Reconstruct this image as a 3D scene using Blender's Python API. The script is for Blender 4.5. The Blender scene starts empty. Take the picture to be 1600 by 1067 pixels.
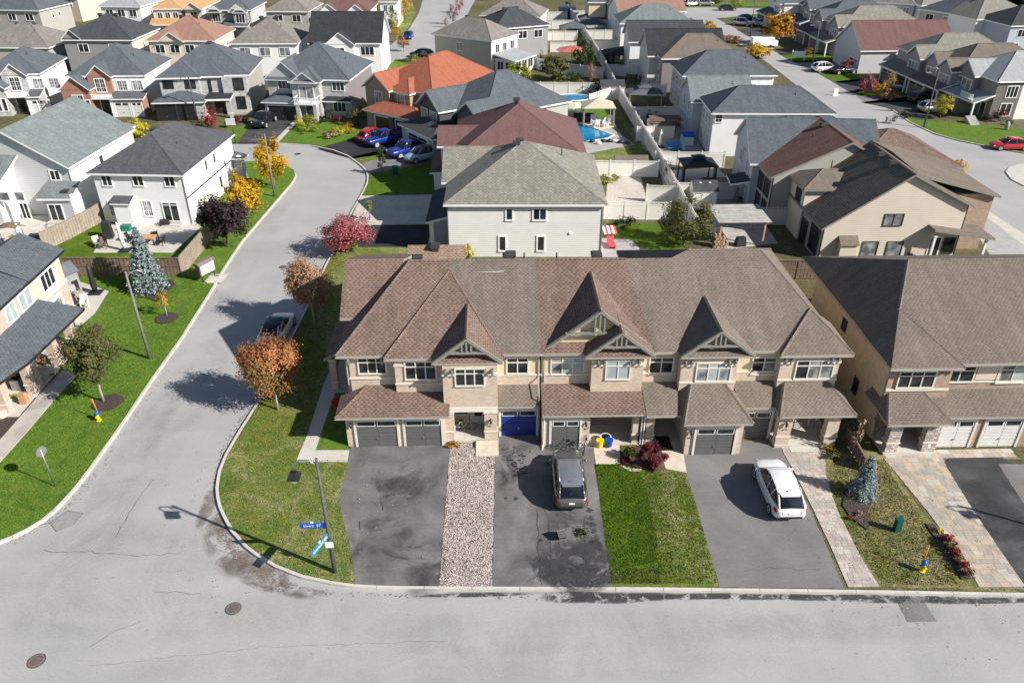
import bpy, bmesh, math, random
import numpy as np
from mathutils import Vector, Matrix
random.seed(7)
SC = bpy.context.scene
COL = SC.collection
R = math.radians
# ---------------------------------------------------------------- camera, sky, sun, exposure
FPX, PITCH, CAMH, YAW = 1225.0, R(31), 31.0, R(1.4)
cam = bpy.data.objects.new('camera', bpy.data.cameras.new('camera'))
COL.objects.link(cam)
cam.location = (0, 0, CAMH)
cam.rotation_euler = (R(90) - PITCH, 0, -YAW)
cam.data.sensor_width = 36.0
cam.data.lens = 36.0 * FPX / 1600.0
cam.data.clip_start = 0.5
cam.data.clip_end = 3000
SC.camera = cam
SUN_EL, SUN_AZ = R(33.6), R(-27.5)          # direction to the sun, azimuth from +X
W = bpy.data.worlds.new('World'); SC.world = W; W.use_nodes = True
_n = W.node_tree.nodes; _l = W.node_tree.links
sky = _n.new('ShaderNodeTexSky'); sky.sky_type = 'NISHITA'; sky.sun_disc = False
sky.sun_elevation = SUN_EL; sky.sun_rotation = R(90) - SUN_AZ
sky.air_density = 1.0; sky.dust_density = 0.6; sky.ozone_density = 1.6
_l.new(sky.outputs[0], _n['Background'].inputs[0]); _n['Background'].inputs[1].default_value = 0.066
sl = bpy.data.lights.new('sun', 'SUN'); sl.energy = 5.0; sl.angle = R(0.5); sl.color = (1.0, 0.95, 0.88)
sun = bpy.data.objects.new('sun', sl); COL.objects.link(sun)
_d = Vector((math.cos(SUN_AZ) * math.cos(SUN_EL), math.sin(SUN_AZ) * math.cos(SUN_EL), math.sin(SUN_EL)))
sun.rotation_euler = _d.to_track_quat('Z', 'Y').to_euler()
sun.location = _d * 200
SC.view_settings.view_transform = 'Standard'; SC.view_settings.look = 'None'
SC.view_settings.exposure = 0.62; SC.view_settings.gamma = 1; SC.view_settings.use_curve_mapping = False

# ---------------------------------------------------------------- surveying: photograph pixel + height -> place in the world
def ray(px, py):
    u = (px - 800) / FPX; v = (py - 533.5) / FPX
    cp, sp = math.cos(PITCH), math.sin(PITCH)
    X, Y, Z = u, cp - v * sp, -sp - v * cp
    return Vector((X * math.cos(YAW) + Y * math.sin(YAW), -X * math.sin(YAW) + Y * math.cos(YAW), Z))
def G(px, py, z=0.0):
    d = ray(px, py); t = (z - CAMH) / d.z
    return Vector((d.x * t, d.y * t, z))
def height_at(base, py, px=None):
    """height above the ground of something that stands at base and tops out at picture row py"""
    lo, hi = 0, 40
    for _ in range(40):
        m = (lo + hi) / 2
        X, Y = base.x * math.cos(YAW) - base.y * math.sin(YAW), base.x * math.sin(YAW) + base.y * math.cos(YAW)
        w = Y * math.cos(PITCH) - (m - CAMH) * math.sin(PITCH); up = Y * math.sin(PITCH) + (m - CAMH) * math.cos(PITCH)
        if 533.5 - FPX * up / w > py: lo = m
        else: hi = m
    return lo
def mpp(p):                      # metres per photograph pixel at a world point
    return ((p.y) * math.cos(PITCH) + (CAMH - p.z) * math.sin(PITCH)) / FPX

# ---------------------------------------------------------------- materials
MATS = {}
def newmat(name):
    m = bpy.data.materials.new(name); m.use_nodes = True
    MATS[name] = m
    return m, m.node_tree.nodes, m.node_tree.links, m.node_tree.nodes['Principled BSDF']
def c4(c): return (c[0], c[1], c[2], 1)
def mixc(n, l, fac, a, b, mode='MIX'):
    x = n.new('ShaderNodeMix'); x.data_type = 'RGBA'; x.blend_type = mode
    for i, v in ((0, fac), (6, a), (7, b)):
        if isinstance(v, (int, float)): x.inputs[i].default_value = v
        elif isinstance(v, tuple): x.inputs[i].default_value = c4(v)
        else: l.new(v, x.inputs[i])
    return x.outputs[2]
def math_(n, l, op, a, b=None, clamp=False):
    x = n.new('ShaderNodeMath'); x.operation = op; x.use_clamp = clamp
    for i, v in ((0, a), (1, b)):
        if v is None: continue
        if isinstance(v, (int, float)): x.inputs[i].default_value = v
        else: l.new(v, x.inputs[i])
    return x.outputs[0]
def noise(n, l, vec, scale, detail=3, rough=.55, dist=0):
    x = n.new('ShaderNodeTexNoise'); x.inputs['Scale'].default_value = scale
    x.inputs['Detail'].default_value = detail; x.inputs['Roughness'].default_value = rough; x.inputs['Distortion'].default_value = dist
    if vec is not None: l.new(vec, x.inputs['Vector'])
    return x.outputs['Fac']
def ramp(n, l, fac, stops, interp='LINEAR'):
    x = n.new('ShaderNodeValToRGB'); x.color_ramp.interpolation = interp
    e = x.color_ramp.elements
    while len(e) < len(stops): e.new(.5)
    for i, (p, c) in enumerate(stops):
        e[i].position = p; e[i].color = c4(c) if isinstance(c, tuple) else (c, c, c, 1)
    l.new(fac, x.inputs[0])
    return x.outputs[0]
def bump(n, l, h, b, dist=.02, strength=.6):
    x = n.new('ShaderNodeBump'); x.inputs['Distance'].default_value = dist; x.inputs['Strength'].default_value = strength
    l.new(h, x.inputs['Height']); l.new(x.outputs[0], b.inputs['Normal'])
def uvn(n): return n.new('ShaderNodeUVMap').outputs[0]
def objc(n): return n.new('ShaderNodeTexCoord').outputs['Object']
def geoc(n): return n.new('ShaderNodeNewGeometry').outputs['Position']

def flat(name, col, rough=.6, metal=0.0, coat=0.0, spec=.5, var=.12, scale=3.0, emit=None):
    m, n, l, b = newmat(name)
    f = noise(n, l, objc(n), scale, 4)
    d = tuple(x * (1 - var) for x in col); e = tuple(min(1, x * (1 + var)) for x in col)
    l.new(ramp(n, l, f, [(.3, d), (.7, e)]), b.inputs['Base Color'])
    b.inputs['Roughness'].default_value = rough; b.inputs['Metallic'].default_value = metal
    b.inputs['Coat Weight'].default_value = coat; b.inputs['Coat Roughness'].default_value = .05
    b.inputs['Specular IOR Level'].default_value = spec
    return m
def shingle(name, a, bcol, dark, patch=.25, bw=.3, rh=.17, weave=None):
    """laminated shingles: courses with a shadow line and a staggered row of darker tabs"""
    m, n, l, b = newmat(name)
    uv = uvn(n); sep = n.new('ShaderNodeSeparateXYZ'); l.new(uv, sep.inputs[0])
    v = math_(n, l, 'DIVIDE', sep.outputs[1], rh); row = math_(n, l, 'FLOOR', v); fv = math_(n, l, 'FRACT', v)
    wr = n.new('ShaderNodeTexWhiteNoise'); wr.noise_dimensions = '1D'; l.new(row, wr.inputs['W'])
    u = math_(n, l, 'ADD', math_(n, l, 'DIVIDE', sep.outputs[0], bw), math_(n, l, 'ADD', math_(n, l, 'MULTIPLY', row, .5), math_(n, l, 'MULTIPLY', wr.outputs['Value'], .22)))
    col = math_(n, l, 'FLOOR', u); fu = math_(n, l, 'FRACT', u)
    cv = n.new('ShaderNodeCombineXYZ'); l.new(col, cv.inputs[0]); l.new(row, cv.inputs[1])
    wn = n.new('ShaderNodeTexWhiteNoise'); wn.noise_dimensions = '2D'; l.new(cv.outputs[0], wn.inputs['Vector'])
    wd = math_(n, l, 'ADD', math_(n, l, 'MULTIPLY', wn.outputs['Value'], .35), .38)
    dash = math_(n, l, 'MULTIPLY', math_(n, l, 'LESS_THAN', fu, wd), math_(n, l, 'LESS_THAN', fv, .58))
    c = mixc(n, l, wn.outputs['Value'], a, bcol)
    c = mixc(n, l, math_(n, l, 'MULTIPLY', dash, .72), c, dark)
    c = mixc(n, l, math_(n, l, 'MULTIPLY', math_(n, l, 'LESS_THAN', fv, .12), .45), c, dark)
    f = noise(n, l, uv, .35, 5, .65)
    c = mixc(n, l, patch, c, ramp(n, l, f, [(.3, (.25,) * 3), (.7, (.75,) * 3)]), 'OVERLAY')
    st = n.new('ShaderNodeMapping'); st.inputs['Scale'].default_value = (1.6, .16, 1); l.new(uv, st.inputs[0])
    c = mixc(n, l, .16, c, ramp(n, l, noise(n, l, st.outputs[0], 1.0, 4, .6), [(.35, (.2,) * 3), (.65, (.8,) * 3)]), 'OVERLAY')
    if weave:
        f2 = noise(n, l, uv, 1.6, 2, .5, 1.2)
        c = mixc(n, l, ramp(n, l, f2, [(.42, 0.0), (.58, weave)]), c, tuple(x * .55 for x in a))
    l.new(c, b.inputs['Base Color']); b.inputs['Roughness'].default_value = .9; b.inputs['Specular IOR Level'].default_value = .2
    bump(n, l, math_(n, l, 'SUBTRACT', math_(n, l, 'MULTIPLY', fv, -.6), math_(n, l, 'MULTIPLY', dash, .5)), b, .012, .5)
    return m
def siding(name, col, h=.2, vert=False, groove=.72, rough=.55):
    m, n, l, b = newmat(name)
    uv = uvn(n); sep = n.new('ShaderNodeSeparateXYZ'); l.new(uv, sep.inputs[0])
    fr = math_(n, l, 'FRACT', math_(n, l, 'DIVIDE', sep.outputs[0 if vert else 1], h))
    g = ramp(n, l, fr, [(0.0, groove), (.1, groove), (.16, 1.0), (1.0, 1.0)])
    f = noise(n, l, uv, .8, 4)
    base = ramp(n, l, f, [(.3, tuple(x * .93 for x in col)), (.7, col)])
    l.new(mixc(n, l, 1.0, base, g, 'MULTIPLY'), b.inputs['Base Color']); b.inputs['Roughness'].default_value = rough
    bump(n, l, fr, b, .012, .5)
    return m
def brickmat(name, a, bcol, mortar, bw=.24, rh=.08, ms=.012, bias=0.0, bmp=.01):
    m, n, l, b = newmat(name)
    uv = uvn(n)
    br = n.new('ShaderNodeTexBrick'); l.new(uv, br.inputs['Vector']); br.inputs['Scale'].default_value = 1
    br.inputs['Brick Width'].default_value = bw; br.inputs['Row Height'].default_value = rh; br.inputs['Mortar Size'].default_value = ms
    br.inputs['Bias'].default_value = bias
    br.inputs['Color1'].default_value = c4(a); br.inputs['Color2'].default_value = c4(bcol); br.inputs['Mortar'].default_value = c4(mortar)
    f = noise(n, l, uv, 1.2, 5, .65)
    l.new(mixc(n, l, .3, br.outputs['Color'], ramp(n, l, f, [(.3, (.3,) * 3), (.7, (.7,) * 3)]), 'OVERLAY'), b.inputs['Base Color'])
    b.inputs['Roughness'].default_value = .85
    bump(n, l, br.outputs['Fac'], b, -bmp, .6)
    return m
def asphalt(name, base, dark, light, scale=1.0, cracks=True):
    m, n, l, b = newmat(name)
    p = geoc(n)
    mp = n.new('ShaderNodeMapping'); l.new(p, mp.inputs[0]); mp.inputs['Scale'].default_value = (.22, .05, 1)
    big = noise(n, l, p, .12 * scale, 5, .6, .4)
    streak = noise(n, l, mp.outputs[0], 2.0, 5, .65, .3)
    mp2 = n.new('ShaderNodeMapping'); l.new(p, mp2.inputs[0]); mp2.inputs['Scale'].default_value = (.04, .3, 1)
    streak2 = noise(n, l, mp2.outputs[0], 2.2, 5, .65, .3)
    fine = noise(n, l, p, 28, 3, .8); spk = noise(n, l, p, 9, 5, .8)
    c = ramp(n, l, big, [(.25, dark), (.5, base), (.75, light)])
    c = mixc(n, l, ramp(n, l, streak, [(.48, 0.0), (.78, .5)]), c, dark)
    c = mixc(n, l, ramp(n, l, streak2, [(.48, 0.0), (.75, .5)]), c, light)
    c = mixc(n, l, .22, c, ramp(n, l, fine, [(.3, (.2,) * 3), (.7, (.8,) * 3)]), 'OVERLAY')
    c = mixc(n, l, .18, c, ramp(n, l, spk, [(.3, (.2,) * 3), (.7, (.8,) * 3)]), 'OVERLAY')
    if cracks:
        vo = n.new('ShaderNodeTexVoronoi'); vo.feature = 'DISTANCE_TO_EDGE'; vo.inputs['Scale'].default_value = .09
        wv = n.new('ShaderNodeVectorMath'); wv.operation = 'ADD'
        nv = n.new('ShaderNodeTexNoise'); nv.inputs['Scale'].default_value = .5; nv.inputs['Detail'].default_value = 6; l.new(p, nv.inputs['Vector'])
        sc = n.new('ShaderNodeVectorMath'); sc.operation = 'SCALE'; sc.inputs['Scale'].default_value = 3.0; l.new(nv.outputs['Color'], sc.inputs[0])
        l.new(p, wv.inputs[0]); l.new(sc.outputs[0], wv.inputs[1]); l.new(wv.outputs[0], vo.inputs['Vector'])
        ck = math_(n, l, 'LESS_THAN', vo.outputs['Distance'], .0028)
        gate = ramp(n, l, noise(n, l, p, .07, 2), [(.5, 0.0), (.56, 1.0)])
        c = mixc(n, l, math_(n, l, 'MULTIPLY', math_(n, l, 'MULTIPLY', ck, gate), .6), c, tuple(x * .4 for x in dark))
    l.new(c, b.inputs['Base Color']); b.inputs['Roughness'].default_value = .82; b.inputs['Specular IOR Level'].default_value = .3
    bump(n, l, fine, b, .01, .3)
    return m
def lawnmat(name, g1, g2, dry, dryamt, scale=1.0):
    m, n, l, b = newmat(name)
    p = geoc(n)
    a = noise(n, l, p, .5 * scale, 6, .7, .5); f = noise(n, l, p, 4, 5, .85); d = noise(n, l, p, .22 * scale, 7, .75, .6); h = noise(n, l, p, 15, 3, .8); k = noise(n, l, p, 1.3, 5, .75)
    c = ramp(n, l, a, [(.3, g1), (.7, g2)])
    c = mixc(n, l, ramp(n, l, k, [(.42, 0.0), (.62, .6)]), c, (g2[0] * 1.5, g2[1] * 1.12, g2[2] * 1.2))
    c = mixc(n, l, ramp(n, l, f, [(.42, 0.0), (.62, .6)]), c, tuple(x * .5 for x in g1))
    lo = .70 - dryamt
    c = mixc(n, l, math_(n, l, 'MULTIPLY', ramp(n, l, d, [(lo, 0.0), (lo + .14, .9)]), ramp(n, l, f, [(.36, 1.0), (.56, .15)])), c, dry)
    c = mixc(n, l, .55, c, ramp(n, l, h, [(.36, (.12,) * 3), (.64, (.88,) * 3)]), 'OVERLAY')
    l.new(c, b.inputs['Base Color']); b.inputs['Roughness'].default_value = .95; b.inputs['Specular IOR Level'].default_value = .12
    bump(n, l, math_(n, l, 'ADD', h, f), b, .06, .8)
    return m
def leafmat(name, cols, trans=.25):
    m, n, l, b = newmat(name)
    sep = n.new('ShaderNodeSeparateXYZ'); l.new(uvn(n), sep.inputs[0])
    k = len(cols)
    c = ramp(n, l, sep.outputs[0], [((i + .5) / k, cc) for i, cc in enumerate(cols)])
    l.new(c, b.inputs['Base Color']); b.inputs['Roughness'].default_value = .6; b.inputs['Specular IOR Level'].default_value = .25
    tr = n.new('ShaderNodeBsdfTranslucent'); l.new(c, tr.inputs[0])
    mx = n.new('ShaderNodeMixShader'); mx.inputs[0].default_value = trans
    l.new(b.outputs[0], mx.inputs[1]); l.new(tr.outputs[0], mx.inputs[2]); l.new(mx.outputs[0], n['Material Output'].inputs[0])
    return m
def speck(name, cols, scale=14, rough=.9, bmp=.03, smooth=False):
    m, n, l, b = newmat(name)
    vo = n.new('ShaderNodeTexVoronoi'); vo.inputs['Scale'].default_value = scale; l.new(geoc(n), vo.inputs['Vector'])
    sep = n.new('ShaderNodeSeparateXYZ'); l.new(vo.outputs['Color'], sep.inputs[0]); k = len(cols)
    c = ramp(n, l, sep.outputs[0], [((i + .5) / k, cc) for i, cc in enumerate(cols)], 'LINEAR' if smooth else 'CONSTANT')
    f = noise(n, l, geoc(n), .6, 4)
    c = mixc(n, l, .25, c, ramp(n, l, f, [(.3, (.3,) * 3), (.7, (.7,) * 3)]), 'OVERLAY')
    l.new(c, b.inputs['Base Color']); b.inputs['Roughness'].default_value = rough
    bump(n, l, vo.outputs['Distance'], b, bmp, .8)
    return m
def grainwood(name, a, bcol, scale=1.0):
    m, n, l, b = newmat(name)
    p = objc(n); f = noise(n, l, p, 6 * scale, 6, .7, .5); g = noise(n, l, p, 1.1, 3)
    c = ramp(n, l, f, [(.3, a), (.7, bcol)]); c = mixc(n, l, .35, c, ramp(n, l, g, [(.3, (.25,) * 3), (.7, (.75,) * 3)]), 'OVERLAY')
    l.new(c, b.inputs['Base Color']); b.inputs['Roughness'].default_value = .85
    return m
def glassmat(name, col, rough=.08, var=None):
    m, n, l, b = newmat(name)
    f = noise(n, l, geoc(n), 1.3, 2)
    v = var or tuple(x * 2.5 + .01 for x in col)
    l.new(ramp(n, l, f, [(.4, col), (.65, v)]), b.inputs['Base Color'])
    b.inputs['Roughness'].default_value = rough; b.inputs['Specular IOR Level'].default_value = .6
    return m

shingle('sh_brown', (.215, .153, .124), (.185, .13, .105), (.07, .040, .031), .25, .30, .17)
shingle('sh_taupe', (.19, .16, .133), (.165, .138, .114), (.10, .08, .065), .22, .26, .15)
shingle('sh_taupe2', (.20, .167, .138), (.173, .143, .118), (.11, .088, .07), .22, .26, .15)
shingle('sh_ash', (.10, .104, .114), (.08, .083, .092), (.045, .047, .053), .25, .3, .16)
shingle('sh_slate', (.118, .135, .152), (.096, .11, .125), (.055, .064, .074), .25, .3, .16)
shingle('sh_char', (.075, .08, .088), (.058, .062, .07), (.03, .032, .038), .25, .3, .16)
shingle('sh_black', (.05, .053, .06), (.035, .038, .044), (.018, .019, .022), .3, .4, .2, .5)
shingle('sh_green', (.215, .245, .24), (.175, .205, .20), (.095, .115, .115), .3, .3, .17, .3)
shingle('sh_mix', (.29, .275, .235), (.22, .21, .18), (.13, .125, .105), .3, .35, .18, .45)
shingle('sh_mix2', (.27, .25, .225), (.21, .19, .175), (.12, .11, .105), .35, .4, .2, .5)
shingle('sh_plum', (.17, .095, .09), (.15, .083, .078), (.10, .055, .052), .15, .3, .15)
shingle('sh_red', (.36, .125, .075), (.31, .105, .062), (.20, .068, .042), .15, .3, .15)
shingle('sh_orange', (.52, .31, .15), (.46, .27, .13), (.33, .19, .09), .15, .3, .15)
shingle('sh_pink', (.33, .195, .15), (.29, .17, .13), (.17, .095, .07), .15, .3, .15)
shingle('sh_pale', (.35, .37, .375), (.30, .32, .325), (.21, .22, .225), .2, .3, .15)
shingle('sh_ribbed', (.19, .155, .125), (.165, .135, .108), (.05, .042, .036), .15, .3, .22)
shingle('sh_brown2', (.20, .115, .09), (.17, .095, .075), (.06, .034, .028), .15, .3, .15)
shingle('sh_cedar', (.30, .215, .165), (.265, .185, .14), (.13, .08, .06), .15, .3, .17)
siding('sd_white', (.81, .81, .80), .2, groove=.82)
siding('sd_off', (.77, .765, .73), .2, groove=.78)
siding('sd_grey', (.30, .30, .30), .2)
siding('sd_lgrey', (.52, .53, .54), .2)
siding('sd_blue', (.40, .45, .52), .2)
siding('sd_cream', (.70, .58, .38), .2)
siding('sd_beige', (.68, .60, .50), .2)
siding('sd_dusk', (.24, .215, .21), .2)
siding('sd_dark', (.055, .065, .075), .2)
siding('sd_tan', (.66, .56, .45), .2)
siding('sd_greige', (.40, .39, .35), .2)
flat('stucco_beige', (.58, .46, .31), .85)
brickmat('bk_tan', (.48, .37, .275), (.60, .48, .37), (.54, .47, .39), .22, .08, .012)
brickmat('bk_brown', (.30, .20, .14), (.40, .29, .21), (.34, .28, .22), .22, .08, .012)
brickmat('bk_red', (.30, .12, .085), (.38, .17, .12), (.34, .25, .2), .22, .08, .012)
brickmat('bk_pink', (.45, .30, .24), (.55, .42, .36), (.5, .43, .38), .22, .08, .012)
brickmat('st_grey', (.55, .55, .54), (.36, .36, .36), (.28, .28, .28), .5, .2, .02, 0, .03)
brickmat('st_dark', (.13, .12, .115), (.2, .185, .17), (.1, .095, .09), .35, .14, .02, 0, .03)
brickmat('st_marble', (.34, .29, .27), (.62, .58, .55), (.2, .17, .16), .3, .16, .02, 0, .03)
flat('white', (.80, .80, .78), .5, var=.04)
flat('offwhite', (.66, .62, .54), .6, var=.06)
flat('stone_cap', (.62, .57, .48), .8, var=.08)
flat('trim_greige', (.23, .22, .19), .6)
flat('trim_dark', (.05, .047, .043), .6)
flat('trim_black', (.018, .018, .02), .5)
flat('soffit_white', (.62, .62, .60), .7, var=.03)
flat('gutter', (.36, .33, .29), .4, var=.05)
flat('door_grey', (.115, .118, .115), .45, var=.05)
flat('door_blue', (.008, .032, .23), .4, var=.05)
flat('door_white', (.62, .61, .58), .45, var=.03)
flat('door_black', (.018, .02, .022), .35)
flat('door_maroon', (.075, .012, .012), .4)
flat('door_navy', (.015, .03, .07), .4)
glassmat('glass', (.012, .015, .018))
glassmat('glass_blue', (.03, .05, .08))
glassmat('blind', (.30, .36, .38), .15, (.42, .46, .46))
glassmat('curtain', (.10, .11, .12), .12, (.34, .35, .35))
flat('concrete', (.50, .47, .42), .85, var=.1, scale=1.2)
flat('concrete_grey', (.36, .35, .34), .85, var=.12, scale=1.2)
flat('kerb', (.52, .49, .44), .85, var=.12, scale=.8)
flat('pale_stone', (.58, .50, .40), .85, var=.14, scale=1.5)
asphalt('road', (.35, .345, .338), (.30, .297, .298), (.40, .39, .372), 1.0, False)
asphalt('drive_old', (.145, .138, .138), (.07, .067, .069), (.23, .218, .212), 3.5, False)
asphalt('drive_mid', (.185, .175, .17), (.14, .133, .13), (.235, .222, .213), 2.5, False)
asphalt('drive_new', (.052, .052, .055), (.035, .035, .038), (.11, .11, .112), 3, False)
asphalt('drive_black', (.022, .024, .028), (.015, .016, .02), (.05, .05, .053), 2, False)
lawnmat('lawn_lush', (.075, .16, .018), (.125, .22, .03), (.24, .26, .07), .12)
lawnmat('lawn_rich', (.060, .120, .008), (.100, .175, .016), (.20, .23, .045), .12)
lawnmat('lawn_mix', (.095, .155, .025), (.16, .21, .042), (.40, .34, .20), .235)
lawnmat('ground_far', (.07, .09, .03), (.14, .13, .07), (.22, .19, .12), .25, .4)
speck('mulch', [(.035, .026, .024), (.07, .05, .045), (.05, .035, .03), (.11, .08, .07)], 18)
speck('mulch_red', [(.10, .04, .03), (.05, .03, .025), (.16, .06, .045)], 18)
speck('gravel', [(.50, .42, .39), (.22, .17, .16), (.58, .52, .48), (.36, .27, .25), (.12, .10, .10), (.52, .43, .40)], 20, bmp=.05)
speck('gravel_pale', [(.52, .47, .41), (.42, .38, .33), (.60, .55, .48)], 14)
speck('limestone', [(.34, .32, .29), (.44, .41, .37), (.38, .35, .32)], 1.2, smooth=True)
speck('pebble', [(.62, .55, .52), (.3, .24, .22), (.70, .66, .62), (.1, .09, .09)], 6, smooth=True)
for i, c in enumerate([(.41, .35, .28), (.36, .31, .26), (.44, .36, .28), (.34, .305, .265), (.45, .41, .35)]):
    flat('paver%d' % i, c, .85, var=.14, scale=2)
for i, c in enumerate([(.42, .37, .32), (.36, .33, .30), (.48, .43, .38), (.40, .33, .29)]):
    flat('paver_g%d' % i, c, .85, var=.14, scale=2)
flat('joint', (.20, .16, .12), .95)
grainwood('wood_fence', (.21, .165, .125), (.38, .32, .26))
grainwood('wood_grey', (.30, .29, .27), (.48, .46, .42))
grainwood('wood_brown', (.13, .085, .06), (.24, .17, .125))
grainwood('wood_cedar', (.42, .22, .10), (.58, .34, .18))
flat('vinyl', (.70, .68, .63), .45, var=.05)
flat('steel', (.34, .35, .36), .4, .7)
flat('pole_grey', (.085, .085, .085), .8, var=.25, scale=6)
flat('pole_light', (.17, .175, .17), .8, var=.2, scale=6)
flat('black', (.012, .012, .013), .5)
flat('cover_black', (.02, .022, .024), .55)
flat('rubber', (.018, .018, .018), .9)
flat('rim', (.55, .55, .56), .35, .1)
flat('iron_rust', (.20, .155, .14), .8, .2, var=.25, scale=12)
flat('iron_dark', (.06, .052, .048), .8)
flat('patch', (.26, .255, .25), .9, var=.1, scale=4)
flat('tar', (.05, .05, .052), .8)
flat('grit', (.17, .135, .11), .95, var=.3, scale=6)
flat('wet', (.07, .07, .073), .25, var=.3, scale=2)
def stainmat(name, col, amt, sc=.35, lo=.48, hi=.68):
    m, n, l, b = newmat(name)
    g = n.new('ShaderNodeTexCoord').outputs['Generated']; sp = n.new('ShaderNodeSeparateXYZ'); l.new(g, sp.inputs[0]); e = None
    for i in (0, 1):
        x = math_(n, l, 'SUBTRACT', math_(n, l, 'MULTIPLY', sp.outputs[i], 2.0), 1.0); x = math_(n, l, 'MULTIPLY', x, x); e = x if e is None else math_(n, l, 'ADD', e, x)
    e = math_(n, l, 'MULTIPLY', math_(n, l, 'SUBTRACT', 1.0, e), 1.6, True)
    f = noise(n, l, geoc(n), sc, 7, .72, .8)
    l.new(math_(n, l, 'MULTIPLY', math_(n, l, 'MULTIPLY', ramp(n, l, f, [(lo, 0.0), (hi, 1.0)]), e), amt), b.inputs['Alpha']); b.inputs['Base Color'].default_value = c4(col); b.inputs['Roughness'].default_value = .8
lawnmat('lawn_dry', (.10, .135, .028), (.17, .185, .05), (.38, .31, .20), .30)
stainmat('stain', (.045, .043, .043), .75); stainmat('stain_wet', (.05, .05, .052), .85, 1.5, .40, .52); stainmat('stain_brown', (.13, .095, .07), .6, .5, .42, .6); stainmat('stain_road', (.17, .165, .16), .20, .2, .40, .75)
flat('yellow', (.72, .55, .01), .4)
flat('orange_paint', (.75, .22, .02), .5)
flat('blue_paint', (.01, .10, .42), .4)
flat('sign_blue', (.005, .07, .42), .4, var=.02)
flat('sign_cyan', (.01, .22, .55), .4, var=.02)
flat('green_box', (.004, .075, .055), .5)
flat('red_paint', (.60, .03, .02), .45)
flat('pink_red', (.60, .07, .085), .6)
flat('faded_red', (.50, .14, .12), .8)
flat('teal', (.01, .16, .12), .5)
flat('canvas_white', (.72, .72, .70), .8)
flat('canvas_beige', (.50, .44, .34), .8)
flat('paper_bag', (.42, .25, .13), .8)
flat('tail_red', (.35, .008, .008), .2, coat=.5)
flat('lamp_clear', (.55, .55, .55), .15, coat=.5)
flat('bark', (.16, .12, .09), .95, var=.3, scale=8)
flat('bark_pale', (.34, .30, .25), .95, var=.3, scale=8)
flat('car_white', (.74, .75, .76), .3, coat=1.0, var=.01)
flat('car_grey', (.15, .148, .14), .32, .5, coat=1.0, var=.02)
flat('car_greyroof', (.32, .34, .37), .3, .6, coat=1.0, var=.02)
flat('car_blue', (.006, .03, .26), .3, .2, coat=1.0, var=.02)
flat('car_sky', (.30, .42, .50), .3, .1, coat=1.0, var=.02)
flat('car_red', (.45, .008, .012), .3, coat=1.0, var=.02)
flat('car_black', (.014, .016, .02), .3, .2, coat=1.0, var=.02)
flat('car_silver', (.42, .43, .44), .3, .6, coat=1.0, var=.02)
glassmat('car_glass', (.006, .008, .011), .04, (.02, .025, .03))
glassmat('pool_water', (.0, .16, .34), .05, (.01, .24, .42))
leafmat('lf_orange', [(.07, .09, .025), (.16, .16, .05), (.30, .17, .06), (.38, .15, .06), (.50, .18, .07), (.56, .24, .13)])
leafmat('lf_salmon', [(.16, .09, .06), (.42, .19, .12), (.50, .26, .15), (.22, .20, .10), (.60, .33, .24)])
leafmat('lf_pink', [(.14, .025, .03), (.34, .06, .08), (.46, .13, .15), (.22, .04, .04), (.52, .24, .24), (.20, .10, .06)])
leafmat('lf_red', [(.12, .01, .012), (.28, .02, .02), (.40, .03, .03)])
leafmat('lf_purple', [(.012, .008, .010), (.03, .017, .019), (.06, .032, .032)], .1)
leafmat('lf_maroon', [(.05, .006, .01), (.12, .015, .025), (.20, .03, .04)], .15)
leafmat('lf_gold', [(.22, .13, .012), (.48, .28, .015), (.58, .36, .02), (.36, .24, .02)])
leafmat('lf_amber', [(.28, .12, .012), (.5, .24, .02), (.55, .33, .02)])
leafmat('lf_yellow', [(.36, .32, .02), (.60, .50, .03), (.30, .30, .03)])
leafmat('lf_bronze', [(.035, .05, .014), (.09, .105, .03), (.11, .115, .035), (.17, .12, .045)])
leafmat('lf_green', [(.02, .045, .012), (.045, .085, .02), (.075, .12, .03)])
leafmat('lf_lime', [(.12, .17, .02), (.22, .26, .03), (.30, .30, .04)])
leafmat('lf_blue', [(.14, .19, .19), (.24, .31, .31), (.34, .41, .40), (.08, .12, .11)], .05)
leafmat('lf_dark', [(.010, .022, .008), (.022, .04, .013)])
leafmat('lf_dryflower', [(.35, .2, .1), (.2, .1, .05), (.5, .42, .3)])
M = MATS

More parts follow.
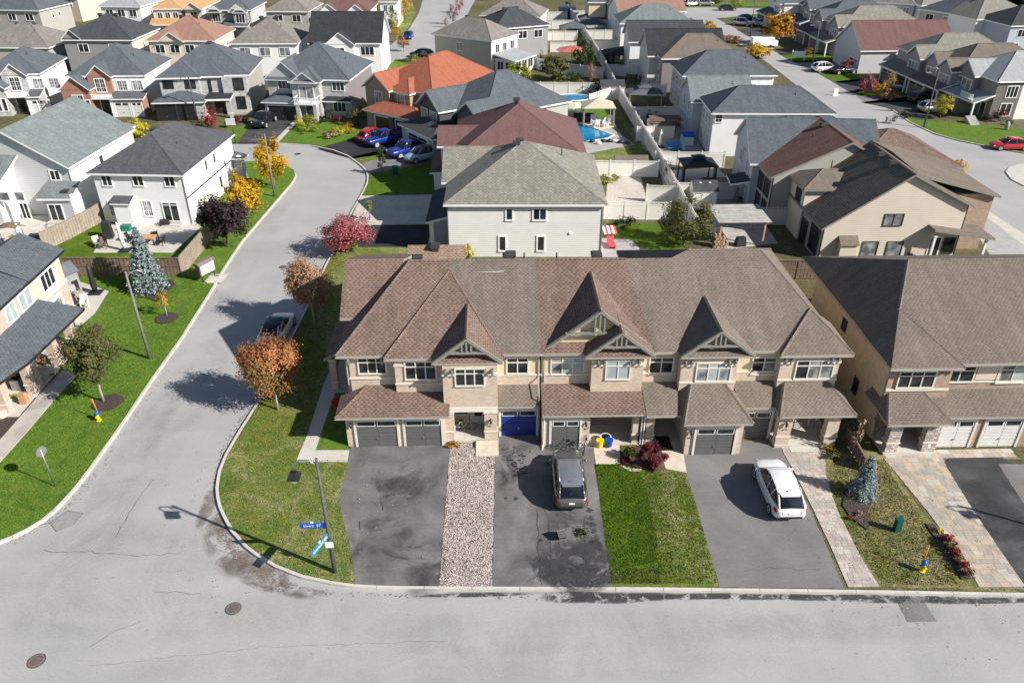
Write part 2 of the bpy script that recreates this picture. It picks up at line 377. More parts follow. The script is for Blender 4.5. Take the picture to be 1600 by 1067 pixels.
# ---------------------------------------------------------------- mesh building
class MB:
    def __init__(s): s.v = []; s.f = []; s.m = []; s.sm = []; s.mats = []
    def mi(s, mat):
        if mat not in s.mats: s.mats.append(mat)
        return s.mats.index(mat)
    def poly(s, pts, mat, smooth=False):
        i = len(s.v); s.v += [tuple(p) for p in pts]; s.f.append(tuple(range(i, i + len(pts)))); s.m.append(s.mi(mat)); s.sm.append(smooth)
    def box(s, x0, x1, y0, y1, z0, z1, mat, rot=0, piv=None):
        c = [(x, y, z) for z in (z0, z1) for x, y in ((x0, y0), (x1, y0), (x1, y1), (x0, y1))]
        if rot:
            px, py = piv or ((x0 + x1) / 2, (y0 + y1) / 2); ca, sa = math.cos(rot), math.sin(rot)
            c = [(px + (x - px) * ca - (y - py) * sa, py + (x - px) * sa + (y - py) * ca, z) for x, y, z in c]
        s.hexa(c, mat)
    def hexa(s, c, mat):
        i = len(s.v); s.v += [tuple(p) for p in c]; k = s.mi(mat)
        for f in ((3, 2, 1, 0), (4, 5, 6, 7), (0, 1, 5, 4), (1, 2, 6, 5), (2, 3, 7, 6), (3, 0, 4, 7)):
            s.f.append(tuple(i + j for j in f)); s.m.append(k); s.sm.append(False)
    def prism(s, pts, z0, z1, mat, side=None):
        n = len(pts); a = sum(pts[i][0] * pts[(i + 1) % n][1] - pts[(i + 1) % n][0] * pts[i][1] for i in range(n))
        if a < 0: pts = pts[::-1]
        i = len(s.v); s.v += [(p[0], p[1], z0) for p in pts] + [(p[0], p[1], z1) for p in pts]
        k = s.mi(mat); k2 = s.mi(side or mat)
        s.f.append(tuple(range(i + n, i + 2 * n))); s.m.append(k); s.sm.append(False)
        s.f.append(tuple(range(i + n - 1, i - 1, -1))); s.m.append(k2); s.sm.append(False)
        for j in range(n):
            q = (j + 1) % n; s.f.append((i + j, i + q, i + n + q, i + n + j)); s.m.append(k2); s.sm.append(False)
    def tube(s, pts, radii, mat, n=8, smooth=True, caps=True):
        pts = [Vector(p) for p in pts]
        if isinstance(radii, (int, float)): radii = [radii] * len(pts)
        i0 = len(s.v); k = s.mi(mat); ref = None
        for j, p in enumerate(pts):
            d = (pts[min(j + 1, len(pts) - 1)] - pts[max(j - 1, 0)]).normalized()
            a = Vector((0, 0, 1)) if abs(d.z) < .95 else Vector((1, 0, 0))
            if ref is None: ref = d.cross(a).normalized()
            ref = (ref - d * ref.dot(d)).normalized(); b2 = d.cross(ref)
            for q in range(n):
                t = 2 * math.pi * q / n; s.v.append(tuple(p + (ref * math.cos(t) + b2 * math.sin(t)) * radii[j]))
        for j in range(len(pts) - 1):
            for q in range(n):
                r = (q + 1) % n; s.f.append((i0 + j * n + q, i0 + j * n + r, i0 + (j + 1) * n + r, i0 + (j + 1) * n + q)); s.m.append(k); s.sm.append(smooth)
        if caps:
            s.f.append(tuple(i0 + q for q in range(n - 1, -1, -1))); s.m.append(k); s.sm.append(False)
            e = i0 + (len(pts) - 1) * n; s.f.append(tuple(e + q for q in range(n))); s.m.append(k); s.sm.append(False)
    def ball(s, c, rx, ry, rz, mat, nu=10, nv=6, jit=0, z0=-1.0):
        i0 = len(s.v); k = s.mi(mat)
        for a in range(nv + 1):
            t = math.pi * a / nv; 
            for b in range(nu):
                q = 2 * math.pi * b / nu; j = 1 + random.uniform(-jit, jit)
                s.v.append((c[0] + rx * j * math.sin(t) * math.cos(q), c[1] + ry * j * math.sin(t) * math.sin(q), c[2] + max(z0, math.cos(t)) * rz * j))
        for a in range(nv):
            for b in range(nu):
                r = (b + 1) % nu; s.f.append((i0 + a * nu + b, i0 + (a + 1) * nu + b, i0 + (a + 1) * nu + r, i0 + a * nu + r)); s.m.append(k); s.sm.append(True)
    def slabs(s, faces, th, top, side, soffit):
        """roof planes with thickness th, closed along their free edges"""
        key = lambda p: (round(p[0], 3), round(p[1], 3), round(p[2], 3)); cnt = {}
        for f in faces:
            for i in range(len(f)):
                e = frozenset((key(f[i]), key(f[(i + 1) % len(f)]))); cnt[e] = cnt.get(e, 0) + 1
        for f in faces:
            n = (Vector(f[1]) - Vector(f[0])).cross(Vector(f[2]) - Vector(f[0]))
            if n.z < 0: f = f[::-1]
            s.poly(f, top); s.poly([(p[0], p[1], p[2] - th) for p in f[::-1]], soffit)
            for i in range(len(f)):
                a, b = f[i], f[(i + 1) % len(f)]
                if cnt[frozenset((key(a), key(b)))] == 1:
                    s.poly([(a[0], a[1], a[2] - th), (b[0], b[1], b[2] - th), b, a], side)
    def build(s, name, parent=None, off=None, label=None, kind=None, loc=None, uv=True):
        me = bpy.data.meshes.new(name)
        me.from_pydata(s.v, [], s.f)
        for m in s.mats: me.materials.append(M[m])
        me.polygons.foreach_set('material_index', s.m); me.polygons.foreach_set('use_smooth', s.sm)
        if uv:
            L = me.uv_layers.new(name='UVMap'); nl = len(me.loops); co = np.empty(len(me.vertices) * 3); me.vertices.foreach_get('co', co); co = co.reshape(-1, 3)
            vi = np.empty(nl, dtype=np.int32); me.loops.foreach_get('vertex_index', vi)
            nf = len(me.polygons); nn = np.empty(nf * 3); me.polygons.foreach_get('normal', nn); nn = nn.reshape(-1, 3)
            ls = np.empty(nf, dtype=np.int32); me.polygons.foreach_get('loop_total', ls)
            n = np.repeat(nn, ls, axis=0); p = co[vi]
            u = np.stack([-n[:, 1], n[:, 0], np.zeros(nl)], 1); ln = np.linalg.norm(u, axis=1); fl = ln < .15
            u = u / np.maximum(ln, 1e-6)[:, None]; w = np.cross(n, u)
            U = (p * u).sum(1); V = (p * w).sum(1); U[fl] = p[fl, 0]; V[fl] = p[fl, 1]
            L.data.foreach_set('uv', np.stack([U, V], 1).astype(np.float32).ravel())
        if off is not None: me.transform(Matrix.Translation((-off[0], -off[1], 0)))
        o = bpy.data.objects.new(name, me); COL.objects.link(o)
        if parent: o.parent = parent
        if loc is not None: o.location = loc
        if label: o['label'] = label
        if kind: o['kind'] = kind
        return o
def tag(o, label, cat, group=None):
    o['label'] = label; o['category'] = cat
    if group: o['group'] = group
    return o
def empty(name, loc, rz, label, cat, group=None):
    o = bpy.data.objects.new(name, None); COL.objects.link(o); o.empty_display_size = .3
    o.location = loc; o.rotation_euler = (0, 0, rz)
    return tag(o, label, cat, group)
def clone(o, loc, rz, label, group=None, scale=None):
    r = o.copy(); COL.objects.link(r); r.location = loc; r.rotation_euler = (0, 0, rz); r['label'] = label
    if scale: r.scale = (scale,) * 3
    if group: r['group'] = group
    for ch in list(o.children):
        c = ch.copy(); COL.objects.link(c); c.parent = r
        for g in list(ch.children):
            d = g.copy(); COL.objects.link(d); d.parent = c
    return r
def sheet(name, pts, mat, z, px=True, kind='structure', label=None, th=None):
    P = [G(p[0], p[1], z) for p in pts] if px else [Vector((p[0], p[1], z)) for p in pts]
    if mat.startswith('mulch'): P = [Vector((q.x, q.y, z + .07)) for q in P]; z += .07
    if mat.split('_')[0] in ('lawn', 'drive', 'gravel', 'mulch') and not th:      # soft, slightly ragged edges
        Q = []; r_ = random.Random(len(P) + int(P[0].x * 10)); j_ = .07 if mat.startswith('lawn') else .03
        for i in range(len(P)):
            a_, b_ = P[i], P[(i + 1) % len(P)]; n_ = min(60, max(1, int((b_ - a_).length / .35)))
            Q += [a_.lerp(b_, k / n_) + (Vector((r_.uniform(-j_, j_), r_.uniform(-j_, j_), 0)) if k else Vector()) for k in range(n_)]
        P = Q
    b = MB()
    if th: b.prism([(p.x, p.y) for p in P], z - th, z, mat)
    else:
        a = sum(P[i].x * P[(i + 1) % len(P)].y - P[(i + 1) % len(P)].x * P[i].y for i in range(len(P)))
        if a < 0: P = P[::-1]
        b.poly([(p.x, p.y, z) for p in P], mat)
    o = b.build(name, kind=kind)
    if label: o['label'] = label
    return o
# ---------------------------------------------------------------- houses
class House:
    """a building: an Empty at its front left corner; geometry is authored in local x (along the front), y (away), z (up)"""
    def __init__(s, label, p1=None, p2=None, z=5.4, cat='house', name='house', group=None, origin=None, wall='sd_white', roof='sh_slate', fascia='white', trim='white', oh=.4, world=False):
        s.wall, s.roof, s.fascia, s.trim, s.oh = wall, roof, fascia, trim, oh
        if p1 is not None:
            a, b = G(*p1, z), G(*p2, z); s.o = Vector((a.x, a.y, 0)); s.ang = math.atan2(b.y - a.y, b.x - a.x); s.L = (b - a).length
        else: s.o = Vector((origin[0], origin[1], 0)); s.ang = origin[2] if len(origin) > 2 else 0; s.L = 0
        s.off = (s.o.x, s.o.y) if world else None
        s.root = empty(name, (s.o.x, s.o.y, 0), s.ang, label, cat, group)
        s.W = {}
    def toloc(s, P):
        if s.off: return Vector(P)
        d = P - s.o; ca, sa = math.cos(-s.ang), math.sin(-s.ang)
        return Vector((d.x * ca - d.y * sa, d.x * sa + d.y * ca, d.z))
    def at(s, px, py, z): return s.toloc(G(px, py, z))
    def onface(s, f, c, px, py):
        d = ray(px, py); o = s.toloc(Vector((0, 0, CAMH))) if not s.off else Vector((0, 0, CAMH))
        e = s.toloc(Vector((0, 0, CAMH)) + d) - o if not s.off else d
        k = 1 if f in 'fb' else 0; t = (c - o[k]) / e[k]; P = o + e * t
        return (P[1 - k], P.z)
    def mb(s, mat=None):
        mat = mat or s.wall
        if mat not in s.W: s.W[mat] = MB()
        return s.W[mat]
    def fbox(s, b, f, c, u0, u1, z0, z1, d0, d1, mat):
        if f == 'f': b.box(u0, u1, c - d1, c - d0, z0, z1, mat)
        elif f == 'b': b.box(u0, u1, c + d0, c + d1, z0, z1, mat)
        elif f == 'l': b.box(c - d1, c - d0, u0, u1, z0, z1, mat)
        else: b.box(c + d0, c + d1, u0, u1, z0, z1, mat)
    def put(s, b, name, parent=None, **k): return b.build(name, parent or s.root, s.off, **k)
    def block(s, x0, x1, y0, y1, ze, roof='hip', t=.5, rmat=None, wmat=None, z0=0.0, oh=None, th=.2, caps=True, top=None, name='roof'):
        """walls of a rectangular mass and the roof on it; x0..y1 are wall lines, ze the eave height"""
        oh = s.oh if oh is None else oh; rm = rmat or s.roof; wm = wmat or s.wall
        w = s.mb(wm); w.box(x0, x1, y0, y1, z0, ze - .02, wm)
        X0, X1, Y0, Y1 = x0 - oh, x1 + oh, y0 - oh, y1 + oh
        b = MB(); Wd, Dp = X1 - X0, Y1 - Y0; F = []; E = []
        if roof == 'hip':
            if Wd >= Dp:
                h = Dp / 2 * t; a = (X0 + Dp / 2, (Y0 + Y1) / 2, ze + h); c = (X1 - Dp / 2, (Y0 + Y1) / 2, ze + h)
            else:
                h = Wd / 2 * t; a = ((X0 + X1) / 2, Y0 + Wd / 2, ze + h); c = ((X0 + X1) / 2, Y1 - Wd / 2, ze + h)
            q = [(X0, Y0, ze), (X1, Y0, ze), (X1, Y1, ze), (X0, Y1, ze)]
            if Wd >= Dp: F = [[q[0], q[1], c, a], [q[1], q[2], c], [q[2], q[3], a, c], [q[3], q[0], a]]; E = [(q[0], a), (q[3], a), (q[1], c), (q[2], c), (a, c)]
            else: F = [[q[0], q[1], a], [q[1], q[2], c, a], [q[2], q[3], c], [q[3], q[0], a, c]]; E = [(q[0], a), (q[1], a), (q[2], c), (q[3], c), (a, c)]
            if (Vector(a) - Vector(c)).length < .05: F = [[q[0], q[1], a], [q[1], q[2], a], [q[2], q[3], a], [q[3], q[0], a]]
        elif roof == 'gx':
            ym = (Y0 + Y1) / 2; h = Dp / 2 * t; a = (X0, ym, ze + h); c = (X1, ym, ze + h)
            F = [[(X0, Y0, ze), (X1, Y0, ze), c, a], [(X1, Y1, ze), (X0, Y1, ze), a, c]]; E = [(a, c)]
            for x in (x0 + .002, x1 - .002): w.poly([(x, y0, ze - .02), (x, y1, ze - .02), (x, ym, ze + (y1 - y0) / 2 * t - .02)], wm)
        elif roof == 'gy':
            xm = (X0 + X1) / 2; h = Wd / 2 * t; a = (xm, Y0, ze + h); c = (xm, Y1, ze + h)
            F = [[(X0, Y1, ze), (X0, Y0, ze), a, c], [(X1, Y0, ze), (X1, Y1, ze), c, a]]; E = [(a, c)]
            for y in (y0 + .002, y1 - .002): w.poly([(x0, y, ze - .02), (x1, y, ze - .02), (xm, y, ze + (x1 - x0) / 2 * t - .02)], wm)
        if F:
            b.slabs(F, th, rm, s.fascia, 'soffit_white' if s.fascia == 'white' else s.fascia)
            if caps: s.caps(b, E, rm)
            s.put(b, name)
        return s
    def faces(s, F, rm=None, E=(), th=.2, name='roof', fas=None):
        b = MB(); fs = fas or s.fascia; b.slabs(F, th, rm or s.roof, fs, 'soffit_white' if fs == 'white' else fs)
        if E: s.caps(b, E, rm or s.roof)
        return s.put(b, name)
    def caps(s, b, E, rm, w=.13):
        for p, q in E:
            p, q = Vector(p), Vector(q); d = q - p
            if d.length < .3: continue
            d.normalize(); sd = Vector((d.y, -d.x, 0))
            if sd.length < .01: continue
            sd = sd.normalized() * w; up = Vector((0, 0, .045)); lo = Vector((0, 0, -.035))
            b.poly([p + sd + lo, q + sd + lo, q + up, p + up], rm); b.poly([p + up, q + up, q - sd + lo, p - sd + lo], rm)
    def skirt(s, x0, x1, yw, zw, ye, ze, hl=False, hr=False, rm=None, th=.16, side=None):
        """lean-to roof from the wall line yw, zw down to the eave ye, ze, with hipped ends if asked"""
        a = x0 + (yw - ye if hl is True else (hl or 0)); c = x1 - (yw - ye if hr is True else (hr or 0))
        F = [[(x0, ye, ze), (x1, ye, ze), (c, yw, zw), (a, yw, zw)]]; E = []
        if hl: F.append([(x0, yw, ze), (x0, ye, ze), (a, yw, zw)]); E.append(((x0, ye, ze), (a, yw, zw)))
        if hr: F.append([(x1, ye, ze), (x1, yw, ze), (c, yw, zw)]); E.append(((x1, ye, ze), (c, yw, zw)))
        return s.faces(F, rm, E, th, 'lower_roof')
    def win(s, f, c, u0, u1, z0, z1, n=2, transom=0, trim=None, pane='glass', bw=.1, sill=True, grid=0, mull=.07):
        if u1 < u0: u0, u1 = u1, u0
        if z1 < z0: z0, z1 = z1, z0
        trim = trim or s.trim; b = MB(); B = lambda *a: s.fbox(b, f, c, *a)
        B(u0 - bw, u1 + bw, z1, z1 + bw, .0, .07, trim); B(u0 - bw, u1 + bw, z0 - bw, z0, .0, .07 if not sill else .1, trim)
        B(u0 - bw, u0, z0, z1, .0, .07, trim); B(u1, u1 + bw, z0, z1, .0, .07, trim)
        zt = z1 - (z1 - z0) * transom if transom else z1
        if transom: B(u0, u1, zt - mull / 2, zt + mull / 2, .0, .06, trim)
        w = (u1 - u0) / n
        for i in range(1, n): B(u0 + w * i - mull / 2, u0 + w * i + mull / 2, z0, z1, .0, .062, trim)
        for i in range(n):
            for g in range(1, grid + 1):
                z = z0 + (zt - z0) * g / (grid + 1); B(u0 + w * i, u0 + w * (i + 1), z - .015, z + .015, .0, .045, trim)
            if grid: B(u0 + w * (i + .5) - .015, u0 + w * (i + .5) + .015, z0, zt, .0, .044, trim)
        o = s.put(b, 'window')
        for i in range(n):
            for za, zb in ((z0, zt),) + (((zt, z1),) if transom else ()):
                pm = pane if isinstance(pane, str) else pane[i % len(pane)]
                pb = MB(); s.fbox(pb, f, c, u0 + w * i + .012, u0 + w * (i + 1) - .012, za + .012, zb - .012, .002, .025, pm); s.put(pb, 'pane', o)
        return o
    def winpx(s, f, c, xa, ya, xb, yb, **k):
        (ua, za), (ub, zb) = s.onface(f, c, xa, ya), s.onface(f, c, xb, yb)
        return s.win(f, c, ua, ub, za, zb, **k)
    def garage(s, f, c, u0, u1, z1=2.15, mat='door_grey', trim=None, lites=2, z0=.14, rec=0, bw=.14, style=True):
        trim = trim or s.trim
        if u1 < u0: u0, u1 = u1, u0
        b = MB(); B = lambda *a: s.fbox(b, f, c, *a)
        B(u0 - bw, u1 + bw, z1, z1 + bw, 0, .09, trim); B(u0 - bw, u0, z0, z1, 0, .09, trim); B(u1, u1 + bw, z0, z1, 0, .09, trim)
        o = s.put(b, 'garage_door'); h = (z1 - z0) / 4
        for i in range(4):
            p = MB(); za, zb = z0 + h * i + .01, z0 + h * (i + 1) - .008
            s.fbox(p, f, c, u0 + .005, u1 - .005, za, zb, .0, .03, mat)
            if style:
                for k in range(2):
                    a0 = u0 + (u1 - u0) * (k / 2) + .09; a1 = u0 + (u1 - u0) * ((k + 1) / 2) - .09
                    if i < 3 or not lites:
                        for q in range(2): s.fbox(p, f, c, a0, a1, za + .05 + q * (h / 2 - .02), za + .05 + q * (h / 2 - .02) + h / 2 - .09, .03, .045, mat)
            s.put(p, 'door_panel', o)
        if lites:
            for k in range(lites):
                a0 = u0 + (u1 - u0) * (k / lites) + .1; a1 = u0 + (u1 - u0) * ((k + 1) / lites) - .1
                p = MB(); s.fbox(p, f, c, a0, a1, z1 - h + .1, z1 - .08, .03, .05, 'glass')
                for za, zb, ua, ub in ((z1 - h + .06, z1 - h + .1, a0, a1), (z1 - .08, z1 - .045, a0, a1), (z1 - h + .06, z1 - .045, a0 - .04, a0), (z1 - h + .06, z1 - .045, a1, a1 + .04)):
                    s.fbox(p, f, c, ua, ub, za, zb, .03, .055, 'white' if mat != 'door_black' else 'trim_dark')
                s.put(p, 'door_window', o)
        hb = MB(); um = (u0 + u1) / 2; s.fbox(hb, f, c, um - .05, um + .05, z0 + h * 1.1, z0 + h * 1.1 + .12, .045, .08, 'steel'); s.put(hb, 'handle', o)
        return o
    def door(s, f, c, u0, u1, z0, z1, mat='door_black', trim=None, glass=True):
        if u1 < u0: u0, u1 = u1, u0
        trim = trim or s.trim; b = MB(); B = lambda *a: s.fbox(b, f, c, *a)
        B(u0 - .1, u1 + .1, z1, z1 + .1, 0, .06, trim); B(u0 - .1, u0, z0, z1, 0, .06, trim); B(u1, u1 + .1, z0, z1, 0, .06, trim); B(u0, u1, z0, z1, 0, .03, mat)
        o = s.put(b, 'door')
        if glass:
            p = MB(); s.fbox(p, f, c, u0 + .18, u1 - .18, z0 + .5, z1 - .25, .03, .045, 'glass'); s.put(p, 'pane', o)
        hb = MB(); s.fbox(hb, f, c, u1 - .14, u1 - .09, z0 + .95, z0 + 1.1, .03, .08, 'steel'); s.put(hb, 'handle', o)
        return o
    def vent(s, x, y, z, n=1):
        for i in range(n):
            b = MB(); X = x + i * .0
            b.box(X - .26, X + .26, y - .26, y + .26, z - .3, z + .2, 'trim_dark'); b.box(X - .36, X + .36, y - .34, y + .34, z + .2, z + .42, 'trim_dark')
            b.box(X - .28, X + .28, y - .26, y + .26, z + .42, z + .48, 'trim_dark')
            s.put(b, 'roof_vent')
    def pipe(s, x, y, z, h=.5):
        b = MB(); b.tube([(x, y, z - .3), (x, y, z + h)], .055, 'trim_black', 8); s.put(b, 'vent_pipe')
    def column(s, x0, x1, y0, y1, z0, z1, mat='bk_tan', cap='stone_cap'):
        b = MB(); b.box(x0, x1, y0, y1, z0, z1, mat)
        e = .05
        b.box(x0 - e, x1 + e, y0 - e, y1 + e, z0 + .75, z0 + .85, cap); b.box(x0 - e, x1 + e, y0 - e, y1 + e, z1 - .16, z1 - .01, cap)
        return s.put(b, 'pillar')
    def spout(s, pts, mat='gutter'):
        b = MB(); b.tube(pts, .045, mat, 6, smooth=False); s.put(b, 'downpipe')
    def truss(s, xm, y, z0, half, t, mat='trim_greige', n=3):
        """timber truss in a gable end"""
        b = MB(); h = half * t; zt = z0 + h; d = .1
        def bar(x0, za, x1, zb, w=.09):
            v = Vector((x1 - x0, 0, zb - za)); nn = Vector((-v.z, 0, v.x)).normalized() * w
            b.hexa([(x0 - nn.x, y - d, za - nn.z), (x1 - nn.x, y - d, zb - nn.z), (x1 - nn.x, y, zb - nn.z), (x0 - nn.x, y, za - nn.z),
                    (x0 + nn.x, y - d, za + nn.z), (x1 + nn.x, y - d, zb + nn.z), (x1 + nn.x, y, zb + nn.z), (x0 + nn.x, y, za + nn.z)], mat)
        bar(xm - half, z0 - .05, xm, zt - .05, .13); bar(xm, zt - .05, xm + half, z0 - .05, .13)
        s.put(b, 'bargeboard'); b = MB()
        b2 = b
        zc = z0 + h * .42
        def bar2(*a, **k):
            bar(*a, **k)
        b = MB()
        v = half * .62
        bx = lambda x0, x1, za, zb: b.box(x0, x1, y - .14, y - .02, za, zb, mat)
        bx(xm - v, xm + v, zc - .07, zc + .07)
        for k in range(n):
            x = xm + (k - (n - 1) / 2) * .28
            bx(x - .05, x + .05, zc + .07, zt - .18 - abs(x - xm) * t)
        s.put(b, 'gable_truss')
    def finish(s):
        for m, b in s.W.items(): s.put(b, 'wall')
        return s.root
# ---------------------------------------------------------------- the setting: road, blocks of land, kerbs, lawns, drives
ZL = .12
g = MB(); g.box(-600, 600, -60, 900, -1.0, 0, 'road'); g.build('road', kind='structure', label='pale grey asphalt street that wraps round the corner lot')
LB = [(-420, 900), (-60, 871), (0, 849), (30, 837), (62, 819), (90, 796), (120, 763), (150, 723), (177, 685), (200, 652), (240, 592), (283, 532), (330, 457), (350, 422), (380, 377), (410, 342), (440, 307), (457, 287), (463, 276), (459, 267), (447, 259), (430, 254), (405, 253), (370, 255), (330, 258), (200, 262), (-120, 268)]
BB = [(2400, 940), (1600, 931), (1320, 926), (1000, 922), (700, 921), (600, 920), (560, 918), (520, 913), (470, 902), (430, 886), (390, 861), (362, 830), (345, 797), (339, 770), (343, 740), (354, 712), (375, 676), (405, 629), (432, 578), (456, 530), (476, 490), (512, 411), (528, 384), (549, 334), (564, 308), (574, 288), (575, 276), (571, 266), (560, 256), (544, 245), (521, 236), (487, 229), (448, 226), (418, 225), (370, 225), (330, 226), (200, 229), (-160, 233)]
a = [G(*p) for p in LB]; a += [Vector((-400, a[-1].y + 6, 0)), Vector((-400, a[0].y, 0))]
b = MB(); b.prism([(p.x, p.y) for p in a], -.5, ZL, 'lawn_lush', 'mulch'); b.build('ground', kind='structure', label='bright green corner lawn left of the side street')
b = MB(); a = [G(*p) for p in BB]; a += [Vector((-400, a[-1].y - 3, 0)), Vector((-500, 700, 0)), Vector((600, 700, 0)), Vector((400, 25, 0))]
b.prism([(p.x, p.y) for p in a], -.5, ZL, 'ground_far', 'mulch'); b.build('ground', kind='structure', label='ground of the built-up block beyond the street')
def kerb(pts, label, z=.15, w=.17, step=2.4, px=True):
    P = [G(*p) if px else Vector((p[0], p[1], 0)) for p in pts]
    d = [0]
    for i in range(len(P) - 1): d.append(d[-1] + (P[i + 1] - P[i]).length)
    def at(t):
        for i in range(len(P) - 1):
            if t <= d[i + 1] + 1e-6: return P[i].lerp(P[i + 1], (t - d[i]) / max(1e-6, d[i + 1] - d[i]))
        return P[-1]
    root = bpy.data.objects.new('kerb', None); COL.objects.link(root); root['kind'] = 'structure'; root['label'] = label
    n = int(d[-1] / step); fine = [0]
    for i in range(n):
        t0, t1 = i * step + .012, (i + 1) * step - .012; k = 3; a = [at(t0 + (t1 - t0) * j / k) for j in range(k + 1)]
        L = []; Rr = []
        for j in range(k + 1):
            dr = (at(min(d[-1], t0 + (t1 - t0) * j / k + .3)) - at(max(0, t0 + (t1 - t0) * j / k - .3))).normalized(); nn = Vector((-dr.y, dr.x, 0)) * w / 2
            L.append(a[j] + nn); Rr.append(a[j] - nn)
        m = MB(); m.prism([(p.x, p.y) for p in L + Rr[::-1]], -.05, z, 'kerb'); m.build('kerb_stone', root)
kerb(LB[1:20], 'pale concrete kerb along the corner lawn')
kerb([(1640, 931.5)] + BB[1:34], 'pale concrete kerb round the corner lot')
b = MB()
def grit(b, pts, r, n, z, mat='grit'):
    P = [G(*p) for p in pts]
    for i in range(n):
        k = random.randrange(len(P) - 1); c = P[k].lerp(P[k + 1], random.random()) + Vector((random.gauss(0, r), random.gauss(0, r * .7), 0)); q = random.uniform(.015, .07); a0 = random.uniform(0, 6); m_ = random.randint(5, 7)
        b.poly([(c.x + math.cos(a0 + t * 6.283 / m_) * q * random.uniform(.5, 1.3), c.y + math.sin(a0 + t * 6.283 / m_) * q * random.uniform(.4, 1), z + i * 1e-6) for t in range(m_)], mat)
grit(b, [(352, 838), (375, 872), (410, 895), (450, 914)], .34, 420, .010); grit(b, [(338, 800), (352, 838), (375, 872)], .16, 160, .012)
grit(b, [(450, 914), (520, 928), (700, 931), (1000, 932), (1600, 943)], .12, 200, .012); grit(b, [(335, 770), (350, 700), (400, 620), (460, 505), (520, 395)], .12, 260, .012)
grit(b, [(10, 853), (90, 806), (160, 730), (250, 592), (340, 450)], .14, 240, .012); grit(b, [(60, 1000), (500, 960), (900, 1010), (1500, 990)], 3.0, 26, .006, 'patch')
o_ = b.build('road_grit', kind='stuff', label='brown grit and leaf dust gathered along the kerbs')
# a pale band of pavement and a dark damp line along the gutter
sheet('gutter_strip', [(700, 924), (860, 923), (1000, 924.5), (1320, 928.5), (1600, 933.5), (1600, 938), (1320, 932.5), (1000, 928.5), (700, 927)], 'patch', .004)

sheet('asphalt_patch', [(1400, 934), (1440, 934), (1464, 970), (1418, 971)], 'drive_mid', .012)
sheet('asphalt_patch', [(76, 816), (106, 797), (131, 801), (115, 818), (87, 831)], 'patch', .008)
b = MB()
def crack(b, pts, w=.03, z=.013, mat='tar', jit=.10):
    P = []
    for i in range(len(pts) - 1):
        p, q = G(*pts[i]), G(*pts[i + 1]); n = max(2, int((q - p).length / .35))
        for j in range(n): P.append(p.lerp(q, j / n) + Vector((random.uniform(-jit, jit), random.uniform(-jit, jit), 0)))
    P.append(G(*pts[-1]))
    for i in range(len(P) - 1):
        d = (P[i + 1] - P[i]); 
        if d.length < 1e-4: continue
        n = Vector((-d.y, d.x, 0)).normalized() * w * random.uniform(.3, .7)
        b.poly([(q.x, q.y, z) for q in (P[i] - n, P[i + 1] - n, P[i + 1] + n, P[i] + n)], mat)
crack(b, [(68, 861), (140, 862), (190, 867), (240, 867), (283, 864)], .022)
crack(b, [(238, 749), (208, 792), (180, 840)], .02, jit=.05)
crack(b, [(240, 926), (275, 925), (312, 927)], .02)
crack(b, [(140, 1010), (180, 985), (220, 970)], .018, jit=.05)
crack(b, [(140, 1040), (420, 1010), (700, 1001)], .010, jit=.06)
for q in [((76, 818), (106, 798)), ((106, 798), (130, 802)), ((130, 802), (114, 820)), ((78, 817), (88, 830)), ((88, 830), (114, 820))]: crack(b, q, .02, jit=.02)
b.build('road_cracks', kind='structure')
def manhole(px, py, r, mat, label):
    p = G(px, py); o = MB(); o.tube([(0, 0, .0), (0, 0, .018)], r, 'iron_dark', 28, False); f = o.build('manhole_cover', loc=p)
    tag(f, label, 'manhole cover', 'manhole covers'); f.data.name = 'manhole_frame'
    c = MB(); c.tube([(0, 0, .018), (0, 0, .03)], r * .9, mat, 28, False)
    for i in range(-4, 5):
        for j in range(-4, 5):
            if i * i + j * j < 17: c.box(i * r * .18 - .02, i * r * .18 + .02, j * r * .18 - .02, j * r * .18 + .02, .03, .036, 'iron_dark')
    c.build('lid', f)
manhole(57, 1032, .40, 'iron_rust', 'round iron manhole cover in the lower left corner of the road')
manhole(364.5, 950.5, .39, 'iron_rust', 'round rusty manhole cover in the front road below the corner lawn')
manhole(442, 417.5, .36, 'iron_rust', 'farther of two manhole covers on the side street near the orange trees')
manhole(449.5, 438, .38, 'iron_rust', 'nearer of two manhole covers on the side street near the orange trees')
manhole(465, 241, .4, 'iron_dark', 'small manhole cover on the bend of the side street')
Z1, Z2, Z3 = ZL + .004, ZL + .008, ZL + .012
# corner lot lawns
COR = [(560, 917), (520, 911), (470, 900), (430, 884), (392, 860), (364, 829), (347, 796), (341, 770), (345, 741), (356, 713), (377, 677), (407, 630), (434, 579), (458, 531), (478, 491), (513, 412), (530, 385), (551, 336)]
sheet('lawn', COR + [(640, 336), (640, 420), (620, 560), (556, 655), (556, 700), (548, 706), (531, 776), (533, 800), (546, 850), (553, 890), (556, 916)], 'lawn_mix', Z1, label='patchy green and dry lawn on the corner')
sheet('lawn', [(1600, 929), (1495, 919), (1375, 917), (1337, 860), (1300, 790), (1283, 745), (1285, 705), (1380, 705), (1410, 760), (1470, 835), (1503, 880)], 'lawn_dry', Z1, label='patchy lawn with the small blue spruce')
sheet('lawn', [(957, 916), (948, 870), (938, 790), (929, 725), (968, 725), (1000, 732), (1001, 750), (1016, 776), (1013, 800), (1026, 830), (1021, 860), (1033, 884), (1012, 896), (990, 892), (975, 902), (962, 896), (956, 916)], 'lawn_rich', Z1 + .002, label='freshly laid deep green front lawn')
sheet('lawn', [(956, 916), (950, 885), (1000, 860), (1005, 800), (990, 750), (992, 732), (1072, 738), (1088, 790), (1108, 860), (1124, 916)], 'lawn_mix', Z1, label='older patchy lawn beside the deep green one')
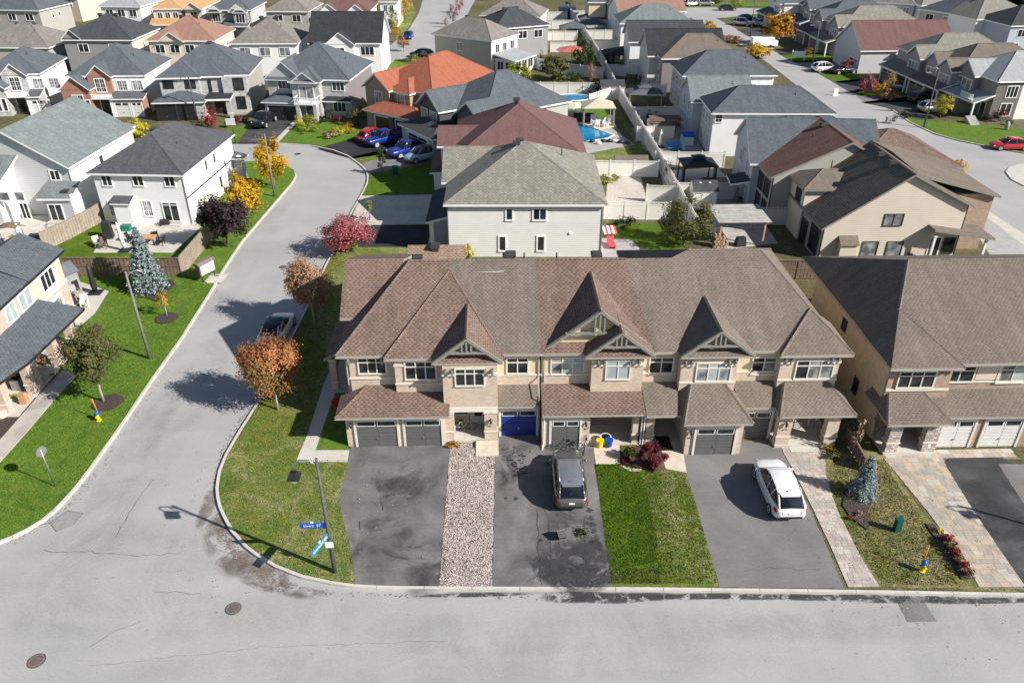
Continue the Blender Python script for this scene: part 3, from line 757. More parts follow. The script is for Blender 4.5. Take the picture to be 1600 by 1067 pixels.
sheet('driveway', [(556, 916), (553, 890), (546, 850), (533, 800), (531, 776), (548, 706), (545, 694), (703, 694), (697, 780), (686, 916)], 'drive_old', Z2, label='worn grey double driveway')
sheet('gravel_bed', [(686, 916), (697, 780), (703, 694), (774, 690), (772, 780), (769.5, 916)], 'gravel', Z2, label='strip of pink and white gravel')
sheet('driveway', [(769.5, 916), (772, 780), (775, 678), (842, 678), (842, 694), (927, 694), (930, 740), (940, 800), (950, 870), (957, 916)], 'drive_old', Z2, label='asphalt driveway under the grey car')
sheet('driveway', [(1124, 917), (1108, 860), (1088, 790), (1072, 738), (1066, 700), (1225, 682), (1235, 730), (1268, 800), (1320, 919)], 'drive_mid', Z2, label='smooth grey driveway under the white car')
sheet('driveway', [(1480, 716), (1500, 711), (1560, 711), (1590, 730), (1700, 730), (1900, 930), (1608, 930), (1560, 860), (1510, 780), (1470, 730)], 'drive_new', Z3, label='dark sealed driveway edged with pavers')
sheet('driveway', [(1560, 725), (1600, 725), (1760, 900), (1700, 920), (1640, 850)], 'drive_mid', Z3 + .004, label='older grey strip of the right driveway')
# tar streaks, stains and wheel tracks on the drives
b = MB()
crack(b, [(838, 800), (840, 850), (846, 916)], .04, Z3); crack(b, [(853, 800), (858, 850), (862, 917)], .04, Z3)
crack(b, [(872, 806), (874, 850), (880, 917)], .03, Z3); crack(b, [(914, 805), (913, 860), (917, 917)], .03, Z3)
crack(b, [(596, 786), (598, 800)], .05, Z3); crack(b, [(560, 816), (563, 830)], .06, Z3); crack(b, [(580, 831), (598, 830)], .05, Z3); crack(b, [(632, 875), (662, 876)], .03, Z3)
crack(b, [(1160, 893), (1200, 890), (1280, 893)], .02, Z3)
b.build('driveway_cracks', kind='structure')
def stain(px, py, rx, ry, mt='stain', z=Z3 + .008, ang=0):
    c = G(px, py, z); b = MB(); b.poly([(rx * math.cos(t / 20 * 6.283), ry * math.sin(t / 20 * 6.283), 0) for t in range(20)], mt); o = b.build('damp_stain', kind='structure', loc=(c.x, c.y, z)); o.rotation_euler = (0, 0, ang)
for i, q in enumerate([(810, 730, 1.9, 2.6), (900, 850, 1.7, 4.2), (880, 720, 1.8, 1.5), (850, 880, 1.5, 2.2), (620, 755, 2.6, 2.4), (600, 850, 2.2, 2.6), (665, 880, 1.4, 2.4), (1560, 800, 2.4, 3.2)]): stain(*q, z=Z3 + .008 + i * .0006)
for i, q in enumerate([(345, 838, 1.0, 2.0, .3), (372, 872, 1.3, 1.4, -.3), (415, 903, 1.9, .9, -.4), (470, 921, 1.9, .6, -.2), (330, 780, .5, 2.6, 0)]): stain(q[0], q[1], q[2], q[3], 'stain_brown', .006 + i * .0006, q[4])
for i, q in enumerate([(300, 960, 12, 1.6), (900, 985, 14, 1.4), (1400, 975, 10, 1.2), (700, 1040, 16, 1.3), (180, 880, 6, 3.5), (300, 620, 1.6, 16), (215, 700, 1.3, 12), (400, 380, 1.6, 18)]): stain(*q, 'stain_road', .0095 + i * .0006)
for i, (x, y, rx, ry) in enumerate([(900, 932, 1.9, .42), (960, 934, 2.2, .38), (1010, 932, 1.8, .3), (1100, 931, 3.0, .22), (1200, 932, 3.0, .20), (1310, 933, 3.2, .22), (1420, 936, 3.0, .26), (1540, 938, 3.4, .22), (740, 929, 3.0, .16), (890, 885, 1.5, 2.0), (925, 880, 1.2, 2.0), (905, 902, 2.2, .7), (846, 885, .5, .9)]): stain(x, y, rx, ry, 'stain_wet', (.014 if y > 925 else Z3 + .016) + i * .0006)
b = MB()
def blot(b, px, py, r, z, mat, n=14, st=1.0):
    p = G(px, py); Q = []
    for i in range(n):
        t = 2 * math.pi * i / n; q = r * random.uniform(.45, 1.1); Q.append((p.x + math.cos(t) * q * st, p.y + math.sin(t) * q, z))
    b.poly(Q, mat)
for i in range(46):
    blot(b, random.gauss(806, 12), random.gauss(722, 14), random.uniform(.03, .13), Z3 + i * .0001, 'drive_black', 8, 1.5)
for q in [(790, 781, .12), (806, 782, .16), (806, 745, .2), (849, 880, .3), (864, 892, .12), (700, 600, .01), (845, 846, .12), (925, 850, .2)]: blot(b, *q, Z3 + .005, 'drive_black', 12)
for x, y in [(921, 800), (923, 812), (926, 822), (929, 832), (932, 842), (934, 851), (936, 858)]: blot(b, x, y, .26, Z3 + y * 1e-5, 'wet', 12, .8)
b.build('oil_stains', kind='structure')
sheet('footpath', [(462, 721.5), (480, 680), (507, 597), (517, 576), (540, 576), (524, 614), (510, 652), (493, 703), (546, 703), (543, 721.5)], 'concrete', Z3, label='pale concrete footpath round the end house')
sheet('lawn', [(496, 701.5), (514, 645), (526, 616), (560, 616), (548, 701.5)], 'lawn_lush', Z2, label='small green triangle beside the end garage')
sheet('flower_bed', [(968, 722), (975, 706), (990, 697), (1030, 697), (1040, 722), (1001, 732)], 'mulch_red', Z3)
sheet('footpath', [(931, 725), (927, 694), (968, 694), (969, 725)], 'pale_stone', Z2, label='pale flagstone path to the porch')
sheet('footpath', [(1040, 732), (1030, 692), (1065, 692), (1073, 738)], 'pale_stone', Z3 + .004, label='cream flagstone path beside the red bush')
sheet('edging', [(970, 728), (985, 736), (1002, 736), (1002, 732), (987, 732), (974, 725)], 'stone_cap', Z3 + .008)
sheet('flower_bed', [(1316, 790), (1322, 760), (1334, 750), (1352, 748), (1376, 745), (1368, 770), (1356, 800), (1357, 830), (1330, 810)], 'mulch', Z3, label='mulch bed under the small blue spruce')
sheet('flower_bed', [(1446, 818), (1458, 820), (1500, 860), (1524, 905), (1503, 906)], 'mulch', Z3)
# backyard and side surfaces, left block
sheet('lawn', [(40, 404), (118, 405), (300, 392), (320, 356), (290, 350), (160, 345), (135, 350)], 'lawn_rich', Z1, label='back lawn inside the wooden fence')
sheet('patio', [(146, 395), (170, 352), (200, 345), (325, 345), (270, 395)], 'concrete', Z2, label='stone patio behind the white house')
sheet('patio', [(113, 462), (125, 440), (170, 455), (148, 490), (118, 515)], 'concrete', Z1, label='small patio at the corner of the beige house')
sheet('patio', [(-60, 405), (-60, 340), (150, 335), (70, 392)], 'concrete', Z1, label='paved yard behind the pale house')
pavers('pale stone walk beside the columned porch', [(-40, 756), (-2, 722), (36, 680), (90, 617), (124, 578)][::-1][::-1], [(-2, 756), (8, 722), (37, 680), (91, 617), (125, 578)], Z2, PG, .5, .4) if False else sheet('footpath', [(-30, 716), (6, 680), (66, 611), (98, 578), (122, 583), (90, 617), (36, 680), (0, 720), (-30, 750)], 'limestone', Z3 + .07, label='pale stone walk beside the porch', th=.1)
sheet('flower_bed', [(-40, 700), (-40, 620), (20, 618), (58, 622), (40, 655), (0, 702)], 'mulch', Z2, label='dark mulch bed beside the porch')
sheet('flower_bed', [(128, 545), (150, 505), (160, 512), (140, 552)], 'mulch', Z2)
sheet('footpath', [(318, 442), (346, 442), (358, 428), (330, 428)], 'concrete', Z1, label='concrete pad under the mailbox')
for px, py, r in [(262, 500, .9), (170, 632, 1.0)]:
    p = G(px, py); b = MB(); b.poly([(p.x + r * math.cos(t / 24 * 6.283) * random.uniform(.93, 1.05), p.y + r * math.sin(t / 24 * 6.283) * random.uniform(.93, 1.05), ZL + .09) for t in range(24)], 'mulch'); b.build('mulch_ring', kind='structure')
sheet('flower_bed', [(188, 452), (205, 440), (270, 438), (274, 446), (246, 472)], 'mulch', Z2)
# north side of the bend: drives and lawns
sheet('lawn', [(430, 222), (455, 190), (480, 192), (560, 190), (575, 200), (560, 214), (520, 232), (487, 226)], 'lawn_lush', Z1, label='lush lawn of the grey stone house')
sheet('driveway', [(372, 224), (398, 185), (430, 183), (462, 186), (425, 224)], 'drive_new', Z2, label='dark driveway under the black pickup')
sheet('edging', [(425, 224), (461, 187), (468, 187), (434, 224)], 'concrete', Z3)
sheet('lawn', [(350, 222), (356, 200), (390, 196), (370, 222)], 'lawn_lush', Z1)
sheet('driveway', [(497, 232), (560, 214), (600, 205), (660, 214), (640, 232), (590, 243), (552, 248)], 'drive_black', Z2, label='freshly sealed driveway under the red and blue cars')
sheet('lawn', [(548, 246), (590, 236), (616, 238), (600, 246), (568, 254)], 'lawn_mix', Z2, label='dry strip between two driveways')
sheet('driveway', [(566, 254), (600, 246), (680, 240), (700, 246), (640, 260), (575, 272)], 'drive_mid', Z2)
sheet('lawn', [(574, 278), (600, 265), (660, 258), (700, 258), (690, 304), (565, 306)], 'lawn_rich', Z1, label='green front lawn of the taupe house')
sheet('driveway', [(565, 306), (700, 304), (700, 350), (550, 352), (551, 336)], 'gravel_pale', Z2, label='pale interlock driveway')
sheet('driveway', [(553, 352), (700, 352), (700, 386), (560, 386)], 'drive_black', Z3, label='black driveway behind the end house')
sheet('footpath', [(570, 200), (590, 185), (620, 190), (615, 206), (590, 208)], 'concrete', Z2)
# centre backyards
sheet('patio', [(945, 330), (950, 276), (1000, 276), (1022, 330)], 'gravel_pale', Z1, label='pale paved yard inside the white fence')
sheet('lawn', [(950, 385), (950, 350), (1030, 350), (1080, 372), (1060, 392)], 'lawn_rich', Z1)
sheet('patio', [(935, 402), (940, 372), (985, 374), (1000, 388), (990, 402)], 'concrete_grey', Z2)
sheet('lawn', [(900, 252), (925, 236), (960, 230), (993, 222), (955, 172), (966, 168), (1019, 252)], 'lawn_mix', Z1 + .002)
sheet('patio', [(880, 236), (886, 190), (955, 200), (992, 226), (960, 232), (920, 240)], 'concrete_grey', Z2, label='pool deck')
sheet('patio', [(900, 196), (905, 186), (960, 190), (962, 198), (935, 204)], 'pale_stone', Z3)
sheet('lawn', [(880, 186), (885, 168), (955, 165), (960, 185)], 'lawn_lush', Z1)
sheet('patio', [(1110, 350), (1110, 312), (1170, 312), (1215, 380), (1120, 392)], 'wood_grey', Z1, label='weathered deck behind the beige house')
sheet('patio', [(1040, 300), (1030, 268), (1120, 262), (1160, 300)], 'concrete_grey', Z1)
sheet('patio', [(1000, 236), (980, 200), (1080, 200), (1100, 236)], 'concrete_grey', Z1)
# far streets laid on the block, drives off them
def band(name, L, Rt, z, mat='road', label=None): return sheet(name, L + Rt[::-1], mat, z, label=label)
band('road', [(1560, 420), (1530, 372), (1500, 330), (1430, 275), (1360, 225), (1300, 180), (1240, 130), (1195, 95), (1140, 60), (1095, 36), (1050, 14), (1020, 4)],
     [(2200, 420), (1900, 300), (1700, 262), (1600, 241), (1555, 233), (1500, 222), (1460, 211), (1420, 192), (1395, 174), (1300, 128), (1195, 68), (1118, 29)], Z2, label='pale street curving away at the right')
band('road', [(1040, 13), (1110, 12), (1200, 14), (1300, 12)], [(1040, 28), (1118, 29), (1200, 24), (1300, 20)], Z1, label='cross street at the far end of the right street')
band('road', [(560, 95), (612, 70), (640, 45), (655, 20), (662, -4)], [(760, 110), (715, 68), (722, 40), (735, 14), (745, -4)], Z2, label='far street between the left and centre houses')
sheet('lawn', [(604, 110), (618, 92), (642, 96), (650, 110)], 'lawn_lush', Z3)
sheet('lawn', [(620, 62), (642, 38), (650, 20), (644, 4), (628, 20), (612, 50)], 'lawn_mix', Z3)
sheet('lawn', [(1395, 175), (1430, 188), (1500, 192), (1610, 203), (1900, 230), (1700, 259), (1600, 239), (1555, 231), (1500, 220), (1460, 209), (1420, 190)], 'lawn_lush', Z3, label='sunny lawn inside the bend of the right street')
kerb([(1395, 174), (1420, 192), (1460, 211), (1500, 222), (1555, 233), (1600, 241), (1640, 249)], 'kerb along the bend of the right street', .2)
for pts, mt in [([(1344, 160), (1430, 150), (1480, 160), (1400, 172)], 'drive_new'), ([(1355, 172), (1395, 174), (1440, 188), (1470, 182), (1478, 170), (1400, 172)], 'drive_new'), ([(1300, 128), (1400, 118), (1430, 130), (1330, 146)], 'drive_new'),
                ([(1335, 148), (1420, 150), (1440, 158), (1352, 162)], 'drive_mid'), ([(1240, 96), (1330, 92), (1350, 108), (1268, 112)], 'drive_mid'), ([(1205, 78), (1290, 74), (1300, 84), (1220, 86)], 'drive_new'), ([(1150, 46), (1230, 40), (1250, 52), (1170, 58)], 'drive_new')]:
    sheet('driveway', pts, mt, Z3 + .003)
for pts in [[(1280, 116), (1345, 112), (1350, 126), (1310, 130)], [(1325, 142), (1430, 138), (1440, 148), (1345, 150)], [(1215, 84), (1340, 88), (1350, 96), (1240, 98)], [(1135, 28), (1200, 20), (1225, 28), (1150, 40)]]:
    sheet('lawn', pts, 'lawn_rich', Z3 + .003)
sheet('lawn', [(1050, 14), (1100, 11), (1300, 9), (1300, 4), (1040, 4)], 'lawn_lush', Z3)
sheet('traffic_island', [(1571, 268), (1576, 262), (1590, 257), (1620, 253), (1640, 300), (1600, 290), (1580, 280)], 'concrete', Z3 + .1, th=.14, label='pale concrete island at the right edge')
sheet('footpath', [(1534, 334), (1545, 330), (1640, 392), (1625, 402)], 'concrete', Z3, label='pale pavement beside the beige house')
sheet('driveway', [(1560, 420), (1530, 372), (1560, 360), (1640, 410)], 'concrete_grey', Z3)
# interlocking pavers laid one by one
def pavers(label, edgeL, edgeR, z, mats, sx, sy, base='joint', cap=300, name='footpath'):
    """stone courses between two edges (each a list of picture points, near to far)"""
    base_o = sheet(name, edgeL + edgeR[::-1], base, z, label=label)
    Lp = [G(*p, z) for p in edgeL]; Rp = [G(*p, z) for p in edgeR]
    def xat(P, y):
        for i in range(len(P) - 1):
            a, b = P[i], P[i + 1]
            if min(a.y, b.y) - 1e-6 <= y <= max(a.y, b.y) + 1e-6: return a.x + (b.x - a.x) * (y - a.y) / ((b.y - a.y) or 1e-6)
        return P[-1].x if abs(y - P[-1].y) < abs(y - P[0].y) else P[0].x
    y0 = max(Lp[0].y, Rp[0].y); y1 = min(Lp[-1].y, Rp[-1].y); y = y0; row = 0; cells = []
    while y < y1 - .05:
        h = sy * random.choice((.75, 1, 1, 1.35)); x0, x1 = xat(Lp, y + h / 2), xat(Rp, y + h / 2); x = x0 + .01
        while x < x1 - .06:
            w = sx * random.choice((.7, 1, 1.2, 1.5)); w = min(w, x1 - x)
            cells.append((x, min(x + w, x1) - .016, y, y + h - .016)); x += w
        y += h
    meshes = {}
    stuff = MB()
    for i, (xa, xb, ya, yb) in enumerate(cells):
        mt = random.choice(mats); hh = .014 + random.uniform(0, .006)
        if i < cap:
            m = MB(); m.box(xa, xb, ya, yb, z + .002, z + hh, mt); m.build('paving_stone', base_o)
        else: stuff.box(xa, xb, ya, yb, z + .002, z + hh, mt)
    if stuff.v: stuff.build('paving_stone', base_o, kind='stuff')
PV = ['paver%d' % i for i in range(5)]; PG = ['paver_g%d' % i for i in range(4)]
pavers('cream interlock paving of the right neighbour', [(1530, 917), (1500, 868), (1450, 800), (1405, 745), (1382, 718)], [(1606, 921), (1560, 855), (1510, 780), (1478, 728), (1474, 716)], Z2, PV, .46, .40, name='driveway')
pavers('cream interlock paving in front of the white garage doors', [(1384, 717), (1382, 710), (1380, 706)], [(1596, 717), (1586, 710), (1582, 704)], Z2, PV, .5, .4, name='driveway')
pavers('grey and pink paver walk beside the white car', [(1325, 917), (1296, 850), (1270, 795), (1240, 735), (1224, 708), (1221, 698)], [(1375, 917), (1340, 860), (1308, 795), (1290, 740), (1290, 712), (1290, 700)], Z3 + .004, PG, .30, .24)
# loose stones over the gravel bed
st = MB(); pl = [(-2.95, 27.8), (-.45, 27.8), (-.15, 38.3), (-3.0, 38.3)]
for i in range(6500):
    y = random.uniform(27.9, 38.4); x = random.uniform(-3.0, -.35) + (y - 28) * .01; r = random.uniform(.018, .036)
    st.hexa([(x + dx * r * random.uniform(.6, 1), y + dy * r * random.uniform(.6, 1), Z2 + (.001 if k == 0 else r * random.uniform(.7, 1.1))) for k in (0, 1) for dx, dy in ((-1, -1), (1, -1), (1, 1), (-1, 1))], random.choice(('pebble', 'paver4', 'pebble', 'paver_g2', 'paver_g1', 'iron_rust', 'pebble')))
st.build('gravel', kind='stuff', label='loose pink and white stones over the gravel strip')
# tufts of grass: thin blades over the lawns nearest the camera, one object per turf so that colour follows the lawn
def inside(x, y, P):
    c = False; n = len(P); j = n - 1
    for i in range(n):
        if (P[i].y > y) != (P[j].y > y) and x < (P[j].x - P[i].x) * (y - P[i].y) / (P[j].y - P[i].y) + P[i].x: c = not c
        j = i
    return c
def tufts(pts, mat, n, label, s=.05):
    P = [G(*p) for p in pts]; x0, x1 = min(p.x for p in P), max(p.x for p in P); y0, y1 = min(p.y for p in P), max(p.y for p in P)
    v = []; f = []; k = 0
    while k < n:
        x, y = random.uniform(x0, x1), random.uniform(y0, y1)
        if not inside(x, y, P): k += .3; continue
        a = random.uniform(0, 6.28); r = s * random.uniform(.4, 1); h = s * random.uniform(.5, 1.3); i = len(v)
        v += [(x - r * math.cos(a), y - r * math.sin(a), ZL), (x + r * math.cos(a), y + r * math.sin(a), ZL), (x + random.uniform(-s, s), y + random.uniform(-s, s), ZL + h)]; f.append((i, i + 1, i + 2)); k += 1
    me = bpy.data.meshes.new('grass'); me.from_pydata(v, [], f); me.materials.append(M[mat])
    o = bpy.data.objects.new('grass', me); COL.objects.link(o); o['kind'] = 'stuff'; o['label'] = label
tufts(COR + [(500, 560), (490, 660), (463, 721), (543, 721), (531, 776), (533, 800), (546, 850), (553, 890), (556, 915)], 'lawn_mix', 34000, 'patchy grass of the corner lot')
tufts([(957, 914), (948, 870), (938, 790), (929, 727), (968, 727), (1000, 734), (1003, 750), (1017, 800), (1026, 840), (1027, 880), (960, 894)], 'lawn_rich', 14000, 'thick fresh grass of the deep green lawn')
tufts([(1030, 914), (1025, 860), (1015, 800), (1003, 750), (1000, 736), (1070, 740), (1087, 790), (1106, 860), (1121, 914)], 'lawn_mix', 10000, 'dry patchy grass beside the deep green lawn')
tufts([(950, 914), (952, 890), (1030, 890), (1032, 914)], 'lawn_mix', 3200, 'dry grass at the kerb end of the deep green lawn')
tufts([(1000, 735), (1030, 735), (1050, 850), (1055, 905), (1028, 905), (1020, 850)], 'lawn_rich', 1500, 'stray green grass in the dry lawn')
tufts([(980, 735), (1000, 735), (1024, 850), (1026, 890), (1004, 890), (1000, 850)], 'lawn_mix', 900, 'stray dry grass in the green lawn')
tufts([(1495, 917), (1378, 915), (1340, 860), (1303, 790), (1290, 750), (1300, 720), (1380, 720), (1405, 765), (1445, 820), (1495, 910)], 'lawn_dry', 13000, 'patchy grass round the small blue spruce')
tufts([(-20, 852), (30, 834), (62, 816), (90, 793), (120, 760), (150, 720), (200, 648), (240, 590), (283, 530), (330, 455), (300, 432), (180, 440), (125, 590), (8, 720), (-60, 800)], 'lawn_lush', 34000, 'short bright grass of the left corner lawn')
# ---------------------------------------------------------------- the terrace of five in front (world metres, axis aligned)
WU = 40.68                        # upper front wall line
ZE, YE, TS = 5.9, 40.30, .456     # main eave, and its slope
def mz(y): return ZE + TS * (y - YE)
RY, RZ = 47.1, mz(47.1)
def unit(label, x0, roof): 
    return House(label, origin=(x0, 38.9, 0), wall='bk_tan', roof=roof, fascia='gutter', trim='offwhite', cat='townhouse', name='townhouse', group='terrace of five attached houses', world=True)
def gable(h, xm, half, y0, y1, t, ze=5.92, rm=None, side=.0, pent=True, wallm='bk_tan', rec=.75, n=3, fill='trim_greige', pentz=.36):
    """front gable with its open truss, set-back gable wall and little pent roof at the foot"""
    zr = ze + half * t
    h.faces([[(xm - half, y1, ze), (xm - half, y0, ze), (xm, y0, zr), (xm, y1, zr)], [(xm + half, y0, ze), (xm + half, y1, ze), (xm, y1, zr), (xm, y0, zr)]], rm, [((xm, y0, zr), (xm, y1, zr))], .16, 'gable_roof', 'trim_greige')
    w = MB(); yw = y0 + rec; e = .22; w.poly([(xm - half + e, yw, ze + .0), (xm + half - e, yw, ze + .0), (xm, yw, zr - e * t)], fill); w.poly([(xm - half + e, yw + .1, ze), (xm, yw + .1, zr - e * t), (xm + half - e, yw + .1, ze)], fill); h.put(w, 'gable_wall')
    h.truss(xm, y0 + .16, ze - .02, half - .08, t, n=n)
    if pent: h.faces([[(xm - half + .1, y0 + .02, ze - .02), (xm + half - .1, y0 + .02, ze - .02), (xm + half - .55, yw, ze + pentz), (xm - half + .55, yw, ze + pentz)]], rm, (), .12, 'pent_roof', 'gutter')
    h.fbox(h.mb('soffit_white'), 'f', y0 + .2, xm - half + .1, xm + half - .1, ze - .2, ze - .05, -1.2, .0, 'soffit_white')
def brackets(h, xs, y, z=5.55, mat='trim_greige'):
    for x in xs:
        b = MB(); b.box(x - .05, x + .05, y - .32, y, z, z + .16, mat); b.box(x - .05, x + .05, y - .1, y, z - .35, z + .16, mat); h.put(b, 'bracket')
def band(h, x0, x1, y, z, hgt=.12, d=.07, mat='stone_cap'):
    b = MB(); b.box(x0 - .03, x1 + .03, y - d, y, z, z + hgt, mat); h.put(b, 'stone_band')
def bay(h, x0, x1, y, z0, z1, mat='bk_tan', capz=None):
    h.mb(mat).box(x0, x1, y, WU + .3, z0, z1, mat)
    if capz:
        for a, b_ in capz: 
            b = MB(); b.box(a - .05, b_ + .05, y - .07, y + .1, z1 - .62, z1 - .48, 'stone_cap'); h.put(b, 'stone_cap')
def W2(h, y, xa, ya, xb, yb, n=3, **k):
    k.setdefault('transom', .27); k.setdefault('bw', .09); return h.winpx('f', y, xa, ya, xb, yb, n=n, **k)
def lamp(h, x, y, z):
    b = MB(); b.box(x - .02, x + .02, y - .12, y, z + .1, z + .14, 'trim_black'); b.tube([(x, y - .14, z - .16), (x, y - .14, z + .08)], [.06, .09], 'trim_black', 6, False); b.tube([(x, y - .14, z + .08), (x, y - .14, z + .2)], [.11, .02], 'trim_black', 6, False); h.put(b, 'wall_lamp')
def digits(h, text, x, y, z, size=.17, mat='trim_black', name='house_number'):
    cu = bpy.data.curves.new(name, 'FONT'); cu.body = text; cu.size = size; cu.extrude = .01; cu.align_x = 'CENTER'
    o = bpy.data.objects.new('tmp', cu); COL.objects.link(o); dg = bpy.context.evaluated_depsgraph_get(); me = bpy.data.meshes.new_from_object(o.evaluated_get(dg)); bpy.data.objects.remove(o)
    me.materials.clear(); me.materials.append(M[mat]); q = bpy.data.objects.new(name, me); COL.objects.link(q); q.parent = h.root
    q.location = (x - h.o.x, y - h.o.y, z); q.rotation_euler = (R(90), 0, 0); return q

# --- end house on the corner (brown roof)
A = unit('corner end house of the terrace with brown roof and two grey garage doors', -9.3, 'sh_brown')
w = A.mb('bk_tan')
w.box(-9.3, -3.0, 41.0, 53.4, 0, 5.85, 'bk_tan'); w.box(-9.27, -3.2, 38.9, 41.1, 0, 2.72, 'bk_tan')
w.box(-9.55, -6, 44.4, 54.5, 0, 5.85, 'bk_tan'); w.box(-9.0, -3.0, WU, 41.2, 3.0, 5.85, 'bk_tan')
# fitted stone feet under the front corners
A.faces([[(-9.7, YE, ZE), (-3.0, YE, ZE), (-3.0, RY, RZ), (-5.6, RY, RZ)], [(-9.7, 53.9, ZE), (-9.7, YE, ZE), (-5.6, RY, RZ)], [(-3.0, 53.9, ZE), (-9.7, 53.9, ZE), (-5.6, RY, RZ), (-3.0, RY, RZ)]], 'sh_brown', [((-9.7, YE, ZE), (-5.6, RY, RZ)), ((-5.6, RY, RZ), (-3, RY, RZ))])
A.faces([[(-9.95, 44.0, 6.45), (-6.4, 44.0, 6.45), (-6.0, 47.6, 8.9), (-9.95, 47.6, 8.9)], [(-9.95, 54.9, ZE), (-6.0, 54.9, ZE), (-6.0, 47.6, 8.9), (-9.95, 47.6, 8.9)]], 'sh_brown')
b = MB(); b.poly([(-9.56, 44.4, 5.8), (-9.56, 44.4, 6.5), (-9.56, 47.7, 8.75), (-9.56, 54.6, 5.85), (-9.56, 54.6, 5.8)], 'sd_tan'); A.put(b, 'gable_wall')
PK = (-2.95, 46.3, 8.68)
A.faces([[(-6.75, 39.92, ZE), (.42, 39.92, ZE), PK], [(-6.75, 46.3, ZE), (-6.75, 39.92, ZE), PK], [(.42, 39.92, ZE), (.42, 46.3, ZE), PK]], 'sh_brown', [((-6.75, 39.92, ZE), PK), ((.42, 39.92, ZE), PK)])
bay(A, -6.15, -3.25, 40.12, 2.9, 5.85, capz=[(-6.15, -5.6)])
A.skirt(-9.75, -2.85, 40.66, 3.52, 38.28, 2.76, hl=1.7, rm='sh_brown')
W2(A, WU, 559.5, 560, 603, 582); W2(A, 40.12, 633, 566, 681, 591)
band(A, -9.05, -6.2, WU, 3.98); band(A, -6.15, -3.25, 40.12, 3.9)
brackets(A, (-8.95, -6.95, -5.9, -3.9), 40.5, 5.5)
A.garage('f', 38.9, -8.65, -6.15, 2.12); A.garage('f', 38.9, -5.65, -3.3 - .15 + .02, 2.12)
band(A, -9.27, -3.2, 38.9, .02, .5, .04, 'offwhite') if False else None
A.fbox(A.mb('offwhite'), 'f', 38.9, -8.85, -5.95, 2.27, 2.45, 0, .08, 'offwhite'); A.fbox(A.mb('offwhite'), 'f', 38.9, -5.85, -3.25, 2.27, 2.45, 0, .08, 'offwhite')
A.fbox(A.mb('trim_greige'), 'f', 38.9, -9.27, -3.2, 2.47, 2.62, 0, .04, 'trim_greige'); lamp(A, -8.95, 38.9, 1.8); lamp(A, -3.0, 38.9, 1.8) if False else None
# side porch to the left with its low dark roof
A.faces([[(-11.6, 44.9, 2.8), (-9.5, 44.9, 4.0), (-9.5, 53.6, 4.0), (-11.6, 53.6, 2.8)]], 'sh_brown', name='porch_roof')
A.column(-11.3, -10.85, 44.95, 45.4, .1, 2.75); A.column(-11.3, -10.85, 52.6, 53.1, .1, 2.75); A.mb('bk_brown').box(-11.2, -9.4, 53.1, 53.4, 0, 3.0, 'bk_brown')
b = MB(); b.box(-11.4, -9.2, 44.8, 53.3, 0, .28, 'concrete'); A.put(b, 'porch_floor')
A.door('l', -9.55, 47.6, 48.6, .3, 2.4, 'door_grey'); A.win('l', -9.55, 46.0, 46.9, 1.0, 2.3, 1); A.win('l', -9.3, 42.2, 43.4, 1.0, 2.3, 2)
A.spout([(-9.15, 40.6, 5.7), (-9.15, 40.62, 5.4), (-9.15, 40.62, 3.6)])
A.vent(-5.3, 49.2, 7.9); A.vent(2.6 - 1.5, 49, 8.2)
A.faces([[(-5.0, 52.0, 6.9), (.9, 52.0, 6.9), (.9, 57, 7.0 + .9), (-5.0, 57, 7.9)]], 'sh_brown') if False else None
# back wing with the cedar coloured roof that shows above the ridge
A.mb('bk_tan').box(-6.3, -2.5, 52, 57.8, 0, 5.0, 'bk_tan')
A.faces([[(-6.6, 52.1, 5.1), (-2.2, 52.1, 5.1), (-2.2, 55.2, 6.5), (-6.6, 55.2, 6.5)], [(-6.6, 58.3, 5.1), (-2.2, 58.3, 5.1), (-2.2, 55.2, 6.5), (-6.6, 55.2, 6.5)]], 'sh_cedar'); A.vent(-4.5, 54.8, 6.3)
A.finish()

# --- second house: blue garage door, gable over the porch
B2 = unit('second terrace house from the corner with the blue garage door', -3.2, 'sh_taupe')
w = B2.mb('bk_tan'); w.box(-2.98, 2.75, 41.0, 53.4, 0, 5.85, 'bk_tan')
B2.faces([[(-3.0, YE, ZE), (2.75, YE, ZE), (2.75, RY, RZ), (-3.0, RY, RZ)], [(2.75, 53.9, ZE), (-3.0, 53.9, ZE), (-3.0, RY, RZ), (2.75, RY, RZ)]], 'sh_taupe', [((-3, RY, RZ), (2.75, RY, RZ))])
gable(B2, -1.72, 2.12, 39.28, 43.6, .79, rm='sh_brown')
B2.mb('bk_tan').box(-3.2, .08, 39.22, 41.2, 2.75, 5.7, 'bk_tan')
for a, c in ((-3.2, -2.55), (-.75, .08)): b = MB(); b.box(a - .05, c + .05, 39.14, 39.3, 5.1, 5.24, 'stone_cap'); B2.put(b, 'stone_cap')
W2(B2, 39.22, 712, 577, 756, 601)
brackets(B2, (-3.0, -2.6, -.65, -.2), 39.22, 5.4); brackets(B2, (.5, 2.5), WU, 5.55)
b = MB(); b.box(.08, 2.7, WU, 41.1, 4.15, 5.85, 'sd_cream'); B2.put(b, 'wall'); B2.mb('bk_tan').box(.08, 2.7, WU - .03, 41.1, 3.0, 4.1, 'bk_tan')
W2(B2, WU, 793, 560, 824, 582, 2); band(B2, .1, 2.7, WU, 4.08, .12)
B2.skirt(.05, 2.68, 40.64, 3.42, 39.25, 2.74, rm='sh_taupe')
B2.mb('bk_tan').box(-.02, 2.72, 39.75, 41.1, 0, 2.7, 'bk_tan'); B2.garage('f', 39.75, .28, 2.5, 2.12, 'door_blue', style=False)
B2.fbox(B2.mb('offwhite'), 'f', 39.75, .1, 2.68, 2.28, 2.42, 0, .08, 'offwhite')
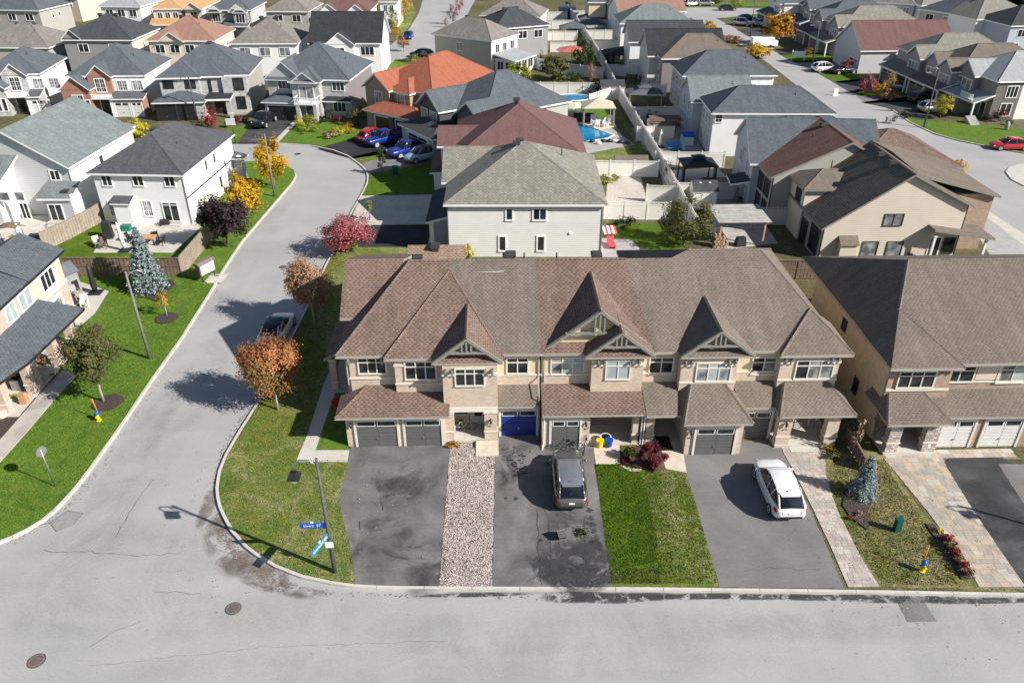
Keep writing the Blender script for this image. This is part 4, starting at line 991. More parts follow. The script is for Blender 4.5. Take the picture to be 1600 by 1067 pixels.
# porch opening under the bay
for a, c in ((-3.22, -2.65), (-.75, .05)): B2.column(a, c, 39.2, 39.75, .1, 2.45)
b = MB(); b.box(-3.2, .08, 39.18, 39.75, 2.42, 2.76, 'offwhite'); B2.put(b, 'porch_beam')
b = MB(); b.box(-3.2, .08, 39.1, 41.0, 0, .3, 'concrete'); B2.put(b, 'porch_floor')
B2.door('f', 41.0, -1.6, -.75, .3, 2.4, 'door_white'); B2.win('f', 41.0, -2.75, -1.85, 1.0, 2.2, 1, pane='glass')
b = MB(); b.box(-1.3, .1, 37.7, 38.5, 0, .2, 'pale_stone'); b.box(-1.3, .1, 38.5, 39.15, 0, .3, 'pale_stone'); B2.put(b, 'step')
lamp(B2, -.35, 39.2, 1.75); digits(B2, '411', -.36, 39.14, 1.32)
B2.spout([(2.62, 40.5, 5.7), (2.62, 40.62, 5.3), (2.62, 40.62, 4.0), (2.62, 39.5, 3.3), (2.62, 39.5, .1)])
B2.vent(.9, 48.2, 8.45); B2.pipe(2.0, 48.3, 8.4)
b = MB(); b.tube([(-1.7, 46, 8.6), (.6, 46.1, 8.62)], .012, 'white', 4); B2.put(b, 'cable')
B2.finish()

# --- third house: big gable with a small one nested in it
C3 = unit('middle terrace house with nested twin gables and brown roof', 2.75, 'sh_brown')
C3.mb('bk_tan').box(2.77, 9.0, 41.0, 53.4, 0, 5.85, 'bk_tan')
C3.faces([[(2.75, YE, ZE), (9.75, YE, ZE), (8.6, RY, RZ), (2.75, RY, RZ)], [(8.6, 53.9, ZE), (2.75, 53.9, ZE), (2.75, RY, RZ), (8.6, RY, RZ)]], 'sh_brown', [((2.75, RY, RZ), (8.6, RY, RZ))])
zg = 5.95; t2 = .78; xm, hf = 6.28, 3.38; zr = zg + hf * t2
C3.faces([[(xm - hf, 46.0, zg), (xm - hf, 40.6, zg), (xm, 40.6, zr), (xm, 46.0, zr)], [(xm + hf, 40.6, zg), (xm + hf, 46.0, zg), (xm, 46.0, zr), (xm, 40.6, zr)]], 'sh_brown', [((xm, 40.6, zr), (xm, 46, zr))], .16, 'gable_roof', 'trim_greige')
b = MB(); b.poly([(xm - hf + .3, 41.05, zg), (xm + hf - .3, 41.05, zg), (xm, 41.05, zr - .25)], 'sd_cream'); C3.put(b, 'gable_wall'); C3.truss(xm, 40.78, zg, hf - .08, t2)
C3.faces([[(3.0, YE - .02, ZE), (6.6, YE - .02, ZE), (6.6, 41.1, 6.25), (3.0, 41.1, 6.25)]], 'sh_brown', (), .1, 'pent_roof', 'gutter')
gable(C3, 7.5, 2.15, 39.72, 41.9, .79, rm='sh_brown')
C3.mb('bk_tan').box(5.83, 9.0, 39.98, 41.2, 2.85, 5.75, 'bk_tan')
for a, c in ((5.83, 6.6), (8.25, 9.0)): b = MB(); b.box(a - .05, c + .05, 39.9, 40.1, 5.15, 5.29, 'stone_cap'); C3.put(b, 'stone_cap')
W2(C3, 39.98, 949, 564, 982, 591, 2, pane='blind'); brackets(C3, (6.2, 6.6, 8.3, 8.7), 39.98, 5.45)
b = MB(); b.box(2.8, 5.83, WU, 41.1, 4.15, 5.85, 'sd_cream'); C3.put(b, 'wall'); C3.mb('bk_tan').box(2.8, 5.83, WU - .03, 41.1, 3.0, 4.1, 'bk_tan')
W2(C3, WU, 862.5, 560, 910.5, 583, 3, pane=['curtain', 'blind', 'blind']); band(C3, 2.8, 5.8, WU, 4.08)
C3.skirt(2.78, 9.05, 40.64, 3.45, 38.2, 2.78, rm='sh_brown')
C3.mb('bk_tan').box(2.8, 5.75, 38.62, 41.1, 0, 2.74, 'bk_tan'); C3.garage('f', 38.62, 3.38, 5.12, 2.12) ; 
C3.fbox(C3.mb('offwhite'), 'f', 38.62, 3.15, 5.35, 2.28, 2.42, 0, .08, 'offwhite'); C3.fbox(C3.mb('trim_greige'), 'f', 38.62, 2.8, 5.75, 2.45, 2.62, 0, .04, 'trim_greige')
lamp(C3, 5.5, 38.62, 1.85); digits(C3, '413', 5.5, 38.57, 1.4, .16)
b = MB(); b.box(5.75, 8.9, 38.6, 40.9, 0, .22, 'concrete'); C3.put(b, 'porch_floor')
C3.door('f', 41.0, 6.0, 6.85, .25, 2.35, 'door_black'); C3.win('f', 41.0, 7.15, 7.75, .8, 2.2, 1)
C3.mb('bk_brown').box(5.8, 8.9, 40.9, 40.98, .2, 2.7, 'bk_brown')
C3.column(8.42, 8.78, 38.65, 39.1, .1, 2.7)
C3.spout([(2.9, 38.5, 2.7), (2.9, 38.55, .3), (2.8, 38.2, .15)], 'white'); C3.spout([(8.95, 38.3, 2.7), (8.95, 38.6, 2.5), (8.95, 38.6, .2)], 'white'); C3.spout([(3.0, 40.5, 5.75), (2.98, 40.6, 5.4), (2.98, 40.6, 3.6)])
C3.pipe(4.2, 48.3, 8.4); C3.vent(6.9, 48.4, 8.4)
C3.finish()

# --- fourth house
D4 = unit('fourth terrace house whose garage with hipped canopy stands furthest forward', 9.0, 'sh_taupe2')
D4.mb('bk_tan').box(9.02, 14.9, 41.0, 53.4, 0, 5.85, 'bk_tan')
D4.faces([[(9.75, YE, ZE), (15.0, YE, ZE), (15.0, 47.75, mz(47.75)), (12.95, 47.75, mz(47.75)), (11.7, RY, RZ), (8.6, RY, RZ)], [(15, 55.2, ZE), (9.4, 55.2, ZE), (12.95, 47.75, mz(47.75)), (15, 47.75, mz(47.75))], [(9.4, 55.2, ZE), (9.4, 46.5, ZE), (12.95, 47.75, mz(47.75))]], 'sh_taupe2', [((12.95, 47.75, mz(47.75)), (15, 47.75, mz(47.75)))])
gable(D4, 13.4, 2.28, 39.62, 44.1, .78, rm='sh_taupe2')
D4.mb('bk_tan').box(11.3, 14.75, 39.9, 41.2, 2.85, 5.75, 'bk_tan')
for a, c in ((11.3, 12.05), (14.0, 14.75)): b = MB(); b.box(a - .05, c + .05, 39.82, 40.0, 5.12, 5.26, 'stone_cap'); D4.put(b, 'stone_cap')
W2(D4, 39.9, 1091, 568, 1138, 594, 3, pane=['curtain', 'blind', 'curtain']); band(D4, 11.3, 14.75, 39.9, 3.85); brackets(D4, (11.5, 11.9, 14.15, 14.55), 39.9, 5.4)
b = MB(); b.box(9.0, 11.3, WU, 41.1, 4.15, 5.85, 'sd_cream'); D4.put(b, 'wall'); D4.mb('bk_tan').box(9.0, 11.3, WU - .03, 41.1, 3.0, 4.1, 'bk_tan')
W2(D4, WU, 1017, 559, 1049, 582, 2); band(D4, 9.0, 11.3, WU, 4.08)
D4.skirt(9.08, 11.9, 40.64, 3.48, 38.05, 2.76, rm='sh_taupe2')
D4.faces([[(11.15, 37.15, 2.76), (15.3, 37.15, 2.76), (14.1, 39.9, 3.85), (12.05, 39.9, 3.85)], [(11.15, 40.6, 2.76), (11.15, 37.15, 2.76), (12.05, 39.9, 3.85), (12.05, 40.6, 3.85)], [(15.3, 37.15, 2.76), (15.3, 40.6, 2.76), (14.1, 40.6, 3.85), (14.1, 39.9, 3.85)]], 'sh_taupe2', [((11.15, 37.15, 2.76), (12.05, 39.9, 3.85)), ((15.3, 37.15, 2.76), (14.1, 39.9, 3.85))], .16, 'lower_roof')
D4.mb('bk_tan').box(11.5, 14.95, 37.6, 41.1, 0, 2.72, 'bk_tan'); D4.garage('f', 37.6, 12.1, 14.45, 2.12)
D4.fbox(D4.mb('offwhite'), 'f', 37.6, 11.9, 14.65, 2.28, 2.42, 0, .08, 'offwhite'); D4.fbox(D4.mb('trim_greige'), 'f', 37.6, 11.5, 14.95, 2.45, 2.62, 0, .04, 'trim_greige')
lamp(D4, 11.75, 37.6, 1.85); digits(D4, '415', 11.75, 37.55, 1.4, .16)
b = MB(); b.box(9.05, 11.5, 38.7, 40.9, 0, .22, 'concrete'); D4.put(b, 'porch_floor'); D4.door('f', 41.0, 10.2, 11.1, .25, 2.35, 'door_black'); D4.win('f', 41.0, 9.35, 9.9, .8, 2.2, 1)
D4.mb('bk_brown').box(9.05, 11.5, 40.9, 40.98, .2, 2.7, 'bk_brown'); D4.column(9.25, 9.75, 38.6, 39.1, .1, 2.6)
b = MB(); b.box(9.05, 11.5, 38.5, 38.75, 2.5, 2.72, 'offwhite'); D4.put(b, 'porch_beam')
D4.spout([(9.05, 38.1, 2.7), (9.1, 38.55, 2.5), (9.1, 38.55, .2)], 'white'); D4.spout([(11.15, 40.6, 5.7), (11.2, 40.6, 3.6)])
D4.finish()

# --- fifth house
E5 = unit('right end house of the terrace with brick porch and carriage garage', 14.9, 'sh_taupe2')
E5.mb('bk_tan').box(14.92, 20.95, 41.0, 53.8, 0, 5.85, 'bk_tan'); zt = mz(47.75)
E5.faces([[(15.0, YE, ZE), (21.35, YE, ZE), (17.75, 47.75, zt), (15, 47.75, zt)], [(21.35, YE, ZE), (21.35, 55.2, ZE), (17.75, 47.75, zt)], [(21.35, 55.2, ZE), (15, 55.2, ZE), (15, 47.75, zt), (17.75, 47.75, zt)]], 'sh_taupe2', [((21.35, YE, ZE), (17.75, 47.75, zt)), ((15, 47.75, zt), (17.75, 47.75, zt)), ((21.35, 55.2, ZE), (17.75, 47.75, zt))])
P5 = (19.9, 43.05, 7.28)
E5.faces([[(17.2, 39.72, ZE), (21.7, 39.72, ZE), P5], [(17.2, 43.1, ZE), (17.2, 39.72, ZE), P5], [(21.7, 39.72, ZE), (21.7, 43.6, ZE), P5]], 'sh_taupe2', [((17.2, 39.72, ZE), P5), ((21.7, 39.72, ZE), P5)])
E5.mb('bk_tan').box(17.45, 21.1, 40.05, 41.2, 2.85, 5.75, 'bk_tan')
for a, c in ((17.45, 18.15), (20.35, 21.1)): b = MB(); b.box(a - .05, c + .05, 39.97, 40.15, 5.12, 5.26, 'stone_cap'); E5.put(b, 'stone_cap')
W2(E5, 40.05, 1247, 564, 1297, 590, 3, pane=['glass', 'curtain', 'curtain']); band(E5, 17.45, 21.1, 40.05, 3.85); brackets(E5, (17.65, 18.05, 20.5, 20.9), 40.05, 5.4)
b = MB(); b.box(14.92, 17.45, WU, 41.1, 4.15, 5.85, 'sd_cream'); E5.put(b, 'wall'); E5.mb('bk_tan').box(14.92, 17.45, WU - .03, 41.1, 3.0, 4.1, 'bk_tan')
W2(E5, WU, 1178, 559, 1208, 583, 2, pane=['glass', 'curtain']); band(E5, 14.95, 17.45, WU, 4.08)
E5.skirt(14.9, 17.5, 40.64, 3.48, 38.75, 2.74, rm='sh_taupe2')
E5.faces([[(17.1, 37.8, 2.76), (21.8, 37.8, 2.76), (20.5, 40.2, 3.82), (18.0, 40.2, 3.82)], [(17.1, 40.6, 2.76), (17.1, 37.8, 2.76), (18.0, 40.2, 3.82), (18, 40.6, 3.82)], [(21.8, 37.8, 2.76), (21.8, 40.6, 2.76), (20.5, 40.6, 3.82), (20.5, 40.2, 3.82)]], 'sh_taupe2', [((17.1, 37.8, 2.76), (18.0, 40.2, 3.82)), ((21.8, 37.8, 2.76), (20.5, 40.2, 3.82))], .16, 'lower_roof')
E5.mb('bk_tan').box(14.95, 17.3, 39.1, 41.1, 0, 2.7, 'bk_tan'); E5.garage('f', 39.1, 15.15, 17.1, 2.2, 'door_grey'); E5.fbox(E5.mb('offwhite'), 'f', 39.1, 15.0, 17.25, 2.36, 2.5, 0, .08, 'offwhite')
E5.column(17.32, 18.15, 38.2, 38.75, .1, 2.65); E5.column(20.35, 21.1, 38.2, 38.75, .1, 2.65)
b = MB(); b.box(17.3, 21.15, 38.3, 38.7, 2.45, 2.76, 'offwhite'); E5.put(b, 'porch_beam'); b = MB(); b.box(17.3, 21.1, 38.1, 41.0, 0, .3, 'concrete'); E5.put(b, 'porch_floor')
b = MB(); b.box(18.2, 20.0, 37.65, 38.1, 0, .17, 'concrete'); E5.put(b, 'step')
E5.mb('bk_brown').box(17.35, 21.0, 40.9, 40.98, .25, 2.7, 'bk_brown'); E5.door('f', 40.9, 17.7, 18.6, .3, 2.4, 'door_white'); lamp(E5, 17.75, 38.2, 1.9); digits(E5, '417', 17.75, 38.14, 1.45, .16)
b = MB()
for i in range(5): b.tube([(19.0 + i * .45, 39.8, .32), (19.0 + i * .45, 39.8, 1.3)], .03, 'wood_brown', 5)
b.box(18.9, 21.0, 39.78, 39.84, 1.25, 1.32, 'wood_brown'); E5.put(b, 'railing')
E5.finish()

# --- the neighbouring terrace at the right edge
F6 = House('neighbouring terrace end at the right with beige side wall and stone porch', origin=(24.2, 38.5, 0), wall='bk_brown', roof='sh_taupe', fascia='gutter', trim='offwhite', cat='townhouse', name='townhouse', world=True)
x0 = G(1390, 571, ZE).x; y0 = G(1390, 571, ZE).y; xb, yb = G(1268, 420, ZE).x, G(1268, 420, ZE).y
w = F6.mb('bk_brown'); sw = F6.mb('stucco_beige'); sw.box(x0 + .35, x0 + .5, y0 + .5, yb - .4, 0, 5.85, 'stucco_beige'); w.box(x0 + .5, 44, y0 + .9, yb - .4, 0, 5.85, 'bk_brown'); w.box(x0 + .4, x0 + 4.2, y0 + .35, y0 + 1, 2.9, 5.8, 'bk_brown')
rz = 9.15; ry = y0 + .5 + (rz - ZE) / TS; rx = G(1429, 415, rz).x
F6.faces([[(x0, y0, ZE), (46, y0 + .3, ZE), (46, ry, rz), (rx, ry, rz)], [(x0, 2 * ry - y0, ZE), (x0, y0, ZE), (rx, ry, rz)], [(46, 2 * ry - y0, ZE), (x0, 2 * ry - y0, ZE), (rx, ry, rz), (46, ry, rz)]], 'sh_taupe', [((x0, y0, ZE), (rx, ry, rz)), ((rx, ry, rz), (46, ry, rz))])
xr = G(1506, 571, ZE).x; pk = G(1413, 482, 7.6)
F6.faces([[(x0 - .05, y0 - .35, ZE), (xr, y0 - .35, ZE), (x0 + 1.9, pk.y, 7.62)], [(xr, y0 - .35, ZE), (xr, pk.y, ZE), (x0 + 1.9, pk.y, 7.62)], [(x0 - .05, pk.y, ZE), (x0 - .05, y0 - .35, ZE), (x0 + 1.9, pk.y, 7.62)]], 'sh_taupe', [((xr, y0 - .35, ZE), (x0 + 1.9, pk.y, 7.62))])
yb1 = y0 + .32
W2(F6, yb1, 1408, 581, 1455, 604, 3); W2(F6, y0 + .88, 1482, 573, 1517, 595, 2); W2(F6, y0 + .88, 1566, 570, 1600, 596, 2, pane=['curtain', 'blind'])
band(F6, x0 + .4, x0 + 4.2, yb1, 3.85, .16); band(F6, x0 + 4.2, 40, y0 + .9, 4.0, .12)
u0, _ = F6.onface('f', y0 + .85, 1524, 590); u1, _ = F6.onface('f', y0 + .85, 1562, 590)
b = MB(); b.box(u0, u1, y0 + .84, y0 + .95, 4.2, 5.8, 'sd_tan'); F6.put(b, 'wall'); brackets(F6, (x0 + .6, x0 + .9, x0 + 3.6, x0 + 4.0), yb1, 5.4)
a, c_ = G(1388, 664, 2.76), G(1493, 664, 2.76)
F6.faces([[(a.x, a.y, 2.76), (c_.x, a.y, 2.76), (c_.x - 1.3, a.y + 2.3, 3.8), (a.x + .8, a.y + 2.3, 3.8)], [(a.x, a.y + 3.4, 2.76), (a.x, a.y, 2.76), (a.x + .8, a.y + 2.3, 3.8), (a.x + .8, a.y + 3.4, 3.8)], [(c_.x, a.y, 2.76), (c_.x, a.y + 3.2, 2.76), (c_.x - 1.3, a.y + 3.2, 3.8), (c_.x - 1.3, a.y + 2.3, 3.8)]], 'sh_taupe', [((a.x, a.y, 2.76), (a.x + .8, a.y + 2.3, 3.8)), ((c_.x, a.y, 2.76), (c_.x - 1.3, a.y + 2.3, 3.8))], .16, 'lower_roof')
F6.skirt(c_.x - 1.0, 46, y0 + .88, 3.5, y0 - 1.0, 2.76, rm='sh_taupe')
gy = y0 - .55; w.box(c_.x - .6, 40, gy, y0 + 1, 0, 2.72, 'bk_brown')
for xa_, xb_ in ((1461, 1512), (1530, 1585)):
    ua, _ = F6.onface('f', gy, xa_, 690); ub, _ = F6.onface('f', gy, xb_, 690); F6.garage('f', gy, ua, ub, 2.2, 'door_white')
F6.fbox(F6.mb('offwhite'), 'f', gy, c_.x - .5, 40, 2.4, 2.56, 0, .08, 'offwhite')
px0 = G(1379, 712, .1).x; px1 = G(1463, 712, .1).x; py0 = G(1379, 712, .1).y
b = MB(); b.box(px0, px1, py0, py0 + 3.2, 0, .3, 'concrete'); F6.put(b, 'porch_floor')
F6.column(px0 + .1, px0 + .85, py0 + .1, py0 + .6, .2, 2.65, 'st_marble'); F6.column(px1 - .95, px1 - .1, py0 + .1, py0 + .6, .2, 2.65, 'st_marble')
F6.mb('st_dark').box(px0 + .2, px1, py0 + 2.9, py0 + 3.1, .2, 2.7, 'st_dark'); F6.door('f', py0 + 2.9, px0 + 1.6, px0 + 2.6, .3, 2.4, 'door_black'); w.box(px0 + .2, px1 + .5, py0 + 3.1, y0 + 1, 0, 5, 'bk_brown')
for (xa_, ya_, xb_, yb_) in ((1340, 592, 1338, 618), (1322, 500, 1326, 525)):
    ua, za = F6.onface('l', x0 + .35, xa_, ya_); ub, zb = F6.onface('l', x0 + .35, xb_, yb_)
    F6.win('l', x0 + .35, ua - .3, ua + .3, min(za, zb), max(za, zb), 1, bw=.05, trim='trim_dark')
F6.finish()
# ---------------------------------------------------------------- the other houses
def _bpx(s, a, b, z, D, roof='hip', t=.5, oh=None, x0=None, x1=None, **k):
    oh = s.oh if oh is None else oh; A, Bq = s.at(*a, z), s.at(*b, z); y = (A.y + Bq.y) / 2 + oh
    X0, X1 = (A.x + oh if x0 is None else x0), (Bq.x - oh if x1 is None else x1)
    s.block(X0, X1, y, y + D, z, roof, t, oh=oh, **k); return X0, X1, y, y + D
House.bpx = _bpx
def H_at(label, px, z, ang, **k):
    p = G(*px, z); return House(label, origin=(p.x, p.y, R(ang)), **k)
def vents(h, pts, z=None):
    for x, y, zz in pts: h.vent(x, y, zz)
def autowin(h, f, c, a, b, z0, z1, n, w=1.2, pane='glass', panes=2, **k):
    for i in range(n):
        m = a + (b - a) * (i + .5) / n; h.win(f, c, m - w / 2, m + w / 2, z0, z1, panes, pane=pane, **k)

# white house with the charcoal hip roof, left
h = House('white two-storey house with charcoal hip roof and patio on the left corner', (134, 271), (286, 274), 5.4, wall='sd_white', roof='sh_ash')
X0, X1, Y0, Y1 = .4, h.L - .4, .4, 13.7
h.block(X0, X1, Y0, Y1, 5.4, 'hip', .55)
for q in [(158, 275, 176, 290), (206.5, 275, 225, 290), (256, 276, 274, 291)]: h.winpx('f', Y0, *q, n=2)
for q in [(169, 315, 189, 337), (222, 315, 240, 337)]: h.winpx('f', Y0, *q, n=2, grid=2, pane='curtain')
h.winpx('f', Y0, 253, 317, 282, 345, n=2, transom=.12)
a = h.onface('f', Y0, 187, 330); b_ = h.onface('f', Y0, 212, 330); h.mb().box(a[0], b_[0], Y0 - .9, Y0 + .1, 0, 2.6, 'sd_white'); h.faces([[(a[0] - .2, Y0 - 1.1, 2.55), (b_[0] + .2, Y0 - 1.1, 2.55), (b_[0] + .2, Y0, 3.0), (a[0] - .2, Y0, 3.0)]], th=.12, name='lower_roof')
m = MB(); m.box(X1 + .002, X1 + .06, Y0, Y1, 2.75, 2.87, 'trim_dark'); h.put(m, 'trim_band'); autowin(h, 'r', X1, 5, 9.5, 3.9, 4.9, 2, .5, panes=1); h.win('r', X1, 8.6, 9.2, 1.0, 2.2, 1)
h.spout([(X1 + .08, Y0 - .05, 5.3), (X1 + .08, Y0 - .05, .2)], 'trim_greige'); h.vent(X0 + 4.2, 3.3 + 3, 7.7); h.pipe(7.2, 5.4, 6.6); m = MB(); m.box(X1 - 3.3, X1 - .8, Y0 - .8, Y0, 0, .22, 'concrete'); h.put(m, 'step')
h.mb('st_grey').box(X1 - .1, X1 + 1.0, Y1 - .8, Y1 + .4, 0, 3.0, 'st_grey'); h.faces([[(X1 - .2, Y1 - 1.1, 3.0), (X1 + 1.5, Y1 - 1.1, 3.0), (X1 + 1.5, Y1 + .5, 3.0), (X1 - .2, Y1 + .5, 3.4)]], th=.14, name='porch_roof')
h.finish()

# pale roofed house at the far left
h = H_at('pale house with mottled green-grey gable roof at the left edge', (106, 263), 5.4, -5, wall='sd_lgrey', roof='sh_green')
w_ = 11.2; h.block(-w_ - .4, -.4, .5, 13.6, 5.4, 'gy', .6, oh=.45); b = h.mb('sd_white'); b.box(-.42, -.38, .5, 13.6, 0, 5.3, 'sd_white')
h.block(-w_ * .5, -.9, 9.5, 15.0, 5.4, 'hip', .6)
h.winpx('f', .5, 77, 267, 95, 281, n=2); h.win('r', -.38, 6.2, 6.9, 3.4, 4.6, 1); h.spout([(-.3, .45, 5.2), (-.3, .45, .2)])
h.faces([[(-w_ - 1, -3.3, 4.1), (-6.0, -3.3, 4.1), (-5.2, .5, 6.5), (-w_ - 1, .5, 6.5)]], name='lower_roof'); h.mb('sd_white').box(-6.35, -6.2, -3.0, .5, 0, 4.3, 'sd_white'); h.mb().box(-w_ - 1, -6.35, -3.0, .5, 0, 4.1, 'sd_lgrey'); h.mb('sd_white').poly([(-6.2, -3, 4.2), (-6.2, .5, 4.2), (-5.9, .5, 6.3)], 'sd_white')
h.winpx('f', -3.0, 30, 318, 49, 341, n=2); h.winpx('f', -3.0, 22, 301, 39, 313, n=1, pane='curtain'); h.winpx('f', -3.0, -5, 301, 16, 313, n=1, pane='curtain')
a = h.at(56, 311, 2.9); b_ = h.at(110, 311, 2.9)
h.faces([[(a.x, a.y, 2.9), (b_.x, b_.y, 2.9), (b_.x, .5, 3.9), (a.x, .5, 3.9)]], name='lower_roof'); h.mb().box(a.x + .5, b_.x - .2, a.y + .4, .6, 0, 3.0, 'sd_lgrey'); h.mb('sd_white').box(b_.x - .2, b_.x - .1, a.y + .4, .6, 0, 3.2, 'sd_white')
h.winpx('f', a.y + .4, 75, 320, 102, 344, n=2); h.vent(a.x + 2.5, a.y + 1.2, 3.0)
m = MB(); m.box(a.x + .6, b_.x - .3, a.y - .4, a.y + .4, 0, .55, 'concrete'); m.box(a.x + .7, b_.x - .5, a.y - .8, a.y - .4, 0, .35, 'concrete'); m.box(a.x + .8, b_.x - .6, a.y - 1.2, a.y - .8, 0, .18, 'concrete'); h.put(m, 'steps')
h.finish()

# beige and brick house at the lower left, turned to the side street
h = House('beige and brick corner house at the lower left with a columned porch', (0, 483), (101, 390), 5.6, wall='sd_tan', roof='sh_slate', fascia='trim_black', trim='white')
L = h.L
h.block(-14, L - .45, .5, 11, 5.6, 'hip', .45, wmat='bk_pink'); m = h.mb('sd_tan'); m.box(L - 5.2, L - .44, .42, .52, 3.4, 5.55, 'sd_tan')
h.block(L - 5.2, L - .43, .44, 5.5, 5.62, 'gx', .5, wmat='bk_pink')
m = MB(); m.box(-14, L - .4, .36, .5, 3.1, 3.3, 'white'); h.put(m, 'stone_band')
h.winpx('f', .42, 61, 437, 80, 428, n=3, bw=.12) if False else None
u0, z0 = h.onface('f', .42, 61, 433); u1, z1 = h.onface('f', .42, 80, 420)
h.win('f', .42, u0, u1, 3.75, 5.0, 3, bw=.16); u0, _ = h.onface('f', .42, 29, 460); u1, _ = h.onface('f', .42, 44, 450); h.win('f', .5, u0 - .1, u1 + .1, 3.75, 5.0, 2, pane='blind'); u0, _ = h.onface('f', .42, 8, 481); u1, _ = h.onface('f', .42, 20, 472); h.win('f', .5, u0 - .1, u1 + .1, 3.75, 5.0, 2, pane='blind')
h.mb('bk_pink').box(-14, L - .42, .38, .5, 0, 3.1, 'bk_pink')
u0, _ = h.onface('f', .38, 76, 492); u1, _ = h.onface('f', .38, 96, 470); h.win('f', .38, u0, u1, .9, 2.6, 2, bw=.2, pane='curtain')
A = h.at(132, 481, 2.85); Bq = h.at(44, 566, 2.85)
h.faces([[(Bq.x, Bq.y, 2.85), (A.x, A.y, 2.85), (A.x - .2, .4, 3.75), (Bq.x + 1.4, .4, 3.75)], [(Bq.x, Bq.y, 2.85), (Bq.x + 1.4, .4, 3.75), (Bq.x - 5, .4, 3.75), (Bq.x - 5, Bq.y + 1.4, 2.85)]], 'sh_slate', [((Bq.x, Bq.y, 2.85), (Bq.x + 1.4, .4, 3.75))], name='porch_roof')
yw = Bq.y + .35
for x in (A.x - .9, A.x - 3.6, A.x - 6.7, Bq.x + .4): h.column(x - .3, x + .3, yw, yw + .55, .15, 2.75, 'bk_pink')
h.column(Bq.x - 2.2, Bq.x - 1.6, yw + .6, yw + 1.15, .15, 2.75, 'bk_pink')
m = MB(); m.box(Bq.x - 2.5, A.x, yw - .1, .4, 0, .25, 'concrete'); h.put(m, 'porch_floor'); m = MB(); m.box(Bq.x, A.x - .3, yw + .1, yw + .4, 2.45, 2.7, 'white'); h.put(m, 'porch_beam')
h.door('f', .38, A.x - 5.6, A.x - 4.7, .3, 2.4, 'door_black'); h.win('f', .38, A.x - 2.9, A.x - 1.6, .9, 2.3, 2)
h.finish()

# light grey sided house directly behind the terrace
h = House('light grey sided house with mottled grey hip roof directly behind the terrace', (692, 320), (950, 320), 5.4, wall='sd_off', roof='sh_mix')
W_, D_ = h.L, 14.2
h.block(.4, W_ - .4, .4, D_ - .4, 5.4, 'hip', .5)
h.block(-.2, 5.5, 6.2, D_ - .6, 5.4, 'gx', .55, caps=True)
for q, n in [((791.5, 327, 800, 343), 1), ((834, 327, 852.5, 343), 2), ((780.5, 370, 789.5, 391), 1), ((840.5, 370, 849.5, 391), 1)]: h.winpx('f', .4, *q, n=n, bw=.14)
A = h.at(664, 350, 2.9); h.faces([[(A.x, 2.0, 2.9), (.4, 2.0, 3.5), (.4, 10.5, 3.5), (A.x, 10.5, 2.9)]], 'sh_char', name='porch_roof'); h.column(A.x + .3, A.x + .7, 2.3, 2.7, 0, 2.8, 'white', 'white'); h.column(A.x + .3, A.x + .7, 8.5, 9, 0, 2.8, 'white', 'white')
h.mb('bk_brown').box(.3, .4, 2, 12, 0, 2.8, 'bk_brown'); m = MB(); m.box(A.x, .4, 2.0, 11, 0, .25, 'concrete'); h.put(m, 'porch_floor')
h.vent(6.6, 6.9, 8.6); h.vent(6.9, 7.7, 8.6); h.pipe(11, 8.2, 7.5); h.spout([(.35, .35, 5.3), (.35, .35, .1)], 'trim_greige'); h.spout([(W_ - .35, .35, 5.3), (W_ - .35, .35, .1)], 'trim_greige')
m = MB(); m.box(11.4, 11.6, .3, .4, 2.4, 2.6, 'white'); h.put(m, 'wall_vent'); h.finish()
# plum roofed house behind it
h = House('house with smooth plum-coloured hip roof behind the light grey house', (705, 250), (920, 249), 5.4, wall='sd_off', roof='sh_plum')
h.block(.4, h.L - .4, .4, 14.8, 5.4, 'hip', .55); h.block(-1.4, 4, 5, 10, 5.4, 'gx', .5); h.block(-2.2, 1, 3.5, 10.5, 3.0, 'hip', .4); h.block(-.3, 4.6, 1.6, 6, 4.6, 'gx', .45)
h.pipe(4.6, 4.5, 7.4, .6); h.vent(6.9, 8.9, 9.0); h.finish()
# dark slate house turned to the bend
h = House('dark slate-roofed house with pale windows turned to the bend', (757, 184), (894, 158), 5.4, wall='sd_dark', roof='sh_slate', trim='white')
h.block(.4, h.L - .4, .4, 11.8, 5.4, 'hip', .6); h.block(-1.2, 6, -1.0, 4.2, 5.2, 'gx', .65); h.block(-2.6, 6, 6.2, 11.2, 5.2, 'gx', .75); h.mb('sd_greige').box(h.L - 4, h.L - .37, .36, 11.6, 0, 5.3, 'sd_greige')
for y in (7.0, 9.2): h.win('l', -2.6, y, y + 1.5, 3.1, 4.8, 2, pane='curtain')
h.win('l', -1.2, .2, 2.2, 3.2, 4.6, 2, pane='curtain'); h.win('l', .4, 4.7, 5.7, 3.1, 4.7, 2, pane='curtain')
h.block(-5.2, -1, 3.6, 11.6, 2.9, 'hip', .4, rmat='sh_char', wmat='st_grey'); h.garage('l', -5.2, 5.0, 9.8, 2.3, 'door_navy'); h.finish()
